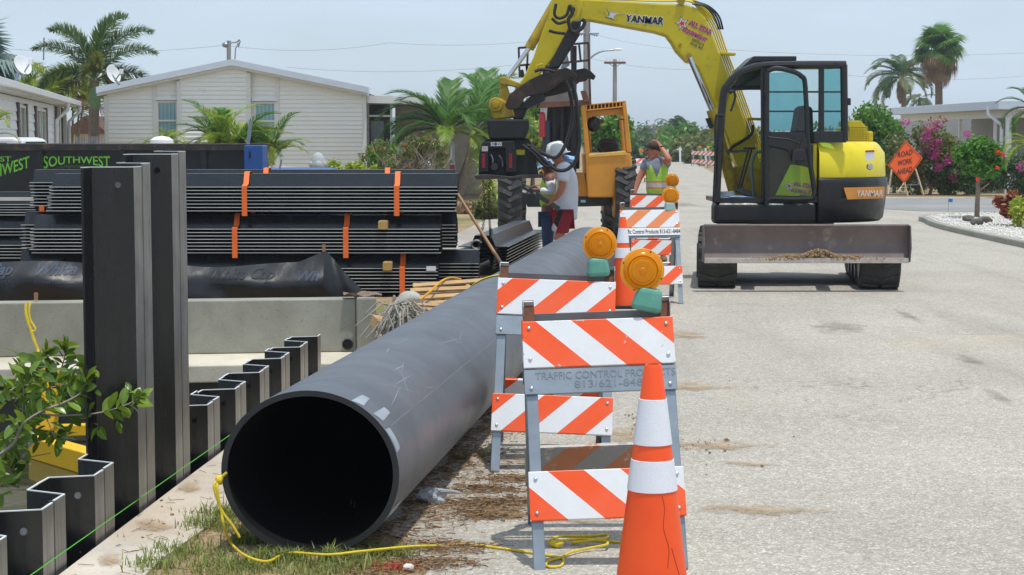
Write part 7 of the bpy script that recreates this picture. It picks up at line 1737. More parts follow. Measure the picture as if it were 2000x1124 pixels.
# fan palms
def fan_mesh(R_, key, seed, droop=.4, nseg=26):
    rnd = random.Random(seed); V = []
    for k in range(nseg):
        a = R(-120 + 240 * k / (nseg - 1)); d1 = Vector((math.cos(a), math.sin(a), 0)); p = Vector((R_ * .75, 0, 0)); ln = R_ * (.65 + .35 * math.cos(a * .6)) * rnd.uniform(.9, 1.1)
        w_ = Vector((-d1.y, d1.x, 0)) * R_ * .055; q = p + d1 * ln * .6 + Vector((0, 0, .05)); e = q + d1 * ln * .35 + Vector((0, 0, -ln * droop))
        V.append([p - w_ * .2, p + w_ * .2, q + w_, q - w_, e])
    V = np.array([[tuple(v) for v in a] for a in V]); me = npmesh('fan_leaf', V, 5, [(0, 1, 2, 3), (3, 2, 4)], LG[key])
    bm = bmesh.new(); bm.from_mesh(me); rm = MB().tube([(0, 0, 0), (R_ * .75, 0, 0)], .02, 4).mesh('r'); bm.from_mesh(rm); bm.to_mesh(me); bm.free(); return me
def fanpalm(name_, label, px, Y, pytop, R_, keys, nlive, ndead, tr=.2, group=None):
    b = G(px, Y); tp = at_y(px, pytop, Y); t = thing(name_, label, 'palm', tuple(b), group=group); rnd = random.Random(int(px))
    MB().tube([b, b.lerp(tp, .5), tp], [tr, tr * .85, tr * .8], 10).build('trunk', mat('brown palm trunk', c(120, 98, 82), .9, 0, .2, 6), t, smooth=True)
    lm = [fan_mesh(R_, k, i) for i, k in enumerate(keys)]; dm = fan_mesh(R_ * .9, 'brown dead fronds', 9, .9)
    for k in range(nlive): 
        o = bpy.data.objects.new('frond', lm[k % len(lm)]); COL.objects.link(o); o.parent = t; o.location = tp - b; o.rotation_euler = (rnd.uniform(-.5, .5), -R(rnd.uniform(-28, 86)), R(137.5 * k)); o.scale = (rnd.uniform(.8, 1.1),) * 3
    for k in range(ndead):
        f = k / max(1, ndead - 1); o = bpy.data.objects.new('dead_frond', dm); COL.objects.link(o); o.parent = t; o.location = tp - b - Vector((0, 0, f * R_ * 1.1)); o.rotation_euler = (rnd.uniform(-.4, .4), R(rnd.uniform(-12 + 30 * f, 74)), R(137.5 * k)); o.scale = (rnd.uniform(.85, 1.15) * (1 - .3 * f),) * 3
fanpalm('fan_palm', 'tall fan palm with a brown skirt of dead fronds above the right house', 1833, 108, 98, 1.05, ['palm green', 'deep green leaves', 'palm green'], 40, 40, .27)
fanpalm('fan_palm', 'blue grey fan palm cut by the left edge above the white home', -42, 46, 128, .85, ['blue grey leaves', 'blue grey leaves'], 30, 4, .2)
co = [frond_mesh(3.4, 1.7, 60, .95, .032, 'olive leaves', 31, .8), frond_mesh(3.2, 2.1, 60, .95, .032, 'deep green leaves', 32, .9), frond_mesh(2.6, 1.2, 34, .7, .07, 'brown dead fronds', 33, 1.0)]
b = G(1760, 135); tp = at_y(1761, 150, 135)
palm('coconut_palm', 'drooping coconut palm left of the tall fan palm', tuple(b), [b, b.lerp(tp, .5) + Vector((.2, 0, 0)), tp], (.25, .16), co, [(180, 20, .95, 0), (165, 45, .9, 0), (200, -5, 1, 0), (0, 15, 1, 1), (20, 45, .9, 1), (-20, -10, .9, 0), (95, 85, .9, 1), (60, 70, .9, 1), (-90, 10, .9, 0), (-100, -62, .8, 2), (185, -25, .9, 0), (-30, 55, 1, 0), (210, 60, 1, 1), (40, 25, 1, 0), (-45, 35, .95, 1), (135, 30, 1, 0), (225, 25, .95, 1), (75, 50, .9, 0), (110, 10, .9, 1), (0, 70, .9, 0), (180, 72, .9, 1), (120, 60, .9, 0), (-60, 20, .8, 0), (-10, -45, .8, 2), (150, 5, .9, 1)], group='coconut palms')
b = G(1798, 150); tp = at_y(1797, 192, 150)
palm('coconut_palm', 'smaller palm crown peeking over the right house roof', tuple(b), [b, tp], (.22, .16), co, [(k * 40, 30 - (k % 3) * 25, .62, k % 2) for k in range(9)], group='coconut palms')
b = G(1307, 175); tp = at_y(1307, 244, 175)
palm('coconut_palm', 'far palm beside the dark conifer above the man', tuple(b), [b, tp], (.25, .16), co, [(k * 36, 50 - (k % 4) * 25, .55, k % 2) for k in range(11)], group='coconut palms')
# palms at the right edge
palm('roadside_palm', 'arching green palm at the right edge above the hibiscus', tuple(G(2022, 40)), [G(2022, 40), at_y(2020, 215, 40)], (.14, .1), ad, [(180, 20, .45, 1), (165, 45, .42, 0), (200, 0, .42, 1), (190, 70, .4, 0), (90, 70, .4, 0), (170, -10, .4, 2)], group='right edge palms')
palm('roadside_palm', 'low lime palm at the right edge beside the hibiscus crown', tuple(G(2012, 39)), [G(2012, 39), at_y(2012, 285, 39)], (.12, .09), [ar_[0], ar_[1], ar_[0]], [(180, 20, .5, 0), (170, 45, .5, 1), (195, -5, .5, 0), (185, 60, .45, 1), (160, 5, .45, 0), (200, 35, .5, 1), (210, 15, .45, 0), (150, 25, .5, 1)], group='right edge palms')

# ------------------------------------------------------------------ shrubs and trees
bush('shrub', 'broad leafed bush tree right behind the excavator cab', 'bush', tuple(G(1700, 60)), (xat(1702, 60), 60, at_y(0, 255, 60).z), (.8, .7, .75), 34, (.22, .42), 5200, .085, 'fresh green leaves', 21, .07, extra=())
bush('shrub', 'green bush low behind the yellow engine cover', 'bush', tuple(G(1745, 57)), (xat(1742, 57), 57, at_y(0, 310, 57).z), (.7, .5, .8), 22, (.2, .38), 3200, .075, 'deep green leaves', 22, .06)
bg_c = (xat(1815, 55), 55, at_y(0, 315, 55).z)
flw = [(xat(px, 54.3), 54.3, at_y(0, py, 54.3).z, r_) for px, py, r_ in ((1815, 250, .14), (1806, 266, .14), (1812, 284, .13), (1828, 245, .1), (1822, 300, .16), (1852, 312, .12), (1830, 328, .12), (1868, 345, .1), (1856, 345, .08), (1885, 262, .1), (1845, 318, .1), (1826, 278, .12), (1765, 240, .1), (1862, 352, .08), (1795, 300, .06), (1875, 300, .08))]
bush('bougainvillea', 'large bougainvillea hedge with magenta flowers behind the road work sign', 'bush', tuple(G(1815, 55)), bg_c, (1.45, .6, 1.0), 70, (.2, .36), 13000, .06, 'olive leaves', 23, .06, extra=(('flowers', [(a_, b_, c_, d_ * 1.35) for a_, b_, c_, d_ in flw], 1000, .04, 'magenta bracts'), ('pink_leaves', [(x + .1, y, z + .15, .2) for x, y, z, r_ in flw[:9]], 300, .05, 'reddish leaves')))
bush('hedge', 'dark hedge foot between bougainvillea and hibiscus tree', 'hedge', tuple(G(1890, 54.5)), (xat(1895, 54.5), 54.5, .55), (1.0, .4, .45), 26, (.18, .3), 3600, .055, 'deep green leaves', 24, .05)
bush('hedge', 'dark bush with magenta specks at the right edge behind the crotons', 'hedge', tuple(G(1985, 52)), (xat(1990, 52), 52, at_y(0, 335, 52).z), (.7, .4, .7), 22, (.18, .32), 3000, .055, 'deep green leaves', 25, .05, extra=(('flowers', [(xat(1990, 51.4), 51.4, at_y(0, 325, 51.4).z, .15)], 60, .04, 'magenta bracts'),))
# hibiscus standard on the island
hb = at_z(1908, 424, .12); hz = at_y(1912, 312, hb.y)
ht = thing('hibiscus_tree', 'round clipped hibiscus tree with red flowers on the white stone bed', 'tree', tuple(hb))
crown(ht, 'crown', leafcloud(clumps(tuple(hz), (.43, .40, .33), 46, (.08, .2), 31), 8000, .042, 31, .6), 'bright hedge leaves')
MB().tube([hb, hb.lerp(hz, .5), hz], [.055, .045, .03], 8).build('trunk', M_BARK, ht, smooth=True)
MB().tube(ppl([(1914, 372), (1932, 358)], hb.y), .015, 6).build('prop', M_WOODH, ht)
for k, (px, py) in enumerate(((1950, 297), (1959, 303), (1947, 328), (1910, 352))):
    p = at_y(px, py, hb.y - .48); V = leafcloud([(p.x, p.y, p.z, .035)], 16, .032, 40 + k, .7); crown(ht, 'flower', V, 'red petals')
cr_ = at_z(1980, 440, .12)
bush('croton', 'dark red croton shrub at the right end of the white stone bed', 'shrub', tuple(cr_), (xat(1976, cr_.y + .3), cr_.y + .3, at_y(0, 403, cr_.y).z), (.28, .2, .18), 14, (.08, .16), 1500, .05, 'reddish leaves', 33, .02, group='crotons')
bush('croton', 'yellow green croton shrub cut by the right edge', 'shrub', tuple(at_z(1998, 446, .12)), (xat(1998, cr_.y - .3), cr_.y - .3, at_y(0, 415, cr_.y).z), (.22, .2, .2), 12, (.08, .15), 1200, .05, 'yellow green leaves', 34, .02, group='crotons')
# island bed with kerb
isl = [(8.42, 36.3), (8.52, 37.2), (9.0, 38.1), (9.96, 38.9), (14, 39.5), (24, 38), (24, 20), (8.25, 20), (8.0, 26), (7.98, 28), (8.0, 29.8), (8.06, 32.8), (8.2, 34.8)]
MB().prism([(x, y, .0) for x, y in isl], (0, 0, .095)).build('stone_bed', concrete('bed soil', c(200, 196, 188), .2))['kind'] = 'structure'
m = MB(); pl_ = smoothpath([(x, y, .045) for x, y in isl + [isl[0]]], 5)
for a, b in zip(pl_, pl_[1:]): m.bar(a, b + (b - a) * .02, .15, .12)
props(m.build('kerb', M_CONC, bevel=.02), kind='structure')
n_ = 5200; r0 = np.random.default_rng(77); Yi = r0.uniform(27.5, 39.5, n_ * 3); Xi = r0.uniform(7.9, 12.5, n_ * 3)
from mathutils.geometry import intersect_point_line
def inside(x, y):
    c_ = False
    for (x1, y1), (x2, y2) in zip(isl, isl[1:] + isl[:1]):
        if (y1 > y) != (y2 > y) and x < (x2 - x1) * (y - y1) / (y2 - y1) + x1: c_ = not c_
    return c_
pts = np.array([(x, y) for x, y in zip(Xi, Yi) if inside(x, y) and inside(x - .12, y) and inside(x, y - .2)])[:n_]
sz = r0.uniform(.012, .032, len(pts)); V = np.zeros((len(pts), 6, 3))
for j, dv in enumerate(((1, 0, 0), (0, 1, 0), (-1, 0, 0), (0, -1, 0), (0, 0, 1), (0, 0, -1))):
    V[:, j] = np.array(dv) * sz[:, None] * r0.uniform(.7, 1.2, (len(pts), 1)) + np.stack([pts[:, 0], pts[:, 1], np.full(len(pts), .10)], 1)
me = npmesh('white_gravel', V, 6, [(0, 1, 4), (1, 2, 4), (2, 3, 4), (3, 0, 4), (1, 0, 5), (2, 1, 5), (3, 2, 5), (0, 3, 5)], mat('white stone', c(212, 208, 199), .8, 0, .12, 20))
props(place('white_gravel', me, None, Vector((0, 0, 0))), 'white stones covering the island bed', 'gravel', kind='stuff')
for k, (px, py, lab) in enumerate(((1890, 428, 'dark rock left of the hibiscus trunk'), (1925, 430, 'dark rock right of the hibiscus trunk'), (1908, 434, 'dark rock in front of the hibiscus trunk'))):
    p = at_z(px, py, .15); MB().blob(p, (.12, .1, .07), k + 3, .2, 12, 8).build('rock', mat('dark rock', c(96, 90, 84), .9, 0, .25, 12), smooth=True, label=lab, cat='rock', group='rocks round the hibiscus')
for k, (px, py, lab) in enumerate(((1852, 406, 'little blue marker flag on the side street edge'), (1972, 423, 'blue marker flag by the crotons'))):
    p = at_z(px, py + 8, .02); t = thing('marker_flag', lab, 'flag', tuple(p), group='blue marker flags'); MB().tube([p, p + Vector((0, 0, .3))], .004, 4).build('wire_stem', M_WIRE, t); MB().grid(lambda a, b: p + Vector((.1 * a, .01 * math.sin(6 * a), .22 + .08 * b)), 5, 2).build('flag', mat('blue flag', c(48, 120, 210), .6), t)
# road work sign
sgY = 53.4; sg = thing('road_work_sign', 'orange diamond road work ahead sign on folding legs by the hedge', 'sign', tuple(G(1785, sgY)))
cs = at_y(1767.5, 316.5, sgY); ys_ = R(-52); tilt = R(8)
sm_ = Matrix.Translation(cs) @ Matrix.Rotation(ys_, 4, 'Z') @ Matrix.Rotation(R(-10), 4, 'Y') @ Matrix.Rotation(R(-13), 4, 'X')
Ms = mat('orange sign sheet', c(255, 98, 8), .45, 0, .03, 3); h_ = .66
MB(sm_).prism([(0, 0, h_), (-h_, 0, 0), (0, 0, -h_), (h_, 0, 0)], (0, .012, 0)).build('sign_face', Ms, sg)
m = MB(sm_); 
for a, b in (((0, h_ - .05), (-h_ + .05, 0)), ((-h_ + .05, 0), (0, -h_ + .05)), ((0, -h_ + .05), (h_ - .05, 0)), ((h_ - .05, 0), (0, h_ - .05))): m.bar((a[0], -.006, a[1]), (b[0], -.006, b[1]), .012, .004, (0, 1, 0))
m.build('sign_border', M_BLACK, sg)
xs_ = (sm_.to_3x3() @ Vector((1, 0, 0))); zs_ = (sm_.to_3x3() @ Vector((0, 0, 1))); nn_ = (sm_.to_3x3() @ Vector((0, -1, 0)))
for s_, zz, wd in (('ROAD', .17, .56), ('WORK', -.09, .56), ('AHEAD', -.36, .58)): text(s_, 'lettering', M_BLACK, sg, cs + nn_ * .006 + zs_ * zz, .17, xd=xs_, yd=zs_, width=wd, bold=.012, center=True, nrm=nn_)
for a, b in (((1754, 300), (1773, 384)), ((1788, 330), (1804, 381)), ((1742, 330), (1735, 380)), ((1768, 355), (1752, 378))): MB().bar(at_y(*a, sgY + .55), at_y(*b, sgY + .35), .045, .03).build('leg', mat('pale sign leg', c(206, 192, 164), .6) if a[0] == 1754 else bpy.data.materials['pale sign leg'], sg)
MB().bar(at_y(1763, 362, sgY + .5), at_y(1797, 361, sgY + .5), .03, .02).build('stretcher', M_GALV, sg)
# strappy plants, bush with bare branches, hedge, statue, van
def strap_plant(px, Y, py, label, n_, ln, key, seed):
    b = at_y(px, py, Y); t = thing('strap_leaf_plant', label, 'plant', (b.x, Y, max(0, b.z - .8))); rnd = random.Random(seed); me = None
    V = []
    for k in range(5):
        a = 0; p0 = Vector((0, 0, 0)); pts = [p0]; an = R(70); 
        for j in range(6): pts.append(pts[-1] + Vector((math.cos(an), 0, math.sin(an))) * ln / 6); an -= R(22)
    m = MB(); w_ = [.02, .028, .03, .026, .018, .01, .002]
    for j in range(6): m.add([pts[j] + Vector((0, -w_[j], 0)), pts[j] + Vector((0, w_[j], 0)), pts[j + 1] + Vector((0, w_[j + 1], 0)), pts[j + 1] + Vector((0, -w_[j + 1], 0))], [(0, 1, 2, 3)])
    me = m.mesh('leaf'); me.materials.append(LG[key])
    for k in range(n_):
        o = bpy.data.objects.new('leaf', me); COL.objects.link(o); o.parent = t; o.location = (rnd.uniform(-.05, .05), rnd.uniform(-.05, .05), b.z - max(0, b.z - .8) + rnd.uniform(-.35, .05)); o.rotation_euler = (0, R(rnd.uniform(-35, 30)), R(rnd.uniform(0, 360))); o.scale = (rnd.uniform(.7, 1.15),) * 3
    MB().tube([(b.x, Y, 0), (b.x, Y, b.z)], .04, 6).build('stem', M_BARK, t)
strap_plant(957, 43, 362, 'strap leafed plant with yellow striped leaves under the hammer', 60, .62, 'yellow green leaves', 3)
strap_plant(940, 45, 330, 'strap leafed plant left of the hammer chain, higher up', 40, .62, 'palm lime', 4)
strap_plant(972, 44, 385, 'lower strap leafed plant beside the left forklift tyre', 40, .5, 'palm lime', 5)
rb = bush('flowering_shrub', 'open branched shrub with small red flowers in front of the parked van', 'shrub', tuple(G(815, 44)), (xat(800, 44), 44, at_y(0, 302, 44).z), (1.2, .5, .42), 46, (.08, .18), 2300, .05, 'olive leaves', 51, .06, extra=(('flowers', [(xat(px, 43.5), 43.5, at_y(0, py, 43.5).z, .05) for px, py in ((790, 283), (812, 262), (726, 292), (840, 268))], 26, .025, 'red petals'),))
m = MB(); rnd = random.Random(6)
for k in range(26):
    p = at_y(rnd.uniform(740, 870), rnd.uniform(318, 330), 43.8); q = p + Vector((rnd.uniform(-.5, .5), rnd.uniform(-.3, .3), rnd.uniform(.3, .75))); m.tube([p, p.lerp(q, .5) + Vector((rnd.uniform(-.12, .12), 0, 0)), q], [.018, .013, .006], 5)
m.build('bare_branches', mat('grey twigs', c(160, 150, 136), .9), rb)['kind'] = 'stuff'
bush('hedge', 'low yellow green hedge right of the grey statue', 'hedge', tuple(G(690, 46)), (xat(685, 46), 46, at_y(0, 332, 46).z), (.75, .3, .16), 20, (.1, .18), 1800, .05, 'yellow green leaves', 52, .03)
bush('shrub', 'thin green bush between statue hedge and carport', 'shrub', tuple(G(745, 47)), (xat(742, 47), 47, at_y(0, 305, 47).z), (.35, .3, .35), 14, (.1, .2), 1300, .05, 'fresh green leaves', 53, .03)
bush('shrub', 'dark undergrowth behind the palms and the strap leafed plants', 'shrub', tuple(G(915, 58)), (xat(905, 58), 58, .9), (1.5, .6, .8), 26, (.25, .45), 3000, .1, 'deep green leaves', 54, .05)
bush('shrub', 'dry grassy mound at the foot of the leaning palm', 'shrub', tuple(G(925, 41)), (xat(925, 41), 41, .12), (.9, .5, .16), 18, (.12, .22), 2200, .05, 'brown dead fronds', 55, .02)
bush('shrub', 'low green weeds behind the shovel on the mulch', 'shrub', tuple(G(945, 38)), (xat(952, 38), 38, .3), (.35, .3, .25), 12, (.1, .2), 1000, .06, 'olive leaves', 56, .02)
bush('tree', 'leafy tree seen through the open forklift cab', 'tree', tuple(G(1185, 62)), (xat(1182, 62), 62, at_y(0, 262, 62).z), (.8, .6, .75), 26, (.25, .42), 3200, .11, 'fresh green leaves', 57, .1, group='street trees')
bush('tree', 'yellowish tree left of the forklift mast', 'tree', tuple(G(1040, 58)), (xat(1040, 58), 58, at_y(0, 275, 58).z), (.6, .5, .8), 22, (.25, .42), 3000, .1, 'yellow green leaves', 58, .08, group='street trees')
bush('tree', 'green tree right behind the forklift carriage', 'tree', tuple(G(1070, 66)), (xat(1080, 66), 66, at_y(0, 232, 66).z), (1.2, .6, .75), 26, (.3, .5), 3000, .12, 'palm green' if False else 'fresh green leaves', 59, .1, group='street trees')
st = thing('statue', 'pale grey manatee shaped statue before the cream home', 'statue', tuple(at_y(621, 336, 45)))
M_STAT = mat('grey cast statue', c(172, 176, 178), .75, 0, .06, 6)
sp_ = lambda x, y, dy=0: at_y(x, y, 45 + dy)
MB().tube(smoothpath([sp_(622, 336), sp_(622, 322), sp_(621, 312), sp_(619, 304), sp_(617, 299)], 4), [.15, .18, .2, .21, .205, .2, .19, .18, .175, .165, .15, .14, .125, .11, .09, .07, .03], 16).build('body', M_STAT, st, smooth=True)
MB().blob(sp_(622, 324, -.16), (.1, .08, .13), 1, .02).build('belly', M_STAT, st, smooth=True)
for s_ in (-1, 1): MB().blob(sp_(621 + 12 * s_, 322, -.08), (.075, .06, .09), 1, .02).build('flipper', M_STAT, st, smooth=True)
MB().bb(sp_(612, 0).x, sp_(632, 0).x, 44.9, 45.2, 0, sp_(0, 336).z).build('pedestal', M_STAT, st)
# vehicles
def car(name_, label, cat, ce, L_, W_, H_, rz, body, rear_h, glass=mat('car glass', c(52, 62, 72), .1, 0, .1, 3, spec=.8), group=None, van=False):
    t = thing(name_, label, cat, ce, (0, 0, rz), group); h = .3
    side = [(-L_ / 2, .3), (-L_ / 2, rear_h), (-L_ / 2 + .12, rear_h + .04), (-L_ * (.46 if van else .28), H_ - .04), (-L_ * (.42 if van else .2), H_), (L_ * .12, H_), (L_ * .27, rear_h + .08), (L_ / 2 - .1, rear_h - .1), (L_ / 2, .6), (L_ / 2, .3)]
    MB().prism([(-W_ / 2, y, z) for y, z in side], (W_, 0, 0)).build('body', body, t, local=True, bevel=.09, seg=3)
    for s_ in (-1, 1): 
        MB().prism([(s_ * (W_ / 2 + .002), y, z) for y, z in ((-L_ * .40 if van else -L_ * .2, rear_h + .06), (-L_ * .40 if van else -L_ * .17, H_ - .1), (L_ * .1, H_ - .1), (L_ * .2, rear_h + .06))], (.004 * s_, 0, 0)).build('side_window', glass, t, local=True)
        MB().box((s_ * (W_ / 2 - .12), -L_ / 2 - .004, rear_h - .12), (.2, .02, .18)).build('tail_light', mat('tail light red', c(170, 30, 34), .3), t, local=True)
        for yy in (-L_ * .3, L_ * .32): MB().lathe([(.0, .1), (.2, .1), (.31, .08), (.31, -.1), (.0, -.1)], (s_ * (W_ / 2 - .1), yy, .315), 20, (s_, 0, 0)).build('wheel', M_RUBBER, t, local=True, smooth=True)
    sl_ = (-L_ / 2 + .12, rear_h + .06), (-L_ * (.46 if van else .28) - .02, H_ - .08)
    MB().prism([(-W_ / 2 + .12, sl_[0][0] - .01, sl_[0][1]), (W_ / 2 - .12, sl_[0][0] - .01, sl_[0][1]), (W_ / 2 - .2, sl_[1][0] - .01, sl_[1][1]), (-W_ / 2 + .2, sl_[1][0] - .01, sl_[1][1])], (0, .01, .0)).build('rear_window', glass, t, local=True)
    MB().box((0, -L_ / 2 - .03, .42), (W_ - .06, .1, .16)).build('bumper', body, t, local=True, bevel=.03)
    return t
M_CARW = mat('white car paint', c(228, 228, 230), .25, 0, .03, 3); M_CARS = mat('silver van paint', c(176, 176, 178), .3, .3, .04, 3)
car('van', 'silver van parked in front of the carport behind the shrub', 'van', (xat(822, 51), 53.3, 0), 4.6, 1.15 + .5, 1.62, R(4), M_CARS, 1.0, van=True)
car('car', 'white sedan parked far down the street by the small barricades', 'car', (xat(1341, 190), 190, 0), 4.6, 1.8, 1.4, R(-3), M_CARW, .95)
car('car', 'white car roof just showing above the container at the left edge', 'car', (xat(-150, 33), 33.2, .1), 4.4, 1.75, 1.62, R(90), M_CARW, 1.1, van=True)
MB().lathe([(.2, 0), (.19, .06), (.12, .11), (.0, .13)], at_y(316, 281, 30), 20).build('white_dome', M_WHITE, smooth=True, label='small white dome showing above the container under the left window', cat='dome')

# ------------------------------------------------------------------ far street: trees, houses, posts
rnd = random.Random(15)
far = [(1236, 282, 150, 3.0, 'grey green leaves'), (1252, 274, 190, 4.0, 'grey green leaves'), (1268, 278, 200, 3.4, 'olive leaves'), (1290, 268, 230, 4.2, 'grey green leaves'), (1318, 270, 150, 3.4, 'fresh green leaves'), (1332, 272, 142, 2.6, 'fresh green leaves'), (1300, 278, 220, 3.4, 'grey green leaves'), (1362, 268, 140, 2.8, 'olive leaves'), (1380, 276, 130, 2.6, 'olive leaves'), (1400, 264, 150, 3.4, 'olive leaves'), (1395, 296, 120, 1.6, 'fresh green leaves'), (1225, 286, 120, 2.0, 'deep green leaves'), (1350, 285, 150, 2.4, 'deep green leaves')]
names_ = ['leftmost hazy tree next to the forklift cab', 'hazy tree under the leftmost far pole', 'olive tree under the far pole with crossarm', 'pale hazy tree right above the man', 'fresh green round tree left of the white car', 'bright tree directly behind the white car', 'hazy tree behind the far palm', 'brownish olive tree right of the conifer', 'olive tree over the small far barricades', 'tall olive tree left of the boom foot', 'small green bush right of the far barricades', 'dark bush low beside the forklift tyre', 'dark tree between conifer and car']
for k, ((px, py, Y, r_, key), lab) in enumerate(zip(far, names_)):
    r_ *= .8; top = at_y(px, py + 14, Y).z; cz = max(r_ * .3, top - r_ * .9)
    bush('tree', lab, 'tree', tuple(G(px, Y)), (xat(px, Y), Y, cz), (r_ * .85, r_ * .7, r_ * .6), 20, (r_ * .22, r_ * .4), 2400, .05 * r_ + .12, key, 70 + k, .16, group='far street trees')
cf = thing('conifer', 'dark layered conifer standing above the far trees', 'tree', tuple(G(1324, 168)))
cz0, cz1 = 1.0, at_y(1324, 226, 168).z; V = []
for k in range(15):
    z = cz0 + (cz1 - cz0) * k / 15; rr_ = 2.6 * (1 - k / 15.5) ** .8
    for j in range(10): a = j * .628 + k; V.append((xat(1324, 168) + rr_ * .55 * math.cos(a), 168 + rr_ * .55 * math.sin(a), z, rr_ * .42))
crown(cf, 'crown', leafcloud(V, 5200, .26, 91, .3), 'deep green leaves'); MB().tube([G(1324, 168), at_y(1324, 232, 168)], [.25, .05], 8).build('trunk', M_BARK, cf)
for k, (px, Y, r_, key, lab) in enumerate(((1468, 88, 1.5, 'olive leaves', 'olive street tree seen through the open front of the excavator cab'), (1532, 80, 1.3, 'fresh green leaves', 'street tree behind the excavator seat'), (1600, 95, 1.6, 'deep green leaves', 'dark street tree behind the excavator rear window'))):
    bush('tree', lab, 'tree', tuple(G(px, Y)), (xat(px, Y), Y, r_ * .75), (r_ * .9, r_ * .8, r_ * .6), 18, (r_ * .22, r_ * .4), 2200, .13, key, 120 + k, .1, group='far street trees')
# long far treeline that closes the view
cl = []; rnd = random.Random(33)
for k in range(230): X = rnd.uniform(-260, 330); Y = rnd.uniform(330, 420); cl.append((X, Y, rnd.uniform(.5, 2.0), rnd.uniform(1.6, 2.8)))
me = npmesh('far_woods', leafcloud(cl, 36000, .5, 12), 4, [(0, 1, 2, 3)], LG['grey green leaves']); props(place('far_woods', me, None, Vector((0, 0, 0))), 'hazy belt of far trees on the horizon', 'woods', kind='stuff')
cl = []
for k in range(60): X = rnd.uniform(22, 80); cl.append((X, rnd.uniform(85, 130), rnd.uniform(.3, .9), rnd.uniform(.7, 1.2)))
me = npmesh('street_greenery', leafcloud(cl, 12000, .2, 13), 4, [(0, 1, 2, 3)], LG['olive leaves']); props(place('street_greenery', me, None, Vector((0, 0, 0))), 'mixed greenery behind the right hand houses', 'greenery', kind='stuff')
fh = thing('house', 'far low house with white roof behind the head scratching man', 'house', tuple(G(1262, 260)))
MB().bb(xat(1238, 260), xat(1300, 260), 260, 268, 0, at_y(0, 287, 260).z).build('wall', M_SIDING, fh); MB().bb(xat(1236, 260), xat(1302, 260), 259, 269, at_y(0, 287, 260).z, at_y(0, 281, 260).z).build('roof', M_WHITE, fh)
for k, (px, Y, top, lab) in enumerate(((1328, 118, 288, 'white post with a crosspiece left of the far white car'), (1304, 135, 292, 'white post left of the far car, thinner'), (1378, 118, 290, 'white post among the far barricades'))):
    p = G(px, Y); t = thing('white_post', lab, 'post', tuple(p), group='white posts'); MB().bar(p, at_y(px, top, Y), .12, .12).build('post', M_WHITE, t)
    if k == 0: MB().bar(at_y(1322, 292, Y), at_y(1332, 292, Y), .08, .08).build('cross_arm', M_WHITE, t)

# ------------------------------------------------------------------ mangrove branches in front of the canal
YM = 7.9
mg = thing('mangrove', 'leafy mangrove branches reaching in from the left over the canal', 'shrub', (-2.7, 8.0, -.95))
M_TWIG = mat('pale twig', c(158, 146, 130), .8, 0, .15, 20)
paths = [[(-60, 830), (0, 778), (35, 755), (63, 735), (80, 716), (92, 690)], [(6, 777), (51, 777), (97, 757), (114, 734), (125, 703), (131, 677)], [(-60, 930), (0, 888), (28, 865), (46, 828), (85, 802), (122, 788), (157, 768), (170, 742)], [(80, 808), (114, 812), (185, 808), (239, 794), (273, 778)], [(-50, 906), (0, 902), (57, 893), (100, 885)], [(43, 828), (46, 768), (42, 715)], [(46, 828), (30, 850), (10, 880)], [(85, 802), (105, 850), (112, 858)], [(150, 770), (160, 745), (180, 728), (205, 736)], [(185, 808), (200, 790), (205, 775)], [(-40, 980), (0, 950), (20, 930), (30, 905)], [(100, 757), (140, 748)]]
rnd = random.Random(2)
tips = []
for j, pth in enumerate(paths):
    dy = rnd.uniform(-.18, .18); pts = smoothpath([at_y(x, y, YM + dy) for x, y in pth], 4); n_ = len(pts); r0_ = (.0095, .006, .0095, .0055, .005, .005, .004, .003, .0035, .003, .006, .003)[j]
    MB().tube(pts, [r0_ * (1 - .65 * k / n_) for k in range(n_)], 6).build('branch', M_TWIG, mg, smooth=True)
    if j != 4:
        for k in range(int(n_ * .35), n_): tips.append((pts[k], (pts[min(k + 1, n_ - 1)] - pts[max(k - 1, 0)]).normalized(), k / n_))
root = Vector((-2.75, 8.0, -.95)); MB().tube(smoothpath([root, Vector((-2.72, 8.0, -.2)), at_y(-60, 830, YM)], 4), .016, 8).build('stem', M_TWIG, mg, smooth=True); MB().tube(smoothpath([root, Vector((-2.7, 7.95, -.3)), at_y(-60, 930, YM)], 4), .016, 8).build('stem', M_TWIG, mg, smooth=True)
def mleafmat():
    g = NT('glossy mangrove leaf'); oi = g.n('ObjectInfo'); col = g.mix(oi.outputs['Random'], c(52, 84, 26), c(126, 156, 54))
    tcn = g.n('TexCoord').outputs['Object']; sx = g.n('SeparateXYZ'); g.l(tcn, sx.inputs[0])
    vein = g.math('LESS_THAN', g.math('ABSOLUTE', sx.outputs[1]), .0009); col = g.mix(g.math('MULTIPLY', vein, .6), col, c(168, 190, 96))
    g.set(Base_Color=col, Roughness=.3, Specular_IOR_Level=.5); tr = g.n('BsdfTranslucent'); g.l(g.mix(.6, col, c(190, 210, 60)), tr.inputs['Color']); ms = g.n('MixShader'); ms.inputs[0].default_value = .28
    g.l(g.p.outputs[0], ms.inputs[1]); g.l(tr.outputs[0], ms.inputs[2]); g.l(ms.outputs[0], g.o.inputs['Surface']); return g.m
M_ML = mleafmat()
def mleaf(ln, wd, bend, fold):
    m = MB(); st_ = [(0, .05), (.15, .45), (.35, .9), (.55, 1.0), (.75, .82), (.9, .48), (1.0, .04)]
    vs = []
    for t_, w_ in st_:
        x = ln * t_; z = -bend * ln * t_ * t_
        for s_ in (-1, 0, 1): vs.append((x, s_ * w_ * wd / 2, z + (abs(s_) * fold * wd * w_)))
    m.add(vs, [(3 * k + a, 3 * k + a + 1, 3 * k + 4 + a, 3 * k + 3 + a) for k in range(6) for a in (0, 1)]); me = m.mesh('leaf'); me.materials.append(M_ML); me.shade_smooth(); return me
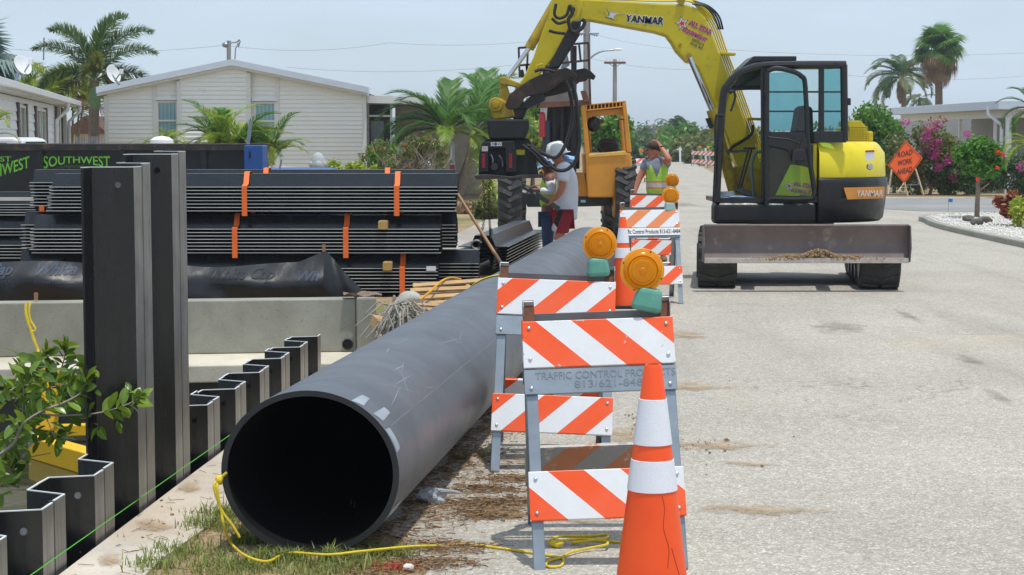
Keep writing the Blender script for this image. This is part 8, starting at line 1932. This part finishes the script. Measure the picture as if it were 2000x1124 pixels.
mls = [mleaf(.088, .044, .25, .12), mleaf(.076, .042, -.1, .2), mleaf(.066, .034, .4, .1)]
def putleaf(p, dvec, roll, sc_, k):
    o = bpy.data.objects.new('leaf', mls[k % 3]); COL.objects.link(o); o.parent = mg; o.location = p - ORG[mg.name]
    x, y, z = frame(dvec); mtx = Matrix((z, y, -x)).transposed() if False else Matrix((dvec.normalized(), (Vector((0, 0, 1)).cross(dvec) if abs(dvec.normalized().z) < .95 else Vector((0, 1, 0))).normalized(), Vector((0, 0, 1)))).transposed()
    e = dvec.to_track_quat('X', 'Z') @ Euler((roll, 0, 0)).to_quaternion(); o.rotation_euler = e.to_euler(); o.scale = (sc_,) * 3
cnt = 0
for (p, tg, f) in tips:
    for s_ in (-1, 1):
        if rnd.random() < .12: continue
        sd = tg.cross(Vector((rnd.uniform(-.4, .4), -1, rnd.uniform(-.3, .6)))).normalized() * s_
        dv = tg * rnd.uniform(.2, .9) + sd * rnd.uniform(.5, 1.0) + Vector((0, rnd.uniform(-.5, .3), rnd.uniform(-.1, .5)))
        putleaf(p, dv, rnd.uniform(-1.2, 1.2), rnd.uniform(.65, 1.1), rnd.randrange(3)); cnt += 1
    if f > .8:
        for _ in range(2): putleaf(p, tg + Vector((rnd.uniform(-.8, .8), rnd.uniform(-.8, .4), rnd.uniform(-.3, .8))), rnd.uniform(-1.2, 1.2), rnd.uniform(.55, .95), rnd.randrange(3))
for px, py in ((20, 840), (45, 850), (5, 825), (30, 790), (70, 770), (88, 760), (40, 700), (28, 735), (100, 720), (140, 725), (12, 880), (48, 872), (75, 862), (5, 740), (60, 822), (12, 858), (65, 845), (92, 822), (30, 822), (78, 790), (98, 788), (110, 770), (62, 700), (78, 705), (50, 728), (118, 740), (15, 785), (8, 760), (125, 850), (132, 846), (190, 832), (225, 826), (24, 912), (18, 925), (38, 928), (5, 966), (70, 720), (55, 745), (85, 735), (150, 735), (176, 722), (160, 757), (130, 760), (205, 770), (230, 772), (252, 768), (262, 792)):
    for _ in range(4):
        p = at_y(px + rnd.uniform(-8, 8), py + rnd.uniform(-5, 5), YM + rnd.uniform(-.15, .15)); putleaf(p, Vector((rnd.uniform(-.8, 1), rnd.uniform(-.7, .3), rnd.uniform(-.7, .8))), rnd.uniform(-1.2, 1.2), rnd.uniform(.7, 1.1), rnd.randrange(3))

# ------------------------------------------------------------------ the humid air
hz_ = bpy.data.materials.new('humid air'); hz_.use_nodes = True; t_ = hz_.node_tree; t_.nodes.clear()
pv = t_.nodes.new('ShaderNodeVolumePrincipled'); pv.inputs['Color'].default_value = (.86, .94, 1, 1); pv.inputs['Density'].default_value = .0006; pv.inputs['Anisotropy'].default_value = .2
ou = t_.nodes.new('ShaderNodeOutputMaterial'); t_.links.new(pv.outputs[0], ou.inputs['Volume'])
hb_ = MB().bb(-2600, 2600, -320, 4600, -2.6, 16).build('haze', hz_); props(hb_, kind='stuff')
